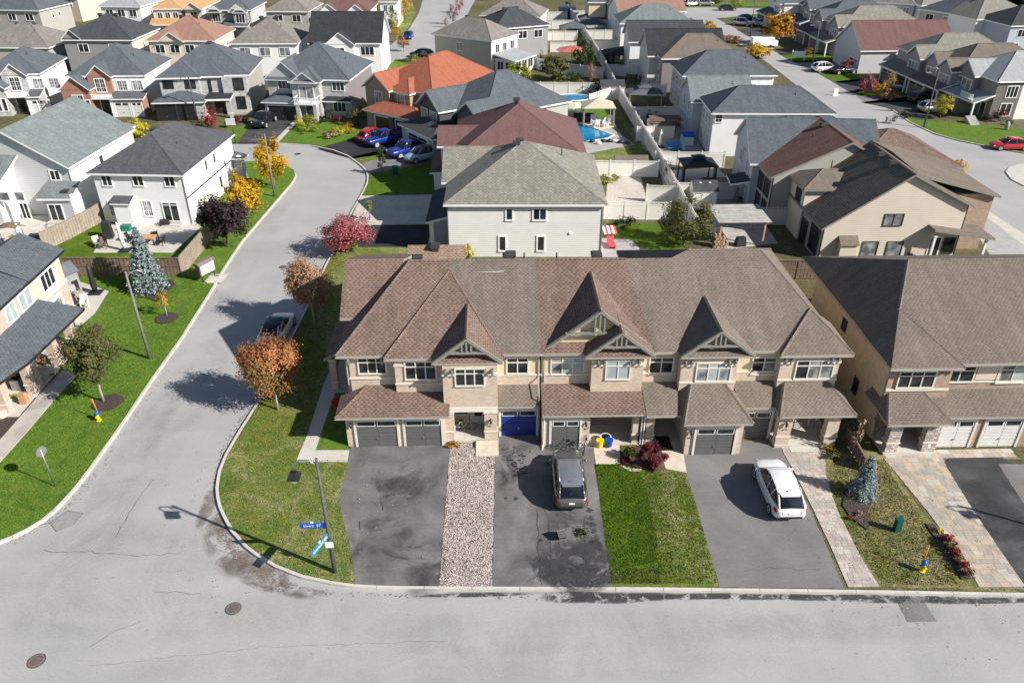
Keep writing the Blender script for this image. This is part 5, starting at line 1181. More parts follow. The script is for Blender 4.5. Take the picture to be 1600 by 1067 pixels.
# red roofed house
h = House('brick house with bright terracotta-red roof and maroon garage doors', (676, 148), (783, 117), 5.4, wall='bk_brown', roof='sh_red', trim='white')
h.block(.4, h.L - .4, .4, 10.6, 5.4, 'hip', .65); h.mb('sd_white').box(.8, h.L - .4, .34, .5, 0, 5.35, 'sd_white'); h.block(-1.6, 5, 6.6, 11.2, 5.3, 'gx', .75); h.block(-.9, 4, 3.4, 6.8, 5.2, 'hip', .7)
for y, x in ((8.0, -1.6), (4.4, -.9), (1.3, .4)): h.win('l', x, y, y + 1.3, 3.3, 4.8, 2, pane='curtain', grid=1)
h.block(-3.6, 0, -.2, 9.2, 2.8, 'hip', .45); h.garage('l', -3.6, 1.0, 3.6, 2.2, 'door_maroon', lites=0); h.garage('l', -3.6, 4.9, 7.5, 2.2, 'door_maroon', lites=0); h.column(-3.9, -3.5, 3.9, 4.7, 0, 2.7, 'st_dark'); h.vent(5.5, 5.6, 8.5); h.finish()

# row across the bend ------------------------------------------------
h = House('grey stone house with balcony and twin front gables across the bend', (410, 122), (547, 126), 5.6, wall='st_grey', roof='sh_slate', fascia='white', trim='white')
L = h.L; h.block(.5, L - .5, .5, 12.2, 5.6, 'hip', .62); h.mb('sd_dusk').box(L - .52, L - .46, .6, 12.2, 0, 5.5, 'sd_dusk')
h.block(4.5, L - 4.4, -.9, 4, 5.5, 'hip', .62)
def fgable(h, xa, xb, y, z, t, D=4, wm='sd_dusk', rm=None, trim='white', pent=True, oh=.35):
    """gable facing the front, with pent roof under it"""
    rm = rm or h.roof; xm = (xa + xb) / 2; hf = (xb - xa) / 2; zr = z + hf * t
    h.faces([[(xa, y + D, z), (xa, y, z), (xm, y, zr), (xm, y + D, zr)], [(xb, y, z), (xb, y + D, z), (xm, y + D, zr), (xm, y, zr)]], rm, [((xm, y, zr), (xm, y + D, zr))], .16, 'gable_roof', trim)
    b = MB(); b.poly([(xa + .2, y + oh, z), (xb - .2, y + oh, z), (xm, y + oh, zr - .15)], wm); h.put(b, 'gable_wall')
    if pent: h.faces([[(xa, y - .05, z - .1), (xb, y - .05, z - .1), (xb - .3, y + oh, z + .25), (xa + .3, y + oh, z + .25)]], rm, (), .1, 'pent_roof', trim)
h.mb().box(.6, 5.0, .1, 1.0, 2.8, 5.5, 'st_grey'); fgable(h, .3, 6.0, -.35, 5.55, .85, 6, 'sd_lgrey'); fgable(h, 4.6, L - 4.6, -1.35, 5.45, .75, 5, 'sd_lgrey')
h.winpx('f', .1, 434, 126, 454, 139, n=3); h.winpx('f', .5, 519, 129, 538, 142, n=3, transom=.0); h.winpx('f', .5, 521, 159, 541, 175, n=3, pane='glass'); h.win('f', -.9, 5.6, 7.6, 3.0, 4.8, 2, pane='curtain')
h.skirt(.1, 5.6, .5, 3.6, -2.2, 2.75, hl=True); h.mb().box(.5, 5.4, -1.8, .6, 0, 2.7, 'st_grey'); u0, _ = h.onface('f', -1.8, 421, 180); u1, _ = h.onface('f', -1.8, 464, 180); h.garage('f', -1.8, u0, u1, 2.2, 'door_black', trim='white')
h.skirt(L - 4.6, L - .2, .5, 3.2, -.4, 2.7, hl=.8, hr=.8, rm='sh_black')
m = MB(); m.box(5.2, L - 4.4, -2.6, -.9, 2.6, 2.8, 'white'); h.put(m, 'balcony_floor'); m = MB()
for i in range(14): x = 5.3 + i * (L - 9.8) / 13; m.box(x - .04, x + .04, -2.56, -2.48, 2.8, 3.5, 'white')
m.box(5.2, L - 4.4, -2.58, -2.46, 3.5, 3.58, 'white'); m.box(5.2, 5.3, -2.5, -.9, 3.5, 3.58, 'white'); m.box(L - 4.5, L - 4.4, -2.5, -.9, 3.5, 3.58, 'white'); h.put(m, 'balcony_rail')
h.column(5.4, 5.9, -2.5, -2.0, 0, 2.6, 'st_grey'); h.column(L - 5.0, L - 4.5, -2.5, -2.0, 0, 2.6, 'st_grey'); h.door('f', -.9, 6.3, 8.0, .2, 2.4, 'door_black'); h.pipe(L - 2.5, 6.5, 6.9); h.vent(5.2, 7.2, 8.9); h.vent(6.6, 7.2, 8.9); h.finish()

h = House('modern pale stone house with two black garage doors', (240, 123), (388, 120), 5.6, wall='st_grey', roof='sh_slate', fascia='white', trim='trim_black')
L = h.L; h.block(.5, L - .5, 1.6, 12.4, 5.6, 'hip', .6); h.block(.5, 6.0, .5, 6, 5.6, 'hip', .6); h.block(5.4, 9.2, 1.0, 6, 5.6, 'hip', .6); h.mb('sd_greige').box(L - .52, L - .46, 1.8, 12.4, 0, 5.5, 'sd_greige'); h.mb().box(9.2, L - .45, .5, 1.7, 0, 5.5, 'st_grey')
for q, y, n in [((254.5, 127, 271, 137.5), .5, 2), ((289, 127, 305.5, 137.5), .5, 2), ((325, 126, 331, 142), 1.0, 1), ((364, 123, 381, 140), .5, 2), ((369.5, 152, 385, 169), .5, 2)]: h.winpx('f', y, *q, n=n, transom=.25)
h.skirt(-.3, 7.2, .5, 3.7, -2.6, 2.8, hl=True, hr=True); h.mb().box(.2, 6.8, -2.2, .6, 0, 2.75, 'st_grey')
for xa, xb in ((247, 275.5), (280, 307)): u0, _ = h.onface('f', -2.2, xa, 180); u1, _ = h.onface('f', -2.2, xb, 180); h.garage('f', -2.2, u0, u1, 2.3, 'door_black', lites=0)
h.faces([[(7.0, -2.0, 3.0), (10.6, -2.0, 3.0), (10.6, 1.2, 3.3), (7.0, 1.2, 3.3)]], 'sh_black', th=.25, name='porch_roof'); h.column(10.0, 10.4, -1.6, -1.2, 0, 2.9, 'st_grey'); h.door('f', 1.0, 7.6, 9.0, .2, 2.5, 'door_black'); h.vent(6.8, 7.0, 8.8); h.pipe(10, 5.6, 7.3); h.finish()

def brickfront(label, a, b, wm, garage, roof='sh_slate'):
    h = House(label, a, b, 5.6, wall=wm, roof=roof, fascia='white', trim='white'); L = h.L
    h.block(.5, L - .5, 1.2, 12.2, 5.6, 'hip', .6); h.mb('sd_white').box(L - .52, L - .46, 1.4, 12.2, 0, 5.5, 'sd_white')
    h.mb('sd_white').box(6.6, L - .5, 1.0, 1.3, 2.8, 5.5, 'sd_white'); fgable(h, 3.1, 6.9, .1, 5.5, .9, 6, wm, pent=False); h.mb().box(3.3, 6.6, .5, 1.4, 0, 5.5, wm); fgable(h, -.3, 4.2, -1.6, 4.1, .85, 6, wm, pent=False); h.mb().box(0, 3.9, -1.2, 1.4, 0, 4.1, wm)
    for x in (7.2, 9.4): h.win('f', 1.0, x, x + 1.3, 3.5, 4.8, 2, grid=2, pane='curtain')
    h.win('f', .5, 4.3, 5.6, 3.4, 5.2, 2, grid=2); h.win('f', -1.2, 1.4, 2.8, .9, 3.3, 2, grid=3); h.win('f', -1.2, .5, 1.0, .9, 2.6, 1); h.win('f', -1.2, 3.1, 3.6, .9, 2.6, 1)
    m = MB(); m.box(3.9, 7.0, -1.2, .5, 2.7, 2.9, 'white'); m.box(3.9, 7.0, -1.25, -1.15, 3.35, 3.45, 'white')
    for i in range(10): m.box(4.0 + i * .32, 4.08 + i * .32, -1.24, -1.16, 2.9, 3.35, 'white')
    h.put(m, 'balcony'); h.column(6.4, 6.8, -1.1, -.7, 0, 2.7, 'white', 'white'); h.door('f', .5, 4.4, 5.6, .2, 2.5, 'door_black')
    h.skirt(6.6, L - .2, 1.0, 3.4, -1.4, 2.8); h.mb().box(6.8, L - .5, -1.0, 1.1, 0, 2.75, wm)
    h.garage('f', -1.0, 7.0, 9.0, 2.2, garage); h.garage('f', -1.0, 9.4, L - .8, 2.2, garage); h.pipe(L - 3, 5.6, 7.3); h.finish()
brickfront('pink brick house with arched gables and two white garage doors', (96, 121), (224, 120), 'bk_red', 'door_white')
brickfront('grey brick house with pointed gables at the upper left edge', (-40, 120), (60, 117), 'st_grey', 'door_white')

def quick(label, a, b, D, roof, wall, kind='hip', t=.55, z=5.6, wins=3, side=None, trim='white', extra=None, fascia='white', back=None, vz=True, ang=None, L=None, pane='glass', low=None):
    if ang is None: h = House(label, a, b, z, wall=wall, roof=roof, fascia=fascia, trim=trim)
    else: h = H_at(label, a, z, ang, wall=wall, roof=roof, fascia=fascia, trim=trim); h.L = L
    L = h.L; h.block(.4, L - .4, .4, D, z, kind, t)
    if wins: autowin(h, 'f', .4, .9, L - .9, z - 2.1, z - .8, wins, min(1.7, (L - 2) / wins * .6), pane=pane)
    if side: h.mb(side).box(L - .42, L - .36, .5, D - .1, 0, z - .1, side); autowin(h, 'r', L - .36, D * .3, D * .7, z - 2.0, z - 1.2, 2, .5, panes=1)
    if extra: extra(h)
    zz = z + (min(L, D) / 2) * t
    if vz:
        if kind == 'gy': h.vent(L / 2 - .8, D * .4, zz - .6)
        else: h.vent(L * .38, D / 2 + .6, zz - .4); h.vent(L * .6, D / 2 + .6, zz - .4)
    h.pipe(L * .7, D * .35, z + D * .35 * t * .9)
    h.finish(); return h
quick('house with blue-black hip roof behind the brick fronts', (93, 62.5), (206, 63), 12, 'sh_char', 'sd_grey', wins=2, side='sd_beige', extra=lambda h: fgable(h, 0, 4, .0, 5.5, .9, 5, 'sd_grey', pent=False))
quick('peach house with rosy-brown roof and small central gable', (226, 64), (336, 64), 11.5, 'sh_pink', 'sd_beige', wins=4, side='sd_beige', extra=lambda h: fgable(h, 2.3, 6.8, -.4, 5.5, .7, 5, 'sd_beige', pent=False))
quick('white house with mottled grey-brown hip roof behind the stone house', (356, 68.5), (466, 68), 12, 'sh_mix2', 'sd_white', wins=3, side='sd_white', pane='curtain')
quick('white gabled house with black shingle roof', (480, 68), (597, 68), 11, 'sh_black', 'sd_white', 'gx', .75, wins=0, extra=lambda h: (fgable(h, 3.0, 8.3, -.9, 5.5, .75, 5, 'sd_white', pent=False), h.mb().box(3.3, 8.0, -.5, .5, 0, 5.5, 'sd_white'), h.win('f', -.5, 4.9, 6.3, 3.5, 4.9, 2), h.win('f', .4, 9.0, 11.2, 3.6, 4.9, 3)))
quick('orange-roofed peach house at the top left', (234, 14.5), (284, 14), 11, 'sh_orange', 'sd_beige', wins=3, extra=lambda h: h.skirt(-.2, h.L, .4, 3.7, -2, 2.7))
quick('orange-roofed wing house with front gable at the top left', (284, 14), (316, 14), 12, 'sh_orange', 'sd_beige', wins=1, side='sd_white', extra=lambda h: fgable(h, 0, h.L, -.5, 5.4, .7, 6, 'sd_beige', pent=False))
def trussy(h):
    for xa, xb, y in ((0, 3.2, -.5), (4.6, 8.2, -.3), (5.8, 8.8, -1.3)): fgable(h, xa, xb, y, 5.3, .8, 5, 'sd_greige'); h.truss((xa + xb) / 2, y + .1, 5.3, (xb - xa) / 2 - .1, .8, 'white')
    h.mb().box(5.9, 8.7, -1.0, .5, 0, 5.2, h.wall); h.win('f', -1.0, 6.4, 8.2, 3.2, 4.7, 3); h.win('f', .4, 1, 2.6, 3.2, 4.7, 3); h.skirt(3.5, 9, .4, 3.3, -2.4, 2.7)
quick('dark house with white gable trusses at the top left', (322, 16), (392, 16), 12, 'sh_slate', 'sd_grey', wins=0, side='sd_lgrey', extra=trussy)
quick('house with taupe hip roof and timber posts at the top', (412, 18), (482, 18.5), 12, 'sh_mix2', 'sd_greige', wins=2, side='sd_grey')
quick('white house with maroon roof and twin gables at the top', (494, 19), (577, 19), 12, 'sh_plum', 'sd_white', wins=0, side='sd_white', extra=lambda h: (fgable(h, .2, 5, -.5, 5.4, .75, 5, 'sd_white', pent=False), fgable(h, 6, 10.5, -.5, 5.4, .75, 5, 'sd_white', pent=False)))
quick('long taupe house at the top left corner', (-60, 14), (60.5, 17), 11, 'sh_slate', 'sd_greige', wins=4, side='sd_greige')
quick('low house with pale speckled roof at the left edge', (-40, 74), (76, 75), 11, 'sh_mix2', 'sd_greige', wins=0, z=4.4)
quick('white house with pale green-grey roof at the top left', (152, 10), (219, 11), 12, 'sh_pale', 'sd_white', wins=3, side='sd_white')
quick('grey house with slate roof beyond the low house', (60, -6), (120, -4), 11, 'sh_taupe', 'sd_tan', wins=2)
# distant roofs past the top edge
for i, (a, b, r, w_) in enumerate([((-40, -22), (40, -22), 'sh_char', 'sd_grey'), ((60, -26), (130, -25), 'sh_slate', 'sd_white'), ((150, -24), (220, -24), 'sh_mix2', 'sd_tan'), ((240, -20), (310, -20), 'sh_taupe', 'sd_white'), ((340, -20), (410, -19), 'sh_plum', 'sd_beige'), ((430, -20), (500, -19), 'sh_slate', 'sd_white'), ((515, -22), (590, -22), 'sh_char', 'sd_white')]):
    pass
# white houses by the far street
h = House('grey-green sided house with white rear and glazed sunroom by the far street', (674, 53), (768, 65), 5.6, wall='sd_greige', roof='sh_mix2'); L = h.L
h.block(.4, L - .4, .4, 8.6, 5.6, 'hip', .6); h.mb('sd_white').box(L - .42, L - .34, .42, 8.6, 0, 5.5, 'sd_white'); h.win('f', .4, 5.4, 6.8, 3.3, 4.6, 2); autowin(h, 'r', L - .34, 1, 8, 3.4, 4.7, 3, 1.1)
h.mb('white').box(L, L + 4, 1, 7.4, 0, 2.6, 'white'); h.faces([[(L - .3, .6, 3.4), (L + 4.4, .6, 2.6), (L + 4.4, 7.8, 2.6), (L - .3, 7.8, 3.4)]], 'sh_pale', name='sunroom_roof'); autowin(h, 'f', 1, L + .3, L + 3.8, .8, 2.2, 2, 1.3, panes=2); autowin(h, 'r', L + 4, 1.4, 7.2, .8, 2.2, 3, 1.5); h.vent(4.5, 5, 8.0); h.finish()
quick('grey-sided house with black roof by the far street', (774, 46), (861, 39), 10, 'sh_char', 'sd_grey', wins=3, ang=None)
quick('mottled roof house further up the far street', (748, 24), (845, 27), 10, 'sh_mix2', 'sd_white', wins=3)
quick('narrow cream house wall at the top centre', (918, 4), (950, 4), 10, 'sh_slate', 'sd_cream', wins=0)
quick('white house end at the top left of the far street', (590, 3), (622, 3), 10, 'sh_mix2', 'sd_white', wins=2)

# column of houses between the centre yards and the right street (ends face left)
def leftwins(h, x, D, rows=((3.4, 4.7), (.8, 2.4)), n=3, w=1.2, trim=None, pane='glass'):
    for a, b in rows: autowin(h, 'l', x, .9, D - .6, a, b, n, w, trim=trim, pane=pane, grid=1)
quick('large house with blue-grey hip roof and grey-blue rear wall, upper right centre', (1112, 177), (1308, 178), 7.4, 'sh_slate', 'sd_white', 'hip', .62, wins=0, extra=lambda h: (leftwins(h, .38, 7.4), h.mb('sd_blue').box(.38, .4, .45, 7.4, 0, 5.5, 'sd_blue'), h.winpx('f', .4, 1119, 180, 1127, 191, n=1, grid=1), h.block(h.L - 6, h.L - .6, -.0, 7, 5.0, 'hip', .5)), vz=True)
h = House('house with long slate gable roof behind the brown roofed pair', (1172, 256), (1392, 262), 5.2, wall='sd_blue', roof='sh_slate', fascia='white'); h.block(.4, h.L - 1, .4, 10.5, 5.2, 'gx', .62); leftwins(h, .38, 9, n=2)
h.faces([[(-1.6, .2, 2.9), (.4, .2, 3.3), (.4, 3.2, 3.3), (-1.6, 3.2, 2.9)]], 'sh_char', name='porch_roof'); h.block(h.L - 2, h.L + 2.0, 3.5, 10.5, 4.0, 'gx', .4); h.finish()
quick('small green-grey gabled house wedged behind the blue-grey hip roof', (1080, 160), (1180, 160), 8, 'sh_green', 'sd_blue', 'gx', .6, z=5.0, wins=0, extra=lambda h: leftwins(h, .38, 8, n=2))
quick('house with deep slate hip roof and white side wall, centre right', (1066, 119), (1216, 118), 8.4, 'sh_slate', 'sd_white', 'hip', .62, wins=0, extra=lambda h: (h.mb('sd_blue').box(.38, .4, .45, 8.4, 0, 5.5, 'sd_blue'), leftwins(h, .37, 8.4)))
quick('dusky sided house with taupe-pebbled roof, centre right', (1033, 92), (1168, 91), 9.2, 'sh_taupe', 'sd_dusk', 'hip', .6, wins=0, extra=lambda h: leftwins(h, .38, 9, n=2))
quick('gabled house with streaky black shingles, centre right', (1012, 88), (1136, 87), 9.0, 'sh_black', 'sd_lgrey', 'gx', .72, z=5.4, wins=0)
quick('white house with plain dark gable roof, upper centre right', (982, 66), (1104, 66), 9.0, 'sh_char', 'sd_white', 'gx', .6, wins=0, extra=lambda h: fgable(h, 5.5, 9.5, -.4, 5.3, .6, 5, 'sd_white', pent=False))
quick('house with pale sea-green hip roof at the top centre', (968, 37), (1086, 37), 10, 'sh_green', 'sd_white', 'hip', .55, wins=0, extra=lambda h: (h.mb('sd_blue').box(.38, .4, .45, 10, 0, 5.5, 'sd_blue'), leftwins(h, .37, 10, n=3)))
quick('rosy brown roofed house at the top centre', (966, 20), (1074, 18), 10, 'sh_pink', 'sd_white', 'gx', .5, wins=0)
quick('blue sided house at the top centre', (950, 6), (1000, 5), 10, 'sh_slate', 'sd_blue', 'hip', .5, wins=2)

# brown-roofed pair next to the right street: ridge runs away, long slope to the left
def pair(label, apx, lf, lb, rt, zl, za, zr, roof, wall, base_px=None, Dmin=None):
    """gable front towards the camera; lf/lb = left eave near/far, apx = apex, rt = right eave"""
    A = G(*lf, zl); Bq = G(*lb, zl); h = House(label, origin=(A.x, A.y, 0), wall=wall, roof=roof, fascia='trim_greige', trim='trim_greige')
    D = Bq.y - A.y if Dmin is None else Dmin
    ax = G(*apx, za).x - A.x; rx = G(*rt, zr).x - A.x
    h.faces([[(0, 0, zl), (ax, 0, za), (ax, D, za), (0, D, zl)], [(rx, 0, zr), (rx, D, zr), (ax, D, za), (ax, 0, za)]], roof, [((ax, 0, za), (ax, D, za))])
    w = h.mb(); o = .35
    zf = lambda x: zl + (za - zl) * x / ax if x < ax else za - (za - zr) * (x - ax) / (rx - ax)
    for y in (o, D - .3): w.poly([(o, y, 0), (rx - o, y, 0), (rx - o, y, zf(rx - o) - .15), (ax, y, za - .15), (o, y, zf(o) - .15)], wall)
    w.box(o, o + .1, o, D - .3, 0, zf(o) - .16, wall); w.box(rx - o - .1, rx - o, o, D - .3, 0, zf(rx - o) - .16, wall)
    return h, ax, rx, D
h, ax, rx, D = pair('beige sided house with dark ribbed gable roof and side porch', (1453, 288), (1284, 358), (1253, 324), (1534, 330), 3.4, 8.4, 5.4, 'sh_ribbed', 'sd_beige', Dmin=9.6)
for q, n in [((1384, 335, 1408, 352), 2), ((1349, 378, 1366, 404), 1), ((1388, 378, 1404, 404), 1)]: h.winpx('f', .35, *q, n=n, trim='trim_dark', bw=.05, pane='curtain')
h.mb('sd_greige').box(.33, .35, .4, D - .4, 0, 3.3, 'sd_greige'); autowin(h, 'l', .33, .6, 3.2, .5, 2.9, 1, 2.0, trim='trim_dark', transom=.3, panes=2); autowin(h, 'l', .33, 3.6, 5.4, .2, 2.4, 1, 1.4, trim='trim_dark')
a = h.at(1240, 285, 5.4); c_ = h.at(1306, 303, 5.4)
h.block(.1, 5.8, 5.3, 9.6, 5.3, 'hip', .45, rmat='sh_taupe2', wmat='sd_beige'); h.win('l', .1, 6.2, 7.4, 3.6, 4.8, 2, trim='trim_dark')
u0, _ = h.onface('f', .35, 1306, 395); u1, _ = h.onface('f', .35, 1332, 395); h.mb().box(u0, u1, -.35, .4, 0, 2.0, 'sd_beige'); h.faces([[(u0 - .1, -.5, 2.0), (u1 + .1, -.5, 2.0), (u1 + .1, .35, 2.6), (u0 - .1, .35, 2.6)]], 'sh_taupe2', th=.1, name='lower_roof')
h.mb('bk_brown').box(rx - 1.2, rx + 3.2, 2.6, 12.4, 0, 5.6, 'bk_brown'); h.faces([[(rx - 4.5, 2.2, 5.4 + 2.2), (rx - 4.5, 8, 7.9), (rx + 3.6, 8, 5.5), (rx + 3.6, 2.2, 5.5)], [(rx - 4.5, 8, 7.9), (rx - 4.5, 12.8, 7.6), (rx + 3.6, 12.8, 5.5), (rx + 3.6, 8, 5.5)]], 'sh_taupe2')
h.faces([[(rx - 3.5, -.9, 3.6), (rx + 2.2, -.9, 2.7), (rx + 2.2, 2.2, 2.7), (rx - 3.5, 2.2, 3.6)]], 'sh_taupe2', name='porch_roof'); h.column(rx + 1.6, rx + 1.8, -.6, -.4, 0, 2.7, 'white', 'white'); h.column(rx - 3.2, rx - 3.0, -.6, -.4, 0, 2.9, 'white', 'white')
h.door('f', .35, rx - 2.9, rx - 2.0, .2, 2.3, 'door_black', trim='white'); h.win('f', .35, rx - 1.6, rx - .7, .8, 2.2, 1, trim='trim_dark'); h.vent(ax - .5, 6, 8.0); h.vent(ax - .5, 3.6, 8.0); h.pipe(ax - 4, 8, 6.6); h.finish()
h, ax, rx, D = pair('greige house with reddish-brown ribbed roof beside the dark roofed one', (1349, 234), (1205, 277), (1180, 252), (1400, 262), 5.2, 8.6, 6.4, 'sh_brown2', 'sd_greige', Dmin=9.5)
h.mb('sd_greige').box(.33, .35, .4, D - .4, 0, 5.0, 'sd_greige'); autowin(h, 'l', .33, .6, 4.6, 2.8, 4.4, 2, 1.5, trim='trim_dark', transom=.3); autowin(h, 'l', .33, .6, 4.6, .4, 2.2, 2, 1.3, trim='trim_dark')
h.block(rx - 2, rx + 8.5, 3, 13, 5.2, 'hip', .45, rmat='sh_brown'); h.vent(ax - .5, 6.4, 8.2); h.pipe(ax - 2, 5, 7.7); h.finish()

# east side of the right street: fronts face left
def east(label, px, z, ang, Lx, Ly, roof, wall, front, kind='hip', t=.6, bays=(), garagem='door_grey', low=True, zz=None):
    h = H_at(label, px, z, ang, wall=wall, roof=roof, trim='white'); h.block(.4, Lx, .4, Ly, z, kind, t); h.mb(front).box(.36, .44, .42, Ly - .02, 0, z - .1, front)
    for (ya, yb, d) in bays:
        h.block(.4 - d, 4.5, ya, yb, z - .1, 'gx', .75, wmat=front, rmat=roof); h.win('l', .4 - d, ya + .5, yb - .5, z - 2.3, z - .9, 3, pane='curtain')
    if low:
        h.faces([[(-2.6, .2, 2.7), (.4, .2, 3.7), (.4, Ly, 3.7), (-2.6, Ly, 2.7)]], roof, name='lower_roof'); h.mb(front).box(-2.2, .4, Ly * .42, Ly - .3, 0, 2.7, front); h.garage('l', -2.2, Ly * .48, Ly - .8, 2.3, garagem)
        h.column(-2.3, -2.1, .5, .7, 0, 2.7, 'white', 'white'); h.door('l', .36, 1.6, 2.6, .2, 2.3, 'door_black')
    return h
h = east('dark brown corner house with pale roof, gables and upper balcony', (1560, 128), 5.6, 4, 16, 10.5, 'sh_pale', 'sd_off', 'sd_dusk', bays=((4.2, 8.6, 1.0),), t=.55)
h.mb('st_dark').box(.34, 4.2, .34, .42, 0, 5.4, 'st_dark'); h.win('f', .34, 2.0, 3.6, 3.3, 4.8, 3); h.win('f', .34, 1.8, 3.4, .7, 2.4, 2)
m = MB(); m.box(-2.4, .4, 1.0, 3.8, 2.7, 2.85, 'white'); m.box(-2.45, -2.35, 1.0, 3.8, 3.5, 3.58, 'white')
for i in range(11): m.box(-2.44, -2.38, 1.0 + i * .28, 1.06 + i * .28, 2.85, 3.5, 'white')
h.put(m, 'balcony'); m = MB()
for i in range(6): m.box(-3.6 + i * .0, -2.2, -2 + i * .3, -1.7 + i * .3, 0, .2 + i * .16, 'concrete_grey')
h.put(m, 'steps'); h.finish()
east('house with grey-brown roof and sunlit bay next to the balcony house', (1500, 112), 5.4, 3, 15, 9.6, 'sh_taupe', 'sd_beige', 'sd_grey', bays=((.5, 4.0, 1.2), (5.0, 8.6, .6))).finish()
east('house with mottled beige roof and row of tall front windows', (1448, 92), 5.4, 3, 15, 9.4, 'sh_mix', 'sd_off', 'sd_grey', bays=((.6, 4.4, .9),)).finish()
h = east('bungalow wing with beige streaked roof and brown garage', (1400, 84), 3.6, 2, 12, 6.5, 'sh_mix', 'bk_brown', 'bk_brown', low=False); h.garage('l', .3, 1, 4.2, 2.3, 'door_white'); h.finish()
h = east('gabled house with wide plum roof on the right street', (1345, 80), 4.0, 2, 17, 11, 'sh_plum', 'sd_lgrey', 'sd_lgrey', kind='gx', t=.72, low=False); h.garage('l', .34, 1.2, 4.2, 2.3, 'door_white'); h.vent(6, 6, 7.6); h.vent(13, 6, 7.6); h.finish()
east('cream sided house with beige mottled roof and small porch gable', (1317, 42), 5.6, 2, 16, 9.4, 'sh_mix', 'sd_off', 'sd_grey', bays=((.6, 4.6, .8),)).finish()
east('grey house with blue-grey roof behind the big orange tree', (1292, 31), 5.6, 2, 15, 9, 'sh_slate', 'sd_white', 'sd_grey', bays=((.6, 4.4, .8),)).finish()
east('second slate roofed house behind the big orange tree', (1272, 15), 5.6, 2, 15, 9, 'sh_slate', 'sd_white', 'sd_grey', bays=((.6, 4.4, .8),)).finish()
east('white house with dark low roof at the top right junction', (1225, 6), 5.6, 2, 13, 10, 'sh_slate', 'sd_white', 'sd_white', bays=((.6, 4.4, .8),)).finish()
# third row at the upper right
quick('white house with large beige roof at the upper right', (1526, 31), (1625, 27), 12, 'sh_mix', 'sd_white', wins=3)
quick('blue-grey house at the right edge near the top', (1580, 41), (1690, 38), 10, 'sh_char', 'sd_blue', wins=3, extra=lambda h: (h.win('f', .4, 1, 3, .8, 2.3, 2),))
quick('grey house with cream end wall behind the plum roof', (1434, 14), (1530, 28), 10, 'sh_slate', 'sd_greige', wins=3, side='sd_cream')
quick('blue house behind the beige roofs at the upper right', (1360, 3), (1432, 8), 9, 'sh_mix2', 'sd_blue', wins=4)
quick('beige roofed house at the top right', (1440, 9), (1500, 6), 10, 'sh_mix', 'sd_off', wins=0)
# ---------------------------------------------------------------- trees, shrubs, flowers
rng = np.random.default_rng(11)
def leaf_mesh(name, C, S, mat, N=None, aspect=1.6):
    """C centres, S sizes: one small folded leaf-shaped face each"""
    n = len(C)
    d = rng.normal(size=(n, 3)); d /= np.linalg.norm(d, axis=1)[:, None] + 1e-9
    if N is not None: d = d * .75 + N; d /= np.linalg.norm(d, axis=1)[:, None] + 1e-9
    a = rng.normal(size=(n, 3)); a -= d * (a * d).sum(1)[:, None]; a /= np.linalg.norm(a, axis=1)[:, None] + 1e-9
    b = np.cross(d, a); S = S[:, None]
    V = np.stack([C - a * S * aspect * .5, C + b * S * .5, C + a * S * aspect * .5, C - b * S * .5], 1).reshape(-1, 3)
    me = bpy.data.meshes.new(name); me.vertices.add(n * 4); me.vertices.foreach_set('co', V.astype(np.float32).ravel())
    me.loops.add(n * 4); me.loops.foreach_set('vertex_index', np.arange(n * 4, dtype=np.int32)); me.polygons.add(n)
    me.polygons.foreach_set('loop_start', np.arange(0, n * 4, 4, dtype=np.int32)); me.polygons.foreach_set('loop_total', np.full(n, 4, dtype=np.int32))
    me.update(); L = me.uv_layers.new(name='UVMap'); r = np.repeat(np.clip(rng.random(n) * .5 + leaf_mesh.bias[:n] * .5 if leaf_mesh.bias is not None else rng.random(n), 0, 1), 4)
    L.data.foreach_set('uv', np.stack([r, r], 1).astype(np.float32).ravel()); me.materials.append(M[mat]); return me
leaf_mesh.bias = None
def crown_points(rx, rz, n, clumps, fill=.55, shape='ball'):
    cc = rng.normal(size=(clumps, 3)); cc /= np.linalg.norm(cc, axis=1)[:, None]
    rad = rng.uniform(fill, .98, clumps)[:, None]; cc = cc * rad
    if shape == 'egg': cc[:, :2] *= (1 - .35 * np.clip(cc[:, 2:3], 0, 1)) 
    if shape == 'flat': cc[:, 2] = np.abs(cc[:, 2]) * .8 - .2
    k = rng.integers(0, clumps, n); sz = rng.uniform(.12, .30, clumps)
    P = cc[k] + rng.normal(size=(n, 3)) * sz[k][:, None] * .62
    bias = rng.random(clumps)[k]
    N = P / (np.linalg.norm(P, axis=1)[:, None] + 1e-6); N[:, 2] += .5
    return P * np.array([rx, rx, rz]), N, cc * np.array([rx, rx, rz]), bias
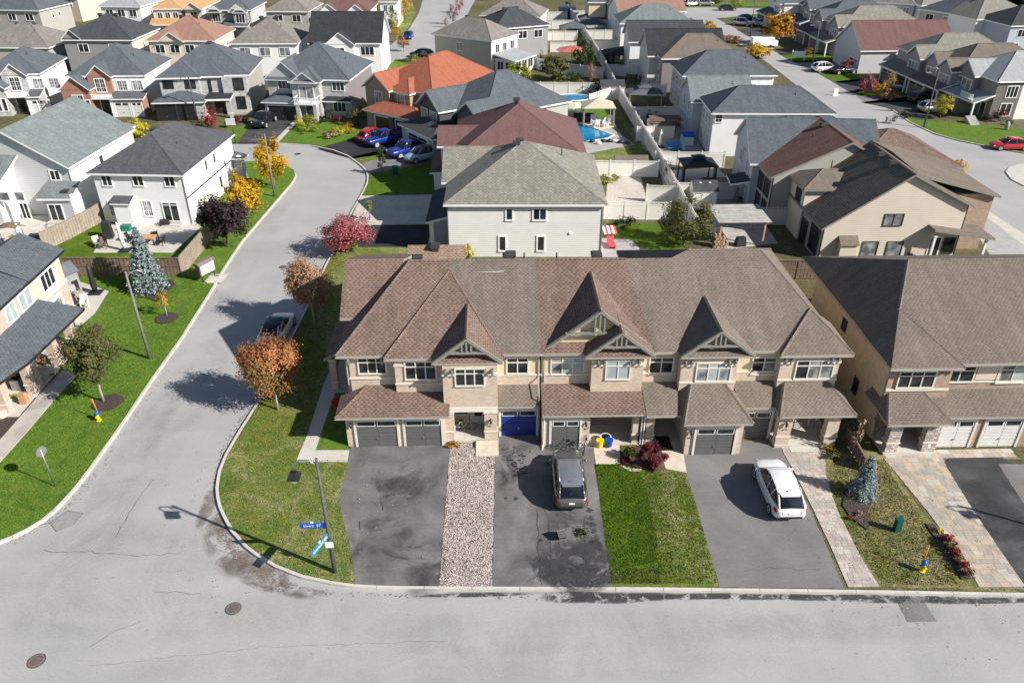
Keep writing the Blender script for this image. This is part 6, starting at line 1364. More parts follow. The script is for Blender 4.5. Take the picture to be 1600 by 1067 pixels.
def tree(name, base, top, cw, mat, label, group=None, n=2600, leaf=None, trunk='bark', cat='tree', shape='ball', low=.34, clumps=34, fill=.5, lean=0, H=None, rad=None):
    """base: picture point of the trunk foot; top: picture row of the crown's top; cw: crown width in pixels"""
    p = G(*base, 0); H = H or max(.6, height_at(p, top)); r = rad or cw / 2 * mpp(Vector((p.x, p.y, H * .65)))
    root = empty(name, (p.x, p.y, ZL), rng.uniform(0, 6), label, cat, group); H -= ZL
    z0 = H * low; rz = (H - z0) / 2; cz = z0 + rz
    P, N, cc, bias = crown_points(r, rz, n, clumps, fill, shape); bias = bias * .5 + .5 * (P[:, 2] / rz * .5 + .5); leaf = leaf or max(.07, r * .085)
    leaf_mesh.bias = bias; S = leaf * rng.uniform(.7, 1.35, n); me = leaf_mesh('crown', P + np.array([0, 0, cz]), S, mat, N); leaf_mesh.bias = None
    o = bpy.data.objects.new('crown', me); COL.objects.link(o); o.parent = root
    tr = max(.035, H * .014); b = MB(); b.tube([(0, 0, -.1), (.02 * H * lean, 0, z0 * .6), (.03 * H, .01 * H, z0 + rz * .5), (0, 0, cz + rz * .5)], [tr * 1.3, tr, tr * .75, tr * .3], trunk, 7)
    t = b.build('trunk', root)
    for q in cc[:: max(1, clumps // 9)]:
        s = MB(); z = z0 * rng.uniform(.75, 1.2); s.tube([(0, 0, z), (q[0] * .45, q[1] * .45, (z + cz + q[2]) / 2 + .05), (q[0] * .9, q[1] * .9, cz + q[2] * .9)], [tr * .5, tr * .32, tr * .12], trunk, 5, caps=False); s.build('limb', t)
    return root
def spruce(base, top, cw, label, n=5200, mat='lf_blue', levels=15):
    p = G(*base, 0); H = height_at(p, top) - ZL; r = cw / 2 * mpp(Vector((p.x, p.y, H * .2)))
    root = empty('spruce_tree', (p.x, p.y, ZL), rng.uniform(0, 6), label, 'spruce')
    b = MB(); b.tube([(0, 0, 0), (0, 0, H * .97)], [H * .02, .01], 'bark', 7); tk = b.build('trunk', root)
    C = []; N = []; limbs = MB()
    for lv in range(levels):
        f = lv / (levels - 1); z = H * (.05 + .9 * f); R_ = r * (1 - f) ** .85 + .05; k = int(5 + 13 * (1 - f))
        for j in range(k):
            a = 6.283 * (j + rng.random() * .6) / k + lv * .7; L = R_ * rng.uniform(.75, 1.08); m = max(8, int(n / levels / k * (1.3 - f * .5)))
            t = rng.random(m) ** .7; dx, dy = math.cos(a), math.sin(a)
            sp = rng.normal(size=(m, 3)) * np.array([1, 1, .5]) * (.05 + .07 * L * (1.1 - t))[:, None]
            C.append(np.stack([dx * L * t, dy * L * t, z - .16 * L * t + .12 * L * t * t], 1) + sp); N.append(np.tile([dx * .3, dy * .3, .9], (m, 1)))
            limbs.tube([(0, 0, z), (dx * L * .9, dy * L * .9, z - .05 * L)], [.02, .006], 'bark', 3, caps=False)
    C = np.concatenate(C); N = np.concatenate(N); me = leaf_mesh('crown', C, np.full(len(C), max(.05, r * .055)) * rng.uniform(.7, 1.4, len(C)), mat, N, 2.4)
    o = bpy.data.objects.new('crown', me); COL.objects.link(o); o.parent = root; limbs.build('branches', root); return root
def shrub(px, py, w, h, mat, label, group=None, n=500, leaf=.07, name='shrub', cat='shrub', z=ZL):
    """w, h in metres"""
    p = G(px, py, z); P, N, cc, bias = crown_points(w / 2, h / 2, n, 14, .4); leaf_mesh.bias = bias
    P[:, 2] = np.maximum(P[:, 2], -h / 2); me = leaf_mesh('foliage', P + np.array([0, 0, h / 2]), leaf * rng.uniform(.7, 1.3, n), mat, N); leaf_mesh.bias = None
    root = empty(name, (p.x, p.y, z), 0, label, cat, group); o = bpy.data.objects.new('foliage', me); COL.objects.link(o); o.parent = root
    b = MB()
    for k in range(5): a = k * 1.3; b.tube([(0, 0, 0), (math.cos(a) * w * .3, math.sin(a) * w * .3, h * .7)], [.02, .008], 'bark', 4, caps=False)
    b.build('stem', root); return root
tree('maple_tree', (435, 642), 530, 88, 'lf_orange', 'orange maple nearest the corner on the side street verge', 'autumn maples along the side street', 17000, .09, 'bark_pale', low=.3, clumps=46)
tree('maple_tree', (493, 513), 404, 70, 'lf_salmon', 'salmon-pink maple on the verge behind the parked white car', 'autumn maples along the side street', 15000, .09, 'bark_pale', low=.28, clumps=44)
tree('maple_tree', (545, 398), 336, 78, 'lf_pink', 'bright pink-red maple by the black driveway', 'autumn maples along the side street', 8000, .11, low=.14, clumps=40, fill=.4)
tree('maple_tree', (357, 388), 306, 72, 'lf_purple', 'dark purple-leaved maple beside the white house', None, 8000, .17, low=.2, clumps=48, fill=.25)
tree('maple_tree', (387, 350), 270, 54, 'lf_gold', 'golden tree in front of the dark purple maple', 'golden trees along the side street', 6500, .15, low=.2, fill=.3, clumps=42)
tree('maple_tree', (430, 297), 215, 54, 'lf_gold', 'golden tree nearest the bend beside a lamp post', 'golden trees along the side street', 6500, .15, low=.18, fill=.3, clumps=42)
tree('crabapple_tree', (163, 630), 514, 84, 'lf_bronze', 'round bronze-green tree before the columned porch', None, 12500, .10, 'bark_pale', low=.32, clumps=60, fill=.3)
tree('sapling', (262, 497), 456, 26, 'lf_gold', 'thin gold-leaved sapling in a mulch ring', None, 420, .08, 'bark_pale', low=.45, clumps=10)
spruce((236, 455), 352, 62, 'tall blue spruce by the wooden fence', 9000, levels=20)
spruce((1345, 776), 712, 50, 'small blue spruce in the mulch bed between two driveways', 5200, levels=13)
tree('maple_tree', (1181, 72 + 22), 15, 1, 'lf_dark', 'x', None, 4, .1) if False else None
shrub(1018, 728, 1.5, 1.7, 'lf_maroon', 'round dark red shrub at the middle front path', None, 4200, .075)
shrub(982, 716, 1.0, 1.2, 'lf_lime', 'small yellow weeping shrub beside the red bush', None, 600, .08)
for x, y in [(971, 716), (978, 722), (988, 730), (997, 728), (965, 712)]: pass
shrub(978, 724, .9, .25, 'lf_maroon', 'low red-brown ground plant under the weeping shrub', None, 260, .07)
# flame coloured grasses by the right hydrant
for i in range(8):
    t = i / 7; shrub(1478 + 32 * t, 846 + 52 * t, .65, .62 + .1 * math.sin(i), 'lf_salmon' if i % 3 else 'lf_red', ('topmost', 'second', 'third', 'fourth', 'fifth', 'sixth', 'seventh', 'lowest')[i] + ' orange-red shrub, counted down towards the road, beside the cream paving', 'row of orange-red shrubs by the paving', 330, .07)
shrub(1466, 832, .5, .3, 'lf_yellow', 'pale yellow plant at the top of the orange shrub row', None, 160, .06)
shrub(1515, 895, .5, .3, 'lf_lime', 'green plant at the foot of the orange shrub row', None, 160, .06)
shrub(1302, 716, 1.2, .5, 'lf_bronze', 'low bronze-green plant by the end porch corner', None, 420, .08)
shrub(1292, 702, .9, .35, 'lf_gold', 'golden ground plant beside the end porch', None, 240, .07)
shrub(1340, 806, .5, .35, 'lf_dryflower', 'pale dry flower clump in front of the blue spruce', None, 200, .05)
shrub(1326, 812, .35, .3, 'lf_red', 'tiny red flowers in front of the blue spruce', None, 110, .05)
shrub(709, 698, .75, .4, 'lf_amber', 'orange and yellow mums beside the porch step', None, 420, .06, 'flowers', 'flowers')
# left front
shrub(20, 622, .8, .35, 'lf_lime', 'yellow-green plant beside the paper bag', None, 240, .06); shrub(5, 640, .8, .5, 'lf_lime', 'round lime plant in the pot at the left edge', None, 260, .07)
shrub(100, 540, .5, .5, 'lf_yellow', 'yellow flowers under the porch columns', None, 160, .06); shrub(118, 538, .4, .45, 'lf_red', 'red flowers under the porch columns', None, 160, .06)
shrub(66, 570, 1.2, .9, 'lf_dryflower', 'grey dried hydrangea behind the porch columns', None, 300, .09); shrub(82, 588, .4, .3, 'lf_amber', 'orange mums on the porch steps', None, 120, .05); shrub(96, 575, .35, .3, 'lf_amber', 'second pot of orange mums higher on the porch edge', None, 120, .05)
# the bend gardens
for px, py, w, h, mt, lb in [(331, 197, 3.4, 3.0, 'lf_red', 'spreading red japanese maple before the stone house'), (357, 199, 1.4, 1.2, 'lf_lime', 'yellow-green shrub right of the red maple'), (372, 192, 1.4, 1.1, 'lf_maroon', 'dark rounded shrub under the stone house window'), (383, 192, 1.2, 1.0, 'lf_dark', 'clipped green ball beside the dark shrub'),
    (487, 206, 3.0, 2.6, 'lf_lime', 'pale yellow-green bush at the front path of the grey house'), (468, 198, 1.6, 1.6, 'lf_yellow', 'pale yellow bush nearest the balcony house door'), (517, 190, 1.2, 2.0, 'lf_green', 'upright green shrub under the balcony house bay'), (530, 190, 2.4, .9, 'lf_maroon', 'dark red low hedge under the bay window'), (500, 191, 2.4, .8, 'lf_dark', 'low green shrubs left of the bay window'),
    (556, 197, 3.2, 3.0, 'lf_bronze', 'large olive bush at the corner of the grey house'), (575, 184, 3.2, 2.2, 'lf_lime', 'gold-green bush behind the large olive bush'), (516, 216, 2.0, 1.2, 'lf_dryflower', 'rust coloured grass clump on the lush lawn'), (531, 213, 2.4, 1.4, 'lf_yellow', 'yellow grass clump next to the rust one'), (545, 208, 2.0, 1.4, 'lf_amber', 'amber grass clump beside the red vehicle'),
    (596, 186, 3.0, 2.6, 'lf_dark', 'dark hedge plants between the grey and red-roofed houses'), (584, 170, 2.6, 1.8, 'lf_dark', 'dark shrub by the garden gate'), (589, 140, 2.4, 2.6, 'lf_lime', 'light green bush behind the grey house side wall'),
    (205, 216, 4.6, 2.2, 'lf_yellow', 'yellow hedge between the two left houses'), (216, 204, 2.6, 2.2, 'lf_yellow', 'far end of the yellow hedge between the left houses'), (180, 212, 2.2, 1.6, 'lf_lime', 'green shrub left of the yellow hedge'), (70, 172, 3.6, 2.2, 'lf_lime', 'yellow-green bushes before the grey brick house'), (42, 176, 2.4, 1.6, 'lf_green', 'green bush left of the yellow-green ones'),
    (330, 120, 1, 1, 'lf_dark', 'x')]:
    if lb != 'x': shrub(px, py, w, h, mt, lb, None, 700, max(.1, w * .045))
tree('young_tree', (597, 275), 233, 16, 'lf_green', 'slim young green tree on the dry strip', None, 520, .12, low=.25, clumps=12)
tree('young_tree', (578, 346), 313, 15, 'lf_lime', 'small lime sapling at the edge of the pale driveway', None, 320, .1, low=.5, clumps=9)
tree('shrub_tree', (500, 205), 150, 1, 'lf_lime', 'x', None, 4, .1) if False else None
# centre gardens
for b_, t_, w_, mt, lb, kw in [((1068, 385), 305, 88, 'lf_bronze', 'tall straggly olive bush in the yard behind the terrace', dict(low=.08, n=5200, leaf=.12, clumps=40, shape='egg')), ((868, 126), 84, 50, 'lf_bronze', 'dense olive-green tree behind the white fence', dict(low=.08, n=3600, clumps=40, fill=.3, shape='egg')),
    ((808, 128), 96, 46, 'lf_lime', 'yellow-green bush behind the slate roof', dict(low=.05, n=2200)), ((910, 112), 58, 34, 'lf_green', 'leafy green tree beside the red parasol', dict(low=.05, n=2200)), ((904, 76), 50, 16, 'lf_green', 'small green tree above the red parasol', dict(low=.1, n=900)), ((923, 130), 96, 20, 'lf_salmon', 'narrow brownish shrub by the white fence', dict(low=.05, n=700)),
    ((895, 126), 112, 30, 'lf_green', 'scruffy green shrub in front of the white fence', dict(low=.02, n=800)), ((845, 105), 78, 9, 'lf_dark', 'dark column cedar left of the olive tree', dict(low=.0, n=700, fill=.2)), ((949, 106), 74, 8, 'lf_dark', 'first of the dark cedars behind the white statue yard', dict(low=0, n=600, fill=.2)), ((957, 106), 76, 8, 'lf_dark', 'second dark cedar, right next to the first', dict(low=0, n=600, fill=.2)),
    ((934, 154), 124, 34, 'lf_dark', 'dark spreading bush beside the pool gazebo', dict(low=.0, n=900)), ((936, 165), 140, 18, 'lf_dryflower', 'tan dried shrub behind the gazebo', dict(low=.0, n=400)), ((735, 108), 68, 22, 'lf_pink', 'slim crimson maple against the grey-green wall', dict(low=.1, n=1200, shape='egg')), ((1468, 187), 150, 30, 'lf_yellow', 'bright yellow tree on the lawn inside the bend', dict(low=.25, n=2000, clumps=26)),
    ((1212, 72), 17, 46, 'lf_amber', 'large orange tree on the right street', dict(low=.2, n=4500, clumps=46, fill=.35)), ((1270, 70), 50, 24, 'lf_salmon', 'small orange tree behind the big one', dict(low=.3, n=900)), ((1263, 88), 70, 16, 'lf_amber', 'amber shrub on the verge below the small orange tree', dict(low=.0, n=500)), ((1320, 118), 88, 16, 'lf_red', 'thin scarlet tree beside parked white cars', dict(low=.25, n=700, shape='egg')),
    ((1108, 50), 32, 26, 'lf_gold', 'yellow tree top left of the right street', dict(low=.1, n=1100)), ((1145, 68), 56, 30, 'lf_salmon', 'flat rust-coloured tree beside the right street', dict(low=.1, n=1000)), ((1184, 92), 68, 44, 'lf_gold', 'yellow-green tree beside the slate roof on the right street', dict(low=.1, n=1600)),
    ((1490, 284), 246, 34, 'lf_gold', 'gold-green tree behind the taupe roof at the right', dict(low=.05, n=1800, shape='egg')), ((1360, 208), 186, 12, 'lf_gold', 'tiny yellow tree by the slate roof end', dict(low=.1, n=400)), ((1352, 150), 116, 28, 'lf_pink', 'crimson shrub left of the mixed bed', dict(low=0, n=1200)), ((1372, 152), 126, 26, 'lf_gold', 'yellow shrub in the mixed bed', dict(low=0, n=1000)), ((1386, 150), 108, 18, 'lf_gold', 'tall yellow shrub at the back of the mixed bed', dict(low=.2, n=700)), ((1384, 156), 138, 34, 'lf_salmon', 'orange flowering bush at the front of the mixed bed', dict(low=0, n=900)),
    ((1430, 136), 100, 34, 'lf_red', 'deep red tree in front of the mottled beige roofed house', dict(low=.15, n=2600, fill=.3)), ((1438, 110), 100, 12, 'lf_amber', 'small amber shrub behind the deep red tree', dict(low=.1, n=300)), ((648, 120), 56, 1, 'lf_dark', 'x', {}),
    ((631, 82), 56, 23, 'lf_orange', 'orange tree near the dark car on the far street', dict(low=.25, n=1000)), ((612, 56), 8, 26, 'lf_green', 'green tree on the far street verge', dict(low=.15, n=1200)), ((622, 68), 20, 22, 'lf_gold', 'yellow tree on the far street verge', dict(low=.1, n=1200)), ((633, 36), -10, 24, 'lf_gold', 'yellow tree at the top of the far street verge', dict(low=.1, n=1000)),
    ((708, 40), 6, 18, 'lf_maroon', 'dark red tree right of the far street', dict(low=.15, n=900)), ((718, 22), -6, 16, 'lf_pink', 'crimson tree right of the far street near the top', dict(low=.15, n=900)), ((697, 44), 24, 12, 'lf_maroon', 'small dark red shrub right of the far street', dict(low=.05, n=400)), ((648, 108), 86, 30, 'lf_lime', 'light green bushes by the dark car', dict(low=.0, n=900)),
    ((1150, 14), -4, 22, 'lf_lime', 'lime tree across the far junction', dict(low=.0, n=900)), ((1120, 8), -4, 20, 'lf_bronze', 'hedge tree across the far junction', dict(low=.0, n=700)), ((890, 14), -2, 16, 'lf_green', 'green tree at the top centre', dict(low=.1, n=600)), ((760, 2), -14, 18, 'lf_salmon', 'rusty tree at the top by the far street', dict(low=.1, n=600)),
    ((1560, 8), -20, 60, 'lf_dark', 'dark mass of trees in the top right corner', dict(low=.0, n=2400)), ((1600, 8), -22, 60, 'lf_dark', 'dark evergreen at the very top right corner', dict(low=.0, n=2400)), ((732, 410), 380, 18, 'lf_yellow', 'yellow-green bush peeping over the brown roof', dict(low=0, n=700, leaf=.1)),
    ((1330, 722), 640, 30, 'lf_dark', 'x', {})]:
    if lb != 'x': tree('tree', b_, t_, w_, mt, lb, None, **kw)
tree('dry_tree', (1330, 715), 655, 22, 'lf_dryflower', 'bare-looking young tree by the side gate at the right', None, 150, .08, 'bark_pale', low=.4, clumps=10)
tree('dry_tree', (1368, 690), 640, 22, 'lf_dryflower', 'thin lilac-grey twiggy tree at the stone porch', None, 160, .09, 'bark_pale', low=.3, clumps=10)
for i in range(5): shrub(1010 + i * 3, 138 - i * 1.0, 1, 2.4, 'lf_dark', 'dark cedar in the hedge of the shaded yard', 'cedar hedge in the shaded yard', 200, .14) if False else None
for i, x in enumerate((978, 985, 992, 1000, 1007)): tree('cedar', (x, 134), 112, 6, 'lf_dark', ('leftmost', 'second', 'middle', 'fourth', 'rightmost')[i] + ' dark cedar of the short row in the shaded yard', 'row of cedars in the shaded yard', 260, low=0, fill=.2, cat='cedar', clumps=10)
for px, py, w, h, mt, lb in [(950, 283, 3.4, .7, 'lf_lime', 'low greenery along the white fence of the paved yard'), (975, 352, 3.0, .6, 'lf_dark', 'low planting at the foot of the lower white fence'), (1042, 285, 1.2, 2.6, 'lf_green', 'green shrub left of the teal canopy gazebo'), (1042, 305, 1.4, 1.8, 'lf_lime', 'yellow-green shrub at the fence corner left of the gazebo'),
    (1075, 322, 2.2, 2.0, 'lf_lime', 'green shrub between fence and pale shed'), (1018, 190, 2.4, 1.6, 'lf_dark', 'dark shrubs in the yard left of the storage shed'), (1022, 234, 1.6, 1.0, 'lf_lime', 'small yellow bush at the long white fence'), (1390, 205 - 12, 1.6, 1.2, 'lf_dark', 'dark shrub at the top of the bend lawn'), (1412, 184, 2.4, .9, 'lf_dark', 'dark low shrubs edging the bend lawn'),
    (1560, 190, 3, 1.8, 'lf_maroon', 'dark red shrub in front of the brown corner house'), (1535, 188, 2.4, 1.2, 'lf_dark', 'dark shrub left of the dark red one'), (1576, 196, 1.2, .8, 'lf_green', 'small green shrub at the corner house path'), (1428, 158, 3, 1.2, 'lf_green', 'green shrubs by the open garage on the right street'), (25, 385, 1.2, 1.5, 'lf_amber', 'orange shrub in the left yard under the gazebo'), (107, 348, 1.0, .7, 'lf_red', 'pot of red flowers on the left patio steps'),
    (1415, 412, 1, .4, 'lf_dryflower', 'dry grass by the wooden fence'), (1418, 402, 2.0, .9, 'lf_maroon', 'reddish shrub beside the side porch'), (1125, 378, 1.2, .9, 'lf_dryflower', 'dried plants near the cedar pergola')]:
    shrub(px, py, w, h, mt, lb, None, 420, max(.08, w * .045))
# fallen leaves
v = []; f = []
def leaves(px, py, rx, ry, n, mats, label):
    c = G(px, py); V = []; F = []; mi = []
    for i in range(n):
        x, y = c.x + rng.normal() * rx, c.y + rng.normal() * ry; a = rng.uniform(0, 6.28); s = rng.uniform(.03, .06); z = ZL + .02 + rng.uniform(0, .03); k = len(V)
        V += [(x + s * math.cos(a), y + s * math.sin(a), z), (x - s * math.sin(a) * .6, y + s * math.cos(a) * .6, z + .02), (x - s * math.cos(a), y - s * math.sin(a), z), (x + s * math.sin(a) * .6, y - s * math.cos(a) * .6, z + .02)]; F.append((k, k + 1, k + 2, k + 3))
    me = bpy.data.meshes.new('fallen_leaves'); me.from_pydata(V, [], F); L = me.uv_layers.new(name='UVMap'); r = np.repeat(rng.random(n), 4); L.data.foreach_set('uv', np.stack([r, r], 1).astype(np.float32).ravel()); me.materials.append(M[mats])
    o = bpy.data.objects.new('fallen_leaves', me); COL.objects.link(o); o['kind'] = 'stuff'; o['label'] = label
leaves(445, 650, 1.5, 2.5, 380, 'lf_orange', 'fallen orange leaves under the corner maple'); leaves(518, 430, 1.0, 5, 900, 'lf_orange', 'brown leaf litter beside the end house'); leaves(500, 520, 1.2, 3.0, 260, 'lf_salmon', 'fallen leaves under the salmon maple')
leaves(450, 800, 4.0, 4.0, 260, 'lf_dryflower', 'scattered dry leaves on the corner lawn'); leaves(1410, 860, 2.6, 3.0, 260, 'lf_dryflower', 'scattered dry leaves on the right lawn'); leaves(200, 600, 6, 6, 240, 'lf_yellow', 'scattered yellow leaves on the left lawn'); leaves(905, 832, .35, .3, 90, 'lf_green', 'scattered green leaves on the driveway')
# ---------------------------------------------------------------- vehicles
def interp(st, t):
    for i in range(len(st) - 1):
        if st[i][0] <= t <= st[i + 1][0]:
            k = (t - st[i][0]) / (st[i + 1][0] - st[i][0]); return [a + (b - a) * k for a, b in zip(st[i][1:], st[i + 1][1:])]
    return list(st[-1][1:] if t > st[-1][0] else st[0][1:])
KIND = {  # body: t, z bottom, z top, half width | cabin: t, z base, z roof, half width base, half width roof
 'suv': dict(L=4.75, W=1.9, B=[(0, .50, .80, .62), (.012, .40, .92, .74), (.03, .36, 1.0, .83), (.06, .32, 1.05, .89), (.11, .30, 1.07, .93), (.2, .27, 1.06, .95), (.5, .25, 1.02, .95), (.70, .26, 1.02, .95), (.80, .27, .99, .93), (.88, .30, .93, .88), (.94, .33, .86, .80), (.975, .37, .77, .68), (.99, .42, .69, .56), (1, .46, .62, .46)],
            C=[(.028, 1.0, 1.02, .70, .62), (.08, 1.02, 1.25, .78, .64), (.15, 1.03, 1.51, .83, .64), (.215, 1.03, 1.63, .86, .66), (.40, 1.0, 1.70, .87, .68), (.56, 1.0, 1.66, .87, .67), (.615, 1.0, 1.58, .87, .65), (.765, .98, 1.02, .78, .66)], roof=(.15, .60), R=.36),
 'sedan': dict(L=4.75, W=1.86, B=[(0, .48, .82, .74), (.015, .36, .93, .84), (.08, .28, .98, .90), (.25, .24, .96, .93), (.5, .22, .92, .93), (.70, .22, .92, .93), (.82, .25, .86, .91), (.92, .30, .76, .86), (.98, .36, .64, .72), (1, .42, .56, .62)],
            C=[(.08, .95, .99, .72, .64), (.22, .95, 1.34, .80, .58), (.30, .93, 1.43, .82, .60), (.50, .90, 1.46, .83, .62), (.58, .90, 1.40, .83, .60), (.75, .90, .93, .76, .66)], roof=(.25, .57), R=.34),
 'pickup': dict(L=5.6, W=1.98, B=[(0, .55, 1.05, .90), (.01, .48, 1.12, .94), (.38, .42, 1.12, .96), (.5, .40, 1.12, .97), (.72, .40, 1.14, .97), (.90, .42, 1.10, .96), (.97, .46, 1.04, .90), (.995, .52, .92, .84), (1, .6, .8, .80)],
            C=[(.36, 1.10, 1.14, .86, .80), (.385, 1.10, 1.78, .86, .70), (.42, 1.10, 1.86, .88, .72), (.58, 1.10, 1.88, .88, .73), (.625, 1.10, 1.80, .88, .71), (.73, 1.12, 1.16, .84, .74)], roof=(.385, .62), R=.41, bed=(.02, .355)),
}
def vehicle(name, kind, c, heading, paint, label, cat, roofmat=None, glass='car_glass', plate=True, small=False, rails=False, group=None, Ls=1.0):
    K = KIND[kind]; L = K['L'] * Ls; root = empty(name, (c[0], c[1], c[2] if len(c) > 2 else ZL + .014), heading, label, cat, group)
    X = lambda t: (t - .5) * L
    b = MB(); rings = []; ts = sorted(set([s[0] for s in K['B']] + [i / 20 for i in range(21)]))
    def sect(t):
        zb, zt, w = interp(K['B'], t); zm = zb + (zt - zb) * .55
        h = [(w * .80, zb), (w * .97, zb + .06), (w, zb + .16), (w, zm), (w * .985, zt - .10), (w * .93, zt - .03), (w * .80, zt + .005), (w * .4, zt + .028), (0, zt + .034)]
        return [(X(t), y, z) for y, z in h] + [(X(t), -y, z) for y, z in h[-2::-1]]
    k = b.mi(paint)
    for t in ts: rings.append(len(b.v)); b.v += sect(t)
    n = 17
    for a in range(len(ts) - 1):
        for j in range(n - 1):
            b.f.append((rings[a] + j, rings[a] + j + 1, rings[a + 1] + j + 1, rings[a + 1] + j)[::-1]); b.m.append(k); b.sm.append(True)
        b.f.append((rings[a] + n - 1, rings[a], rings[a + 1], rings[a + 1] + n - 1)[::-1]); b.m.append(k); b.sm.append(False)
    b.f.append(tuple(rings[0] + j for j in range(n))); b.m.append(k); b.sm.append(False); b.f.append(tuple(rings[-1] + j for j in range(n - 1, -1, -1))); b.m.append(k); b.sm.append(False)
    body = b.build('body', root)
    # cabin glass
    g = MB(); cs = K['C']; ts2 = sorted(set([s[0] for s in cs] + [cs[0][0] + (cs[-1][0] - cs[0][0]) * i / 14 for i in range(15)]))
    def csec(t, e=0.0, top=False):
        zb, zr, wb, wr = interp(cs, t); h = [(wb, zb), (wb - (wb - wr) * .55, zb + (zr - zb) * .62), (wr, zr - .03), (wr * .85, zr + .0), (0, zr + .025)]
        if top: h = h[2:]
        h = [(y + (e if y else 0), z + e) for y, z in h]; return [(X(t), y, z) for y, z in h] + [(X(t), -y, z) for y, z in h[-2::-1]]
    def loft(mb, tl, mat, e=0.0, top=False):
        k = mb.mi(mat); rr = []
        for t in tl: rr.append(len(mb.v)); s = csec(t, e, top); mb.v += s; m_ = len(s)
        for a in range(len(tl) - 1):
            for j in range(m_ - 1): mb.f.append((rr[a] + j, rr[a] + j + 1, rr[a + 1] + j + 1, rr[a + 1] + j)[::-1]); mb.m.append(k); mb.sm.append(True)
    loft(g, ts2, glass); g.build('window_glass', root)
    r0, r1 = K['roof']; tl = [r0 + (r1 - r0) * i / 8 for i in range(9)]; rf = MB(); loft(rf, tl, roofmat or paint, .012, True); ro = rf.build('roof', root)
    if rails:
        for s in (-1, 1):
            q = MB(); q.tube([(X(r0 + .04), s * .66, interp(cs, r0 + .04)[1] + .05), (X(r1 - .06), s * .66, interp(cs, r1 - .06)[1] + .05)], .022, 'car_silver', 6); q.build('roof_rail', root)
    def strip(p, q, w=.05):
        pl = MB(); pl.tube([Vector(p), Vector(q)], w, paint, 5); pl.build('pillar', root)
    for s in (-1, 1):
        def P(t, f):
            zb, zr, wb, wr = interp(cs, t); return (X(t), s * (wb + (wr - wb) * f + .004), zb + (zr - zb - .03) * f)
        a0, a1 = cs[0][0], cs[-1][0]
        strip((X(a1), s * cs[-1][3], cs[-1][1]), (X(r1), s * interp(cs, r1)[3], interp(cs, r1)[1] - .02), .035)
        strip((X(a0), s * cs[0][3], cs[0][1] + .02), (X(r0), s * interp(cs, r0)[3], interp(cs, r0)[1] - .02), .06 if kind == 'suv' else .05)
        tb = (r0 + r1) / 2 + .02; strip(P(tb, 0), P(tb, 1), .028)
        if kind == 'suv': strip(P(r0 + .11, 0), P(r0 + .09, 1), .04)
        strip(P(r0, 1), P(r1, 1), .035)
    for t in (.185, .815) if kind != 'pickup' else (.19, .83):
        for s in (-1, 1):
            w = K['W'] / 2; wr = MB(); wr.tube([(X(t), s * (w - .24), K['R']), (X(t), s * (w - .005), K['R'])], K['R'] * 1.13, 'trim_black', 18, False); wr.build('wheel_arch', root)
            wh = MB(); wh.tube([(X(t), s * (w - .22), K['R'] * .97), (X(t), s * (w + .012), K['R'] * .97)], K['R'] * .97, 'rubber', 20, False); wo = wh.build('wheel', root)
            rm = MB(); rm.tube([(X(t), s * (w + .0), K['R'] * .97), (X(t), s * (w + .02), K['R'] * .97)], K['R'] * .66, 'rim', 16, False)
            for q in range(5):
                a = q * 1.2566; rm.tube([(X(t) + .05 * math.cos(a + .6), s * (w + .024), K['R'] * .97 + .05 * math.sin(a + .6)), (X(t) + .2 * math.cos(a + .6), s * (w + .024), K['R'] * .97 + .2 * math.sin(a + .6))], .028, 'iron_dark', 4, False)
            rm.build('rim', wo)
    zb, zt, wd = interp(K['B'], .012)
    for s in (-1, 1):
        w0, w3, w8 = interp(K['B'], .0)[2] * .82, interp(K['B'], .03)[2] + .025, interp(K['B'], .085)[2] + .018; z0 = interp(K['B'], .03)[1] - .27; tl_ = MB()
        v = [(X(-.004), s * w0, z0 + .04), (X(.028), s * w3, z0), (X(.085), s * w8, z0 + .05), (X(.05), s * w0, z0 + .04), (X(.004), s * w0, z0 + .15), (X(.032), s * w3, z0 + .24), (X(.085), s * (w8 - .02), z0 + .26), (X(.05), s * w0, z0 + .15)]
        tl_.hexa(v if s < 0 else [v[k] for k in (3, 2, 1, 0, 7, 6, 5, 4)], 'tail_red'); tl_.build('tail_light', root)
        zf = interp(K['B'], .965); hl = MB(); y0, y1 = s * zf[2] * .55, s * zf[2] * 1.0
        hl.ball((X(.962), s * zf[2] * .84, zf[1] - .10), .20, .16, .085, 'lamp_clear', 10, 6); hl.build('headlight', root)
        mi = MB(); mi.ball((X(cs[-1][0] - .05), s * (K['W'] / 2 + .08), cs[-1][1] + .06), .09, .11, .075, paint, 8, 6); mi.build('mirror', root)
    if plate: pm = MB(); pm.box(X(-.003) - .01, X(.0), -.16, .16, .72, .82, 'white'); pm.build('licence_plate', root)
    bp = MB(); bp.box(X(-.004), X(.03), -wd * .82, wd * .82, zb + .02, zb + .16, 'trim_black'); bp.box(X(.96), X(.998), -.5, .5, .42, .60, 'trim_black'); bp.build('bumper', root)
    if kind == 'pickup':
        a, c_ = K['bed']; bd = MB(); bd.box(X(a), X(c_), -.78, .78, 1.10, 1.165, 'trim_black'); bd.build('truck_bed', root)
        for s in (-1, 1): q = MB(); y0, y1 = sorted((s * .80, s * .95)); q.box(X(a), X(c_), y0, y1, 1.08, 1.24, paint); q.build('bed_side', root)
        q = MB(); q.box(X(.005), X(.02), -.85, .85, 1.0, 1.24, paint); q.build('tailgate', root)
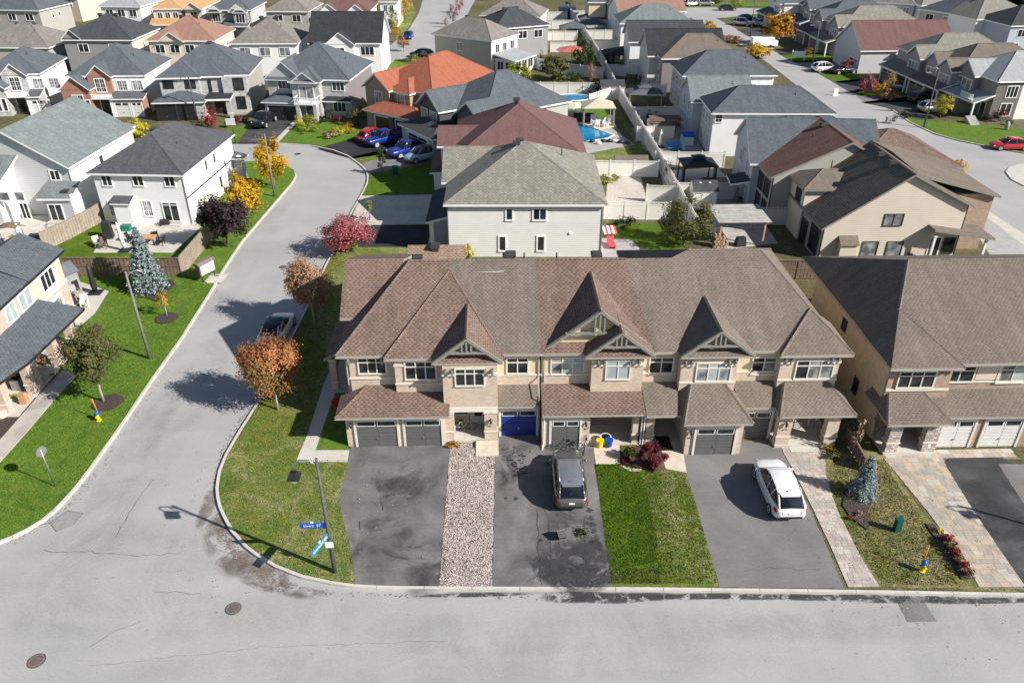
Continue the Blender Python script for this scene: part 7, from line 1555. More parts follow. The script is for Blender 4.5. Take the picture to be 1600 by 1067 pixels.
    if kind == 'suv' and not small:
        q = MB(); q.hexa([(X(.118), -.50, 1.49), (X(.17), -.6, 1.58), (X(.17), .6, 1.58), (X(.118), .50, 1.49), (X(.118), -.50, 1.52), (X(.17), -.6, 1.62), (X(.17), .6, 1.62), (X(.118), .50, 1.52)], roofmat or paint); q.build('spoiler', root); q = MB(); q.tube([(X(.05), -.1, 1.16), (X(.09), .32, 1.36)], .012, 'trim_black', 4); q.build('wiper', root); q = MB(); q.hexa([(X(.17), -.02, 1.68), (X(.19), -.02, 1.69), (X(.19), .02, 1.69), (X(.17), .02, 1.68), (X(.165), -.01, 1.75), (X(.17), -.01, 1.76), (X(.17), .01, 1.76), (X(.165), .01, 1.75)], 'trim_black'); q.build('antenna', root)
    return root
def veh2(name, kind, rear, front, paint, label, cat, zr=.0, **k):
    """rear and front: picture points of the two ends at ground level"""
    a, b = G(*rear, ZL), G(*front, ZL); c = (a + b) / 2; return vehicle(name, kind, (c.x, c.y), math.atan2(b.y - a.y, b.x - a.x), paint, label, cat, **k)
z = .85
def carz(name, kind, rear, front, z, paint, label, cat, base=ZL + .014, **k):
    a, b = G(*rear, z), G(*front, z); d = (b - a).normalized(); L = KIND[kind]['L'] * k.get('Ls', 1); c = a + d * L / 2
    return vehicle(name, kind, (c.x, c.y, base), math.atan2(d.y, d.x), paint, label, cat, **k)
carz('parked_suv', 'suv', (893.5, 789), (886, 716), .8, 'car_grey', 'grey SUV with silver roof parked before the third garage', 'suv', roofmat='car_greyroof', rails=True)
carz('parked_suv', 'suv', (1237, 805), (1206, 737), .8, 'car_white', 'white SUV parked at an angle on the smooth grey driveway', 'suv', rails=True)
carz('parked_car', 'sedan', (417, 533), (443, 490), .8, 'car_white', 'white hatchback with dark glass roof parked on the side street', 'car', base=.0, roofmat='car_glass')
carz('parked_suv', 'suv', (562, 218), (600, 206), .8, 'car_red', 'red SUV on the freshly sealed driveway', 'suv', small=True)
carz('parked_pickup', 'pickup', (628, 210), (578, 222), .8, 'car_blue', 'dark blue pickup truck beside the red SUV', 'pickup')
carz('parked_pickup', 'pickup', (664, 226), (612, 240), .8, 'car_blue', 'brighter blue pickup truck nearer the light blue car', 'pickup')
carz('parked_suv', 'suv', (684, 236), (637, 247), .8, 'car_sky', 'light blue compact SUV with black roof', 'suv', roofmat='car_black', small=True)
carz('parked_pickup', 'pickup', (424, 178), (394, 200), .9, 'car_black', 'black pickup truck in front of the balcony house', 'pickup', plate=False)
carz('parked_suv', 'suv', (676, 86), (641, 83), .8, 'car_black', 'dark SUV beside the grey-green house on the far street', 'suv', small=True, plate=False)
carz('parked_car', 'sedan', (640, 52), (632, 62), .8, 'car_blue', 'small dark blue car on the far street', 'car', plate=False)
carz('parked_car', 'sedan', (1608, 227), (1557, 226), .7, 'car_red', 'red sedan at the right edge of the street', 'car', base=.14, plate=False)
carz('parked_suv', 'suv', (1437, 168), (1478, 166), .9, 'car_silver', 'blue-silver SUV in the shade behind the yellow tree', 'suv', small=True, plate=False)
carz('parked_suv', 'suv', (1270, 107), (1303, 105), .8, 'car_white', 'white car first in the line on the right street', 'suv', small=True, plate=False)
carz('parked_car', 'sedan', (1300, 110), (1330, 108), .8, 'car_black', 'dark car between the two white cars on the right street', 'car', plate=False)
carz('parked_suv', 'suv', (1310, 102), (1347, 104), .9, 'car_white', 'white minivan behind the thin scarlet tree', 'minivan', small=True, plate=False)
carz('parked_car', 'sedan', (1380, 131), (1412, 134), .8, 'car_silver', 'silver sedan between the red bush and the red tree', 'car', plate=False)
carz('parked_suv', 'suv', (1422, 155), (1440, 153), .8, 'car_black', 'dark car deep in the shade by the garage', 'suv', small=True, plate=False)
carz('parked_suv', 'suv', (1144, 34), (1166, 36), .8, 'car_silver', 'silver SUV at the top of the right street', 'suv', small=True, plate=False)
carz('parked_car', 'sedan', (1152, 28), (1172, 28), .8, 'car_black', 'dark car behind the silver SUV at the top', 'car', plate=False)
carz('parked_car', 'sedan', (1176, 36), (1194, 35), .8, 'car_white', 'pale car right of the silver SUV at the top', 'car', plate=False)
carz('parked_car', 'sedan', (1122, 13), (1145, 13), .7, 'car_black', 'black car crossing the far junction', 'car', plate=False)
carz('parked_suv', 'suv', (1070, 6), (1086, 5), .8, 'car_white', 'white car across the far junction', 'suv', small=True, plate=False)
carz('parked_suv', 'suv', (1088, 5), (1102, 5), .8, 'car_silver', 'silver car across the far junction', 'suv', small=True, plate=False)
# ---------------------------------------------------------------- fences
def fence(pts, h, label, style='vinyl', bay=2.4, group=None, px=True):
    P = [G(*p, ZL) if px else Vector((p[0], p[1], ZL)) for p in pts]; root = empty('fence', P[0], 0, label, 'fence', group); O = P[0]
    for i in range(len(P) - 1):
        a, b_ = P[i] - O, P[i + 1] - O; d = b_ - a; L = d.length
        if L < .3: continue
        ang = math.atan2(d.y, d.x); n = max(1, round(L / bay)); s = L / n; ux, uy = d.x / L, d.y / L
        def obj(m, name, k, pr=root): o = m.build(name, pr); o.location = (a.x + ux * s * k, a.y + uy * s * k, 0); o.rotation_euler = (0, 0, ang); return o
        for k in range(n + 1):
            if k == 0 and i > 0: continue
            m = MB()
            if style == 'vinyl': m.box(-.065, .065, -.065, .065, 0, h + .1, 'vinyl'); m.box(-.085, .085, -.085, .085, h + .1, h + .14, 'vinyl')
            else: m.box(-.05, .05, -.05, .05, 0, h + .05, 'wood_fence' if style == 'wood' else 'wood_brown')
            obj(m, 'fence_post', k)
        for k in range(n):
            m = MB()
            if style == 'vinyl':
                m.box(.065, s - .065, -.02, .02, .05, h - .3, 'vinyl'); m.box(.065, s - .065, -.04, .04, h - .34, h - .24, 'vinyl'); m.box(.065, s - .065, -.04, .04, .03, .15, 'vinyl'); m.box(.065, s - .065, -.04, .04, h - .04, h + .03, 'vinyl')
                q = int(s / .14)
                for j in range(q): x = .1 + (s - .2) * j / q; m.box(x, x + .07, -.015, .015, h - .24, h - .04, 'vinyl')
            else:
                mt = 'wood_fence' if style == 'wood' else 'wood_brown'; q = max(2, int(s / .155)); w = s / q
                for j in range(q): hh = h + random.uniform(-.03, .03); m.box(j * w + .008, (j + 1) * w - .008, -.012 + (.018 if j % 2 else 0), .012 + (.018 if j % 2 else 0), .04, hh, mt)
                for z in (.35, h * .55, h - .2): m.box(0, s, .03, .07, z, z + .09, mt); m.box(0, s, -.05, -.02, z, z + .07, mt) if z == h * .55 else None
                m.box(0, s, -.07, .07, h, h + .035, mt)
            obj(m, 'fence_panel', k)
    return root
fence([(70, 393), (110, 374), (151, 352), (172, 338)], 1.9, 'weathered wooden fence between the two left back yards', 'wood')
fence([(104, 432), (285, 432)], 1.8, 'brown wooden fence behind the tall blue spruce', 'cedar')
fence([(285, 432), (318, 392), (336, 368)], 1.8, 'sun-bleached wooden fence along the side street lawn', 'wood')
fence([(1165, 436), (1400, 437), (1700, 440)], 1.8, 'wooden fence behind the beige house at the right', 'cedar')
fence([(967, 158), (1023, 252), (1062, 326), (1086, 372)], 2.1, 'long white vinyl fence running through the centre yards', group=None)
fence([(939, 101), (967, 158)], 2.0, 'white vinyl fence behind the pool gazebo yard'); fence([(887, 22), (912, 58), (939, 101)], 2.0, 'far white vinyl fence between the upper centre yards')
VF = [([(915, 276), (1027, 277)], 'white vinyl fence below the pool lawn'), ([(940, 343), (1045, 344)], 'white vinyl fence below the pale paved yard'), ([(1009, 316), (1060, 318)], 'short white fence in the corner of the paved yard'), ([(985, 189), (1062, 187)], 'white vinyl fence in front of the grey metal gazebo'),
 ([(994, 221), (1020, 220)], 'short white fence left of the storage shed'), ([(1022, 262), (1130, 262)], 'white vinyl fence behind the teal canopy gazebo'), ([(1050, 312), (1180, 312)], 'white vinyl fence beside the pale shed'), ([(1180, 352), (1240, 352)], 'grey-white fence by the pergola deck'),
 ([(822, 148), (955, 149)], 'white vinyl fence below the olive tree'), ([(823, 104), (870, 116), (942, 124)], 'curved white fence behind the olive tree'), ([(920, 168), (966, 152)], 'white fence end behind the gazebo roof'), ([(860, 82), (900, 82)], 'white fence beside the red parasol'), ([(845, 64), (902, 64)], 'second white fence left in the upper yards'),
 ([(845, 46), (896, 46)], 'third white fence left in the upper yards'), ([(840, 32), (886, 32)], 'highest white fence left in the upper yards'), ([(912, 62), (962, 62)], 'shaded white fence right in the upper yards'), ([(900, 44), (962, 46)], 'second white fence right in the upper yards'), ([(892, 30), (945, 30)], 'topmost white fence right in the upper yards'),
 ([(922, 78), (975, 78)], 'white fence by the cedar pair'), ([(933, 97), (968, 98)], 'white fence behind the white statue'), ([(945, 118), (978, 120)], 'white fence left of the cedar row'), ([(1000, 150), (1040, 151)], 'white fence below the basketball hoop'), ([(905, 205), (940, 172)], 'x'), ([(1056, 318), (1062, 300)], 'x'),
 ([(585, 128), (612, 190)], 'x')]
for p, lb in VF:
    if lb != 'x': fence(p, 1.9, lb)
fence([(880, 187), (896, 183), (908, 187)], 1.1, 'low white wall round the raised pool')
fence([(580, 150), (600, 158), (606, 176)], 1.6, 'white fence behind the grey house side garden')
fence([(1320, 690), (1334, 712), (1347, 736)], 1.0, 'dark picket railing by the side gate', 'cedar', .4)
# ---------------------------------------------------------------- street furniture
def lamp_post(base, H, label, arm=(-1, 0), lantern=True, mat='pole_grey'):
    p = G(*base, ZL); r = empty('street_lamp', p, 0, label, 'street lamp', 'street lamps'); m = MB(); m.tube([(0, 0, 0), (0, 0, H)], [.12, .065], mat, 12); m.build('pole', r)
    ax, ay = arm; m = MB(); m.tube([(0, 0, H - .45), (ax * .35, ay * .35, H - .12), (ax * .8, ay * .8, H - .1), (ax * 1.1, ay * 1.1, H - .32), (ax * 1.18, ay * 1.18, H - .75)], .045, 'steel', 6)
    m.tube([(0, 0, H - 1.4), (ax * .25, ay * .25, H - 1.0), (ax * .5, ay * .5, H - .25)], .02, 'trim_black', 5); m.build('arm', r)
    if lantern:
        m = MB(); c = (ax * 1.18, ay * 1.18); z = H - 1.3
        m.hexa([(c[0] + s * dx, c[1] + s * dy, zz) for s, zz in ((.30, z + .18), (.13, z + .52)) for dx, dy in ((-1, -1), (1, -1), (1, 1), (-1, 1))], 'black'); m.tube([(c[0], c[1], z + .5), (c[0], c[1], z + .62)], .05, 'black', 6)
        lm = m.build('lamp_head', r); m = MB()
        m.hexa([(c[0] + s * dx, c[1] + s * dy, zz) for s, zz in ((.09, z - .12), (.2, z + .17)) for dx, dy in ((-1, -1), (1, -1), (1, 1), (-1, 1))], 'lamp_clear'); m.build('lamp_glass', lm)
    else:
        m = MB(); m.box(ax * 1.2 - .35, ax * 1.2 + .35, ay * 1.2 - .12, ay * 1.2 + .12, H - .85, H - .72, 'steel'); m.build('lamp_head', r)
    return r
lp = lamp_post((523, 893), 7.45, 'concrete lamp post with black lantern and blue street signs on the corner lawn')
_lp = lamp_post((523, 893), 7.45, 'lamp post standing just outside the right edge, its shadow on the dark driveway'); _lp.location = (36.0, 27.55, ZL)
def text_part(body, size, parent, loc, rot, mat='white'):
    cu = bpy.data.curves.new('lettering', 'FONT'); cu.body = body; cu.size = size; cu.extrude = .004; cu.align_x = 'CENTER'; cu.align_y = 'CENTER'
    o = bpy.data.objects.new('tmp', cu); COL.objects.link(o); me = bpy.data.meshes.new_from_object(o.evaluated_get(bpy.context.evaluated_depsgraph_get())); bpy.data.objects.remove(o)
    me.materials.clear(); me.materials.append(M[mat]); q = bpy.data.objects.new('lettering', me); COL.objects.link(q); q.parent = parent; q.location = loc; q.rotation_euler = rot
def blade(z, ang, mat, txt, L, label):
    m = MB(); m.box(.1, .1 + L, -.012, .012, -.17, .17, mat); m.box(.12, .08 + L, -.016, .016, .145, .16, 'sign_cyan'); p = G(523, 893, ZL); s = m.build('street_sign', loc=(p.x, p.y, z)); s.rotation_euler = (0, 0, ang); tag(s, label, 'street sign')
    fl = 1
    text_part(txt, .21, s, (.1 + L / 2, -.03, .02), (R(90), 0, 0)); text_part(txt, .21, s, (.1 + L / 2, .03, .02), (R(90), 0, R(180)))
    m = MB(); m.box(.1 + L / 2 - .07, .1 + L / 2 + .07, -.012, .012, .17, .27, 'white'); m.build('crest', s)
    return s
blade(3.35, R(180), 'sign_blue', 'Livery  ST', 1.25, 'blue street name sign reading Livery on the corner lamp post'); blade(2.75, R(248), 'sign_cyan', 'Cranesbill RD', 1.35, 'lighter blue street name sign slanting towards the road on the corner lamp post')
p = G(523, 893, ZL); m = MB(); m.box(-.2, .2, -.165, -.15, 2.0, 2.4, 'white'); n_ = m.build('notice', loc=(p.x, p.y, 0)); tag(n_, 'small white paper notice taped to the corner lamp post', 'notice'); text_part('LOST', .09, n_, (0, -.17, 2.3), (R(90), 0, 0), 'black') if False else None
lamp_post((234, 560), 7.1, 'tall grey lamp post on the left corner lawn', (.8, .5), False, 'pole_light'); lamp_post((429, 307), 7.0, 'grey lamp post beside the golden tree at the bend', (-1, .3), False, 'pole_light')
lamp_post((1443, 200), 8.2, 'lamp post with curved arm by the yellow tree', (-1, .2), False); lamp_post((1268, 108), 8.2, 'lamp post on the right street near the white cars', (-1, .2), False); lamp_post((1172, 56), 8.2, 'lamp post near the big orange tree on the right street', (-1, 0), False)
lamp_post((309, 192), 6.5, 'slim lamp post before the black garage doors', (-1, 0), False)
def hydrant(base, label, stake):
    p = G(*base, ZL); r = empty('fire_hydrant', p, 0, label, 'fire hydrant', 'fire hydrants'); m = MB(); m.tube([(0, 0, 0), (0, 0, .06), (0, 0, .07), (0, 0, .52)], [.17, .17, .115, .11], 'yellow', 12, False); m.build('barrel', r)
    m = MB(); m.tube([(0, 0, .52), (0, 0, .58), (0, 0, .7), (0, 0, .76)], [.14, .15, .11, .03], 'blue_paint', 12); m.tube([(0, 0, .76), (0, 0, .82)], .03, 'blue_paint', 6); m.build('cap', r)
    for s in (-1, 1): m = MB(); m.tube([(s * .1, 0, .42), (s * .2, 0, .42)], .06, 'blue_paint', 8); m.build('nozzle', r)
    m = MB(); m.tube([(0, -.1, .38), (0, -.22, .38)], .08, 'yellow', 8); m.build('nozzle', r)
    m = MB(); m.tube([(.02, .14, .3), (stake * .12, .22, 1.6)], .028, 'orange_paint', 6); m.build('marker_rod', r)
hydrant((1440, 892), 'yellow fire hydrant with blue cap on the right lawn', .5); hydrant((155, 657), 'yellow fire hydrant with blue cap beside the bronze-green tree', -1.2)
p = G(87, 760, ZL); r = empty('traffic_sign', p, 0, 'grey-backed stop sign on a thin post at the left corner', 'traffic sign'); m = MB(); m.tube([(0, 0, 0), (-.05, 0, 2.75)], .035, 'steel', 6); m.build('post', r)
m = MB(); a = R(100)
pts = [Vector((math.cos(R(22.5 + 45 * i)) * .34 * math.cos(a), math.cos(R(22.5 + 45 * i)) * .34 * math.sin(a), 2.6 + math.sin(R(22.5 + 45 * i)) * .34)) for i in range(8)]; off = Vector((-math.sin(a), math.cos(a), 0)) * .015
m.poly([q + off for q in pts], 'red_paint'); m.poly([q - off for q in pts][::-1], 'steel')
for i in range(8): m.poly([pts[i] + off, pts[(i + 1) % 8] + off, pts[(i + 1) % 8] - off, pts[i] - off], 'steel')
o = m.build('sign_plate', r); o.location = (-.05, 0, 0)
o.rotation_euler = (0, 0, R(-100 + 62)); 
p = G(1400, 829, ZL); r = empty('utility_box', p, R(8), 'dark green utility pedestal on the right lawn', 'utility box'); m = MB(); m.box(-.17, .17, -.14, .14, 0, .82, 'green_box'); m.build('cabinet', r); m = MB(); m.box(-.19, .19, -.16, .16, .82, .88, 'green_box'); m.build('lid', r)
p = G(618, 272, ZL); m = MB(); m.box(-.3, .3, -.25, .25, 0, .9, 'green_box'); m.box(-.33, .33, -.28, .28, .9, .97, 'green_box'); tag(m.build('utility_box', loc=p), 'green utility box on the lawn of the taupe house', 'utility box')
p = G(328, 436, ZL); r = empty('mailbox', p, R(62), 'community mailbox with brown roof and pale front by the side street', 'mailbox')
m = MB(); m.box(-.85, .85, .05, .5, .55, 1.55, 'wood_brown'); m.build('cabinet', r); m = MB(); m.box(-.8, .8, .0, .05, .6, 1.5, 'steel')
for i in range(5):
    for j in range(4): m.box(-.76 + i * .31, -.48 + i * .31, -.02, .0, .64 + j * .215, .83 + j * .215, 'white')
m.build('mailbox_door', r); m = MB(); m.hexa([(-.95, -.1, 1.55), (.95, -.1, 1.55), (.95, .6, 1.55), (-.95, .6, 1.55), (-.95, .15, 1.75), (.95, .15, 1.75), (.95, .6, 1.75), (-.95, .6, 1.75)], 'iron_rust'); m.build('canopy', r)
for x in (-.7, .7): m = MB(); m.tube([(x, .1, 0), (x, .1, .55)], .04, 'black', 6); m.tube([(x, .1, .05), (x, -.35, .05)], .025, 'black', 5); m.build('leg', r)
# hoops and house signs
def hoop(base, H, label, a=0):
    p = G(*base, ZL); r = empty('basketball_hoop', p, a, label, 'basketball hoop'); m = MB(); m.tube([(0, 0, 0), (0, 0, H)], .06, 'trim_black', 6); m.build('pole', r); m = MB(); m.box(-.6, .6, -.5, -.45, H - .4, H + .4, 'lamp_clear'); m.box(-.62, .62, -.51, -.44, H + .38, H + .44, 'white'); m.build('backboard', r)
    m = MB(); m.tube([(.22 * math.cos(t / 8 * 6.283), -.78 + .22 * math.sin(t / 8 * 6.283), H - .25) for t in range(9)], .015, 'orange_paint', 4); m.build('rim', r)
hoop((368, 224), 2.9, 'portable basketball hoop at the left end of the bend'); hoop((1013, 150), 2.9, 'basketball hoop in the shaded yard')
p = G(1246, 97, ZL); r = empty('sale_sign', p, 0, 'white estate sign posts on the right street verge', 'sign'); m = MB(); m.tube([(-1.2, 0, 0), (-1.2, 0, 2.1)], .07, 'white', 5); m.tube([(1.2, 0, 0), (1.2, 0, 2.1)], .07, 'white', 5); m.build('post', r); m = MB(); m.box(-.9, 1.2, -.03, .03, .9, 1.9, 'white'); m.build('panel', r)
p = G(1305, 151, 0.01); m = MB(); m.box(-.35, .35, -.03, .03, .25, 1.2, 'white'); m.box(-.5, .5, -.2, .2, .0, .25, 'white'); tag(m.build('road_sign', loc=p), 'small white board standing in the right street', 'sign')
p = G(1190, 74, ZL); m = MB(); m.box(-2.2, 2.2, -.9, .9, .4, 1.9, 'white'); m.box(2.2, 3.0, -.8, .8, .3, 1.3, 'white'); 
for x in (-1.5, 1.5): m.tube([(x, -.95, .3), (x, -.9, .3)], .3, 'rubber', 8, False)
m2 = m.build('trailer', loc=p); tag(m2, 'white enclosed trailer parked beside the yellow-green tree', 'trailer'); 
p = G(1572, 203, ZL); m = MB(); m.tube([(0, 0, 0), (0, 0, .9), (0, 0, 1.15)], [.28, .3, .1], 'limestone', 8); tag(m.build('standing_stone', loc=p), 'small upright stone marker in front of the brown corner house', 'stone')
# things on and around the terrace
def bucket(px, py, z, r0, r1, h, mat, label, name='bucket', hollow=False):
    p = G(px, py, z); m = MB(); m.tube([(0, 0, 0), (0, 0, h)], [r0, r1], mat, 14, False); o = m.build(name, loc=p); tag(o, label, name.replace('_', ' ')); m = MB(); m.tube([(0, 0, h), (0, 0, h + .02)], [r1 * 1.06, r1 * 1.06], mat, 14, False)
    if hollow: m.tube([(0, 0, h + .02), (0, 0, h + .023)], r1 * .85, 'black', 14, False)
    m.build('rim', o); return o
bucket(937, 696, .22, .20, .24, .42, 'yellow', 'yellow bucket on the porch of the middle house'); bucket(951, 696, .22, .2, .25, .45, 'sign_blue', 'blue bucket beside the yellow one on the porch'); bucket(946, 690, .22, .26, .34, .4, 'white', 'white tub behind the yellow and blue buckets', 'tub', True)
p = G(1037, 692, .23); m = MB(); m.box(-.45, .45, -.7, .7, 0, .015, 'black'); tag(m.build('doormat', loc=p), 'black doormat on the fourth porch', 'doormat')
p = G(878, 845, ZL + .012); m = MB(); m.box(-.22, .22, -.2, .2, 0, .38, 'cover_black'); m.box(-.25, .25, -.23, .23, .38, .42, 'door_grey'); o = m.build('planter', loc=p); o.rotation_euler = (R(-55), 0, R(20)); o.location.z += .2; tag(o, 'dark grey planter tipped over on the driveway', 'planter')
shrub(906, 833, .75, .16, 'lf_green', 'loose heap of green cuttings lying on the driveway', None, 420, .06, 'cuttings', 'cuttings')
def bicycle(c, ang, label, lean=.15, mat='canvas_beige', z=0.0):
    r = empty('bicycle', (c[0], c[1], z), ang, label, 'bicycle')
    for x in (-.52, .52):
        m = MB(); m.tube([(x + .33 * math.cos(t / 16 * 6.283), 0, .34 + .33 * math.sin(t / 16 * 6.283)) for t in range(17)], .02, 'rubber', 5); w = m.build('wheel', r); m = MB()
        for q in range(6): a = q * .5236; m.tube([(x + .31 * math.cos(a), 0, .34 + .31 * math.sin(a)), (x - .31 * math.cos(a), 0, .34 - .31 * math.sin(a))], .004, 'steel', 3)
        m.build('spokes', w)
    m = MB(); A, Bq, C_, D_, E_ = (-.52, 0, .34), (-.15, 0, .82), (0, 0, .32), (.38, 0, .85), (.52, 0, .34)
    for a_, b_ in ((A, Bq), (A, C_), (Bq, C_), (Bq, D_), (C_, D_), (D_, E_)): m.tube([a_, b_], .018, mat, 6)
    m.build('frame', r); m = MB(); m.box(-.28, -.02, -.06, .06, .88, .93, 'black'); m.build('saddle', r); m = MB(); m.tube([(.36, -.28, 1.0), (.4, 0, .98), (.36, .28, 1.0)], .016, 'black', 5); m.build('handlebar', r); r.rotation_euler = (lean, 0, ang)
bicycle((-2.1, 40.1), R(5), 'beige bicycle parked in the porch beside the blue garage', z=.32); bicycle((4.5, 38.15), R(2), 'dark bicycle standing between the grey SUV and its garage door', mat='black', z=ZL); bicycle((5.4, 38.3), R(80), 'grey scooter bike leaning at the third garage corner', mat='steel', z=ZL)
p = G(533, 632, ZL); m = MB(); m.tube([(.62 * math.cos(t / 20 * 6.283), .62 * math.sin(t / 20 * 6.283), .1) for t in range(21)], .07, 'red_paint', 6); m.tube([(0, 0, 0), (0, 0, .06)], .6, 'red_paint', 20, False)
for q in range(4): m.box(-.55, .55, -.02, .02, .07, .1, 'red_paint', rot=q * .785)
o = m.build('saucer_sled', loc=p); tag(o, 'round red plastic saucer beside the end house', 'saucer'); o.rotation_euler = (0, R(12), 0)
p = G(40, 632, ZL); m = MB(); m.hexa([(-.25, -.2, 0), (.25, -.2, 0), (.25, .2, 0), (-.25, .2, 0), (-.22, -.16, .85), (.24, -.16, .85), (.24, .18, .85), (-.22, .18, .85)], 'paper_bag'); o = m.build('yard_bag', loc=p); tag(o, 'tall brown paper yard waste bag by the porch bed', 'bag'); m = MB(); m.box(-.21, .23, -.15, .17, .85, .93, 'paper_bag'); m.build('folded_top', o)
p = G(29, 606, .3); m = MB(); m.box(-.3, .3, -.25, .25, 0, .75, 'steel'); m.box(-.33, .33, -.28, .28, .75, .82, 'cover_black'); tag(m.build('storage_bin', loc=p), 'grey storage bin on the columned porch', 'bin')
bucket(4, 652, ZL, .28, .34, .35, 'stone_cap', 'pale round planter at the left edge holding the lime plant', 'planter')
def seat(px, py, ang, mat, label, z=ZL, cat='chair', name='garden_chair', s=1.0, group=None):
    p = G(px, py, z); r = empty(name, p, R(ang), label, cat, group); r.scale = (s,) * 3; m = MB(); m.box(-.3, .3, -.3, .3, .40, .45, mat); m.build('seat', r); m = MB(); m.hexa([(-.28, .24, .42), (.28, .24, .42), (.28, .3, .42), (-.28, .3, .42), (-.3, .46, 1.0), (.3, .46, 1.0), (.3, .5, 1.0), (-.3, .5, 1.0)], mat); m.build('backrest', r)
    for x in (-.28, .28):
        m = MB(); m.box(x - .04, x + .04, -.3, .32, .62, .66, mat); m.build('armrest', r)
        for y in (-.27, .27): m = MB(); m.box(x - .03, x + .03, y - .03, y + .03, 0, .62, mat); m.build('leg', r)
    return r
seat(121, 464, 60, 'steel', 'grey adirondack chair on the corner patio, nearer the wall'); seat(128, 474, 30, 'trim_greige', 'brown adirondack chair on the corner patio'); seat(134, 480, 20, 'offwhite', 'pale chair in front of the brown one on the corner patio'); seat(124, 472, 190, 'offwhite', 'x') if False else None
def folded_parasol(base, H, rad, mat, label, tilt=(0, 0), box=True):
    p = G(*base, ZL); r = empty('parasol', p, 0, label, 'parasol'); t = Vector((tilt[0], tilt[1], H)); m = MB(); m.tube([t * .1, t * .25, t * .8, t], [rad * .7, rad, rad * .75, rad * .25], mat, 9); m.build('folded_canopy', r); m = MB(); m.tube([(0, 0, 0), t * .98], .04, 'steel', 6); m.build('pole', r)
    if box: m = MB(); m.box(-.5, .5, -.45, .45, 0, .12, 'cover_black'); m.build('base_plate', r)
folded_parasol((150, 458), 2.7, .26, 'cover_black', 'black covered parasol on the corner patio'); folded_parasol((196, 392), 2.9, .2, 'canvas_white', 'folded white parasol on the back patio', (-.15, 0)); folded_parasol((37, 386), 2.4, .3, 'canvas_white', 'folded white parasol in the pale house yard')
def cover(base, w, d, h, label, name='barbecue', cat='barbecue'):
    p = G(*base, ZL); r = empty(name, p, R(10), label, cat); m = MB(); m.hexa([(-w, -d, .08), (w, -d, .08), (w, d, .08), (-w, d, .08), (-w * .8, -d * .7, h), (w * .8, -d * .7, h), (w * .8, d * .7, h), (-w * .8, d * .7, h)], 'cover_black'); m.build('cover', r); m = MB(); m.box(-w * .9, w * .9, -d * .9, d * .9, 0, .1, 'trim_black'); m.build('wheels', r)
cover((60, 384), .6, .35, 1.2, 'black covered barbecue by the folded white parasol'); cover((171, 372), .45, .4, 1.7, 'black covered heater on the back patio'); cover((258, 352), .5, .28, .6, 'dark lounger cushion box against the white house', 'storage_box', 'box')
p = G(232, 381, ZL); r = empty('patio_table', p, 0, 'wooden patio table on the back patio', 'table'); m = MB(); m.box(-.85, .85, -.5, .5, .70, .76, 'wood_cedar'); m.build('table_top', r)
for x in (-.7, .7):
    for y in (-.4, .4): m = MB(); m.box(x - .04, x + .04, y - .04, y + .04, 0, .7, 'trim_black'); m.build('leg', r)
seat(207, 378, 90, 'trim_black', 'black patio chair left of the wooden table', group='patio chairs'); seat(243, 374, -150, 'trim_black', 'black patio chair behind the wooden table', group='patio chairs'); seat(252, 383, -90, 'trim_black', 'black patio chair right of the wooden table', group='patio chairs'); seat(154, 386, 40, 'steel', 'grey chair at the left end of the back patio'); seat(163, 388, 10, 'wood_brown', 'brown chair at the left end of the back patio')
p = G(198, 360, ZL); m = MB(); m.box(-.45, .45, -.3, .3, 0, .5, 'teal'); m.box(-.48, .48, -.33, .33, .5, .56, 'teal'); tag(m.build('storage_box', loc=p), 'green storage box against the white house', 'box')
# blue-grey shed at the corner of the beige house
p = G(104, 458, ZL); r = empty('shed', p, R(58), 'small blue-grey plastic shed at the corner of the beige house', 'shed'); m = MB(); m.box(-.95, .95, -.85, .85, 0, 2.0, 'sd_grey'); m.poly([(.951, -.85, 2), (.951, .85, 2), (.951, 0, 2.6)], 'sd_grey'); m.poly([(-.951, -.85, 2), (-.951, 0, 2.6), (-.951, .85, 2)], 'sd_grey'); m.build('wall', r); m = MB(); m.slabs([[(-1.1, -1, 1.95), (1.1, -1, 1.95), (1.1, 0, 2.62), (-1.1, 0, 2.62)], [(1.1, 1, 1.95), (-1.1, 1, 1.95), (-1.1, 0, 2.62), (1.1, 0, 2.62)]], .06, 'steel', 'steel', 'steel'); m.build('roof', r); m = MB(); m.box(.2, .75, -.88, -.86, .1, 1.2, 'trim_black'); m.build('door', r)
# arched gazebo
p = G(22, 388, ZL); r = empty('garden_swing', p, R(10), 'garden shelter with an arched bronze canopy in the left yard', 'shelter'); m = MB(); q = [(-1.1, .0), (-.8, .45), (-.3, .7), (.3, .75), (1.0, .6)]
for i in range(4): m.hexa([(q[i][0], -.7, 1.6 + q[i][1]), (q[i + 1][0], -.7, 1.6 + q[i + 1][1]), (q[i + 1][0], .7, 1.6 + q[i + 1][1]), (q[i][0], .7, 1.6 + q[i][1]), (q[i][0], -.7, 1.66 + q[i][1]), (q[i + 1][0], -.7, 1.66 + q[i + 1][1]), (q[i + 1][0], .7, 1.66 + q[i + 1][1]), (q[i][0], .7, 1.66 + q[i][1])], 'wood_brown')
m.build('canopy', r)
for x in (-1.05, .95):
    for y in (-.65, .65): m = MB(); m.tube([(x, y, 0), (x, y, 1.7)], .03, 'trim_black', 5); m.build('post', r)
m = MB(); m.box(-.8, .7, -.2, .3, .4, .5, 'canvas_beige'); m.build('seat', r)
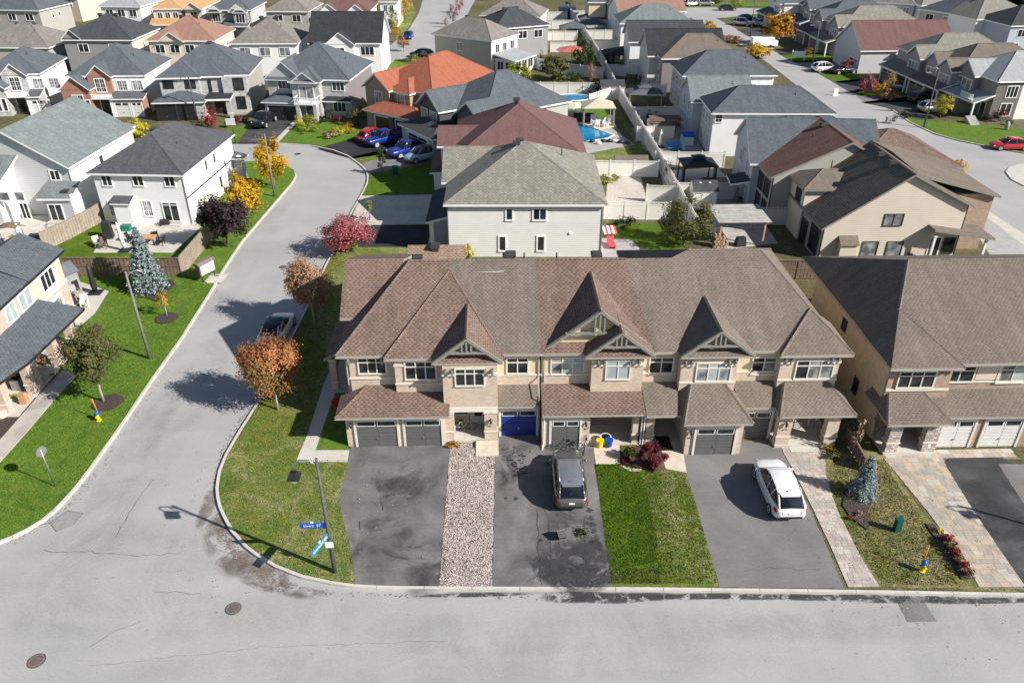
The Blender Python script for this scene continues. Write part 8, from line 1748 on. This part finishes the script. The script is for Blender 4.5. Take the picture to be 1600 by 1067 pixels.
# ---------------------------------------------------------------- centre yards
def gazebo(base, w, d, h, top, label, roof, post, curtain=None, two=False):
    p = G(*base, ZL); r = empty('gazebo', p, 0, label, 'gazebo'); m = MB(); F = [[(-w, -d, h), (w, -d, h), (0, 0, top)], [(w, -d, h), (w, d, h), (0, 0, top)], [(w, d, h), (-w, d, h), (0, 0, top)], [(-w, d, h), (-w, -d, h), (0, 0, top)]]; m.slabs(F, .08, roof, post, post); m.build('roof', r)
    if two: m = MB(); m.slabs([[tuple((v[0] * .4, v[1] * .4, v[2] * .4 + top * .6 + .25)) for v in f] for f in F], .06, roof, post, post); m.build('roof_vent', r)
    for x in (-w + .2, w - .2):
        for y in (-d + .2, d - .2): m = MB(); m.box(x - .07, x + .07, y - .07, y + .07, 0, h, post); m.build('post', r)
    if curtain:
        for x in (-w + .2, w - .2): m = MB(); m.box(x - .12, x + .12, -d + .4, -d + 1.0, .1, h - .1, curtain); m.build('curtain', r)
    return r
gazebo((933, 192), 2.3, 2.0, 2.5, 3.5, 'open gazebo with pale tan roof beside the swimming pool', 'canvas_beige', 'trim_greige', 'trim_greige'); gazebo((1087, 284), 2.0, 1.7, 2.3, 3.0, 'gazebo with black canopy and teal curtains', 'cover_black', 'trim_black', 'teal', True); gazebo((1005, 166), 2.6, 1.8, 2.2, 3.0, 'gazebo with ribbed grey metal roof behind the white fence', 'sh_slate', 'trim_greige', None, True)
for i, (x, y) in enumerate([(931, 199), (939, 197), (946, 199), (950, 195), (927, 194)]): seat(x, y, 200 + i * 40, 'white', ('second', 'third', 'fourth', 'rightmost', 'leftmost')[i] + ' white garden chair from the left under the tan gazebo' if i < 3 else ('rightmost', 'leftmost')[i - 3] + ' white garden chair under the tan gazebo', group='white chairs under the tan gazebo', s=1.2)
p = G(914, 190, ZL); m = MB(); m.box(-1.6, 1.2, -.4, .4, 0, .8, 'trim_black'); m.box(-1.6, 1.2, .3, .5, .8, 1.1, 'trim_black'); tag(m.build('outdoor_sofa', loc=p), 'black outdoor sofa at the left side of the tan gazebo', 'sofa')
P_ = [G(*q, ZL) for q in [(899, 191), (960, 212), (948, 217), (936, 219), (915, 222), (880, 222), (880, 191)]]
m = MB(); m.poly([(q.x, q.y, Z3 + .003) for q in P_], 'pool_water'); o = m.build('swimming_pool'); tag(o, 'in-ground swimming pool with bright blue water', 'pool')
m = MB()
for i in range(4): a, b_ = P_[i], P_[i + 1]; m.tube([(a.x, a.y, Z3), (b_.x, b_.y, Z3)], .13, 'concrete', 6)
m.build('coping', o)
p = G(906, 190, ZL); m = MB(); n = 22; m.prism([(3.0 * math.cos(t / n * 6.283), 2.0 * math.sin(t / n * 6.283)) for t in range(n)], 0, 1.15, 'pool_water', 'vinyl'); o = m.build('raised_pool', loc=(p.x - .5, p.y + 9, ZL)); tag(o, 'oval raised pool with white sides behind the tan gazebo', 'pool'); m = MB(); m.tube([(3.05 * math.cos(t / n * 6.283), 2.05 * math.sin(t / n * 6.283), 1.17) for t in range(n + 1)], .1, 'vinyl', 5); m.build('rim', o)
p = G(952, 224, ZL)
for i in range(7): m = MB(); m.ball((0, 0, .2), .45, .3, .22, 'canvas_white' if i % 3 == 1 else 'cover_black', 8, 5, .25); tag(m.build('pool_float', loc=(p.x - 2.2 + i * .75, p.y + random.uniform(-.5, .6), ZL)), ('leftmost', 'second', 'third', 'middle', 'fifth', 'sixth', 'rightmost')[i] + ' pool toy from the left in the heap on the pool deck', 'pool toy', 'heap of black and white pool toys')
def shed(base, ang, w, d, h, top, label, wall, roof, door=True):
    p = G(*base, ZL); r = empty('shed', p, R(ang), label, 'shed'); m = MB(); m.box(-w, w, -d, d, 0, h, wall)
    for x in (-w - .001, w + .001): m.poly([(x, -d, h), (x, d, h), (x, 0, top)], wall)
    m.build('wall', r); m = MB(); e = .12; m.slabs([[(-w - e, -d - e, h - .04), (w + e, -d - e, h - .04), (w + e, 0, top), (-w - e, 0, top)], [(w + e, d + e, h - .04), (-w - e, d + e, h - .04), (-w - e, 0, top), (w + e, 0, top)]], .05, roof, wall, wall); m.build('roof', r)
    if door: m = MB(); m.box(-.4, .4, -d - .03, -d, .1, h - .2, wall); m.build('door', r)
    return r
r = shed((1096, 322), 0, 1.25, 1.0, 2.0, 2.9, 'pale garden shed with charcoal roof and two skylights', 'vinyl', 'sh_char')
for x in (-.5, .5): m = MB(); m.box(x - .12, x + .12, -.35, -.15, 2.68, 2.74, 'white'); m.build('skylight', r)
shed((1031, 213), 0, 1.7, 1.0, 1.7, 2.4, 'cream storage shed with grey roof in the shaded yard', 'offwhite', 'sh_taupe', False); shed((955, 153), 0, 1.8, 1.4, 2.0, 2.8, 'small shed with black roof in the upper centre yards', 'vinyl', 'sh_char', False)
shed((985, 264), 0, 1.9, .7, 1.2, 1.7, 'long grey garden storage chest at the pool lawn corner', 'sd_grey', 'sh_taupe', False); shed((600, 170), 20, 1.8, 1.3, 1.9, 2.8, 'white shed with grey roof beside the grey house', 'white', 'sh_slate')
for q, lb in [((1130, 300), 'black-covered hot tub beside the teal gazebo')]:
    p = G(*q, ZL); r = empty('hot_tub', p, 0, lb, 'hot tub'); m = MB(); m.box(-2.2, 2.2, -1.2, 1.2, 0, 1.1, 'cover_black'); m.build('tub', r); m = MB(); m.box(-2.3, 2.3, -1.3, 1.3, 1.1, 1.25, 'black'); m.build('cover', r)
# cedar pergola with slatted roof
p = G(1158, 384, ZL); r = empty('pergola', p, 0, 'cedar pergola with weathered slat roof on the deck', 'pergola'); H1 = 2.5
for x in (-2.2, 2.0):
    for y in (0, 3.6): m = MB(); m.box(x - .08, x + .08, y - .08, y + .08, 0, H1, 'wood_cedar'); m.build('post', r)
for y in (0, 3.6): m = MB(); m.box(-2.5, 2.3, y - .04, y + .04, H1 - .22, H1, 'wood_cedar'); m.build('beam', r)
for i in range(14): m = MB(); y = -.4 + i * .33; m.box(-2.6, 2.45, y, y + .29, H1 + .02 + (i % 2) * .02, H1 + .06 + (i % 2) * .02, 'wood_grey'); m.build('roof_slat', r)
cover((1156, 384), .5, .35, .9, 'grey barbecue under the cedar pergola'); p = G(1128, 388, ZL); r = empty('log_pile', p, 0, 'stack of split firewood beside the pergola', 'firewood')
for i in range(5):
    for j in range(4 - i // 2): m = MB(); m.tube([(-.7 + j * .34 + (i % 2) * .15, 0, .15 + i * .26), (-.7 + j * .34 + (i % 2) * .15, .6, .15 + i * .26)], .15, 'wood_cedar' if (i + j) % 2 else 'wood_fence', 7, False); m.build('log', r)
p = G(1164, 316, ZL); r = empty('patio_umbrella', p, 0, 'white-topped patio swing with dark frame on the deck', 'patio swing'); m = MB(); m.hexa([(-1.1, -.7, 1.9), (1.1, -.7, 1.75), (1.1, .7, 1.75), (-1.1, .7, 1.9), (-1.1, -.7, 1.96), (1.1, -.7, 1.81), (1.1, .7, 1.81), (-1.1, .7, 1.96)], 'canvas_white'); m.build('canopy', r)
for x in (-1, 1): m = MB(); m.tube([(x, -.8, 0), (x, 0, 1.8), (x, .8, 0)], .035, 'trim_black', 5); m.build('frame', r)
m = MB(); m.box(-.8, .8, -.3, .3, .45, .55, 'cover_black'); m.build('seat', r)
p = G(1130, 308, ZL); r = empty('bench', p, 0, 'dark garden bench against the white fence', 'bench'); m = MB(); m.box(-.8, .8, -.2, .2, .4, .46, 'trim_black'); m.build('seat', r); m = MB(); m.box(-.8, .8, .2, .25, .46, .9, 'trim_black'); m.build('backrest', r)
for x in (-.7, .7): m = MB(); m.box(x - .04, x + .04, -.2, .2, 0, .4, 'trim_black'); m.build('leg', r)
# red striped lounger
p = G(955, 386, ZL); r = empty('garden_lounger', p, R(5), 'red garden lounger with striped pink canopy behind the terrace', 'lounger'); r.scale = (.85,) * 3; m = MB(); m.box(-.4, .4, -.7, .7, .3, .45, 'pink_red'); m.build('seat', r); m = MB(); m.hexa([(-.4, .6, .4), (.4, .6, .4), (.4, .7, .4), (-.4, .7, .4), (-.4, .9, 1.4), (.4, .9, 1.4), (.4, 1.0, 1.4), (-.4, 1.0, 1.4)], 'pink_red'); m.build('backrest', r)
for i in range(6): m = MB(); x = -.75 + i * .25; m.hexa([(x, .5, 1.35), (x + .25, .5, 1.35), (x + .25, 2.0, 1.7), (x, 2.0, 1.7), (x, .5, 1.38), (x + .25, .5, 1.38), (x + .25, 2.0, 1.73), (x, 2.0, 1.73)], 'pink_red' if i % 2 else 'canvas_white'); m.build('canopy_stripe', r)
for x in (-.35, .35): m = MB(); m.box(x - .03, x + .03, -.6, .6, 0, .3, 'pink_red'); m.build('leg', r)
# red parasol open, upper yard
p = G(893, 100, ZL); r = empty('parasol', p, 0, 'open red parasol on a pale post in the upper yards', 'parasol'); m = MB(); n = 8; c = [(3 * math.cos(t / n * 6.283), 3 * math.sin(t / n * 6.283), 2.5) for t in range(n)]; m.slabs([[c[i], c[(i + 1) % n], (0, 0, 3.3)] for i in range(n)], .05, 'faded_red', 'faded_red', 'faded_red'); m.build('canopy', r); m = MB(); m.tube([(0, 0, 0), (0, 0, 3.3)], .12, 'white', 6); m.build('pole', r)
# blue picnic set with slide
p = G(1052, 232, ZL); r = empty('picnic_table', p, 0, 'bright blue picnic table set in the shaded yard', 'table'); m = MB(); m.box(-.9, .9, -.6, .6, .6, .68, 'sign_cyan'); m.build('table_top', r)
for y in (-1.0, 1.0): m = MB(); m.box(-.9, .9, y - .18, y + .18, .35, .42, 'sign_cyan'); m.build('bench', r)
for x in (-.7, .7): m = MB(); m.box(x - .05, x + .05, -.9, .9, 0, .35, 'sign_cyan'); m.build('leg', r)
p = G(1062, 232, ZL); m = MB(); m.hexa([(0, -1.2, .1), (.5, -1.2, .1), (.5, .6, 1.3), (0, .6, 1.3), (0, -1.2, .2), (.5, -1.2, .2), (.5, .6, 1.4), (0, .6, 1.4)], 'car_sky'); tag(m.build('slide', loc=p), 'pale blue play slide beside the picnic set', 'slide')
p = G(1073, 226, ZL); m = MB(); m.box(-.7, .7, -.6, .6, 0, 1.2, 'white'); m.slabs([[(-.8, -.7, 1.2), (.8, -.7, 1.2), (.8, 0, 1.7), (-.8, 0, 1.7)], [(.8, .7, 1.2), (-.8, .7, 1.2), (-.8, 0, 1.7), (.8, 0, 1.7)]], .05, 'blue_paint', 'blue_paint', 'blue_paint'); tag(m.build('playhouse', loc=p), 'small white and blue playhouse in the shaded yard', 'playhouse')
p = G(1038, 228, ZL + 1.0); folded_parasol((1031, 230), 2.3, .2, 'canvas_white', 'folded white parasol in the shaded yard'); r = empty('pergola', G(1040, 216, ZL), 0, 'dark wooden pergola in the shaded yard behind the long fence', 'pergola')
for x in (-1.8, 1.8):
    for y in (0, 2.4): m = MB(); m.box(x - .08, x + .08, y - .08, y + .08, 0, 2.3, 'wood_brown'); m.build('post', r)
for i in range(7): m = MB(); y = -.2 + i * .42; m.box(-2.1, 2.1, y, y + .1, 2.3, 2.42, 'wood_brown'); m.build('rafter', r)
p = G(940, 92, ZL); m = MB(); m.tube([(0, 0, 0), (0, 0, .6), (0, 0, 1.2), (0, 0, 1.7)], [.5, .35, .4, .15], 'white', 8); tag(m.build('statue', loc=p), 'white garden statue beside the dark cedars', 'statue')
for x, y, w, lb in [(895, 58, 3.0, 'low slate garden roof in the upper centre yards'), (930, 42, 4.0, 'lean-to slate roof against the blue house'), (925, 52, 3.0, 'grey gazebo roof in the upper centre yards'), (975, 100, 4.2, 'dark marquee roof in the shaded upper yard')]:
    gazebo((x, y), w, w * .6, 2.0, 3.2, lb, 'sh_char' if 'dark' in lb else 'sh_slate', 'trim_black')
p = G(886, 26, ZL); m = MB(); m.box(-2, 2, -1.5, 1.5, 0, 2.2, 'door_navy'); tag(m.build('container', loc=(p.x, p.y, ZL)), 'dark blue storage box in the top centre yards', 'container')
# round cloth-draped chair on the stone porch at the right
p = G(1444, 700, .3); m = MB(); m.ball((0, 0, .45), .35, .35, .5, 'canvas_white', 10, 7, .12, -.9); o = m.build('draped_figure', loc=p); tag(o, 'white draped halloween decoration on the stone porch', 'decoration'); m = MB(); m.ball((.1, -.05, 1.0), .17, .17, .2, 'canvas_white', 8, 6); m.build('head', o)
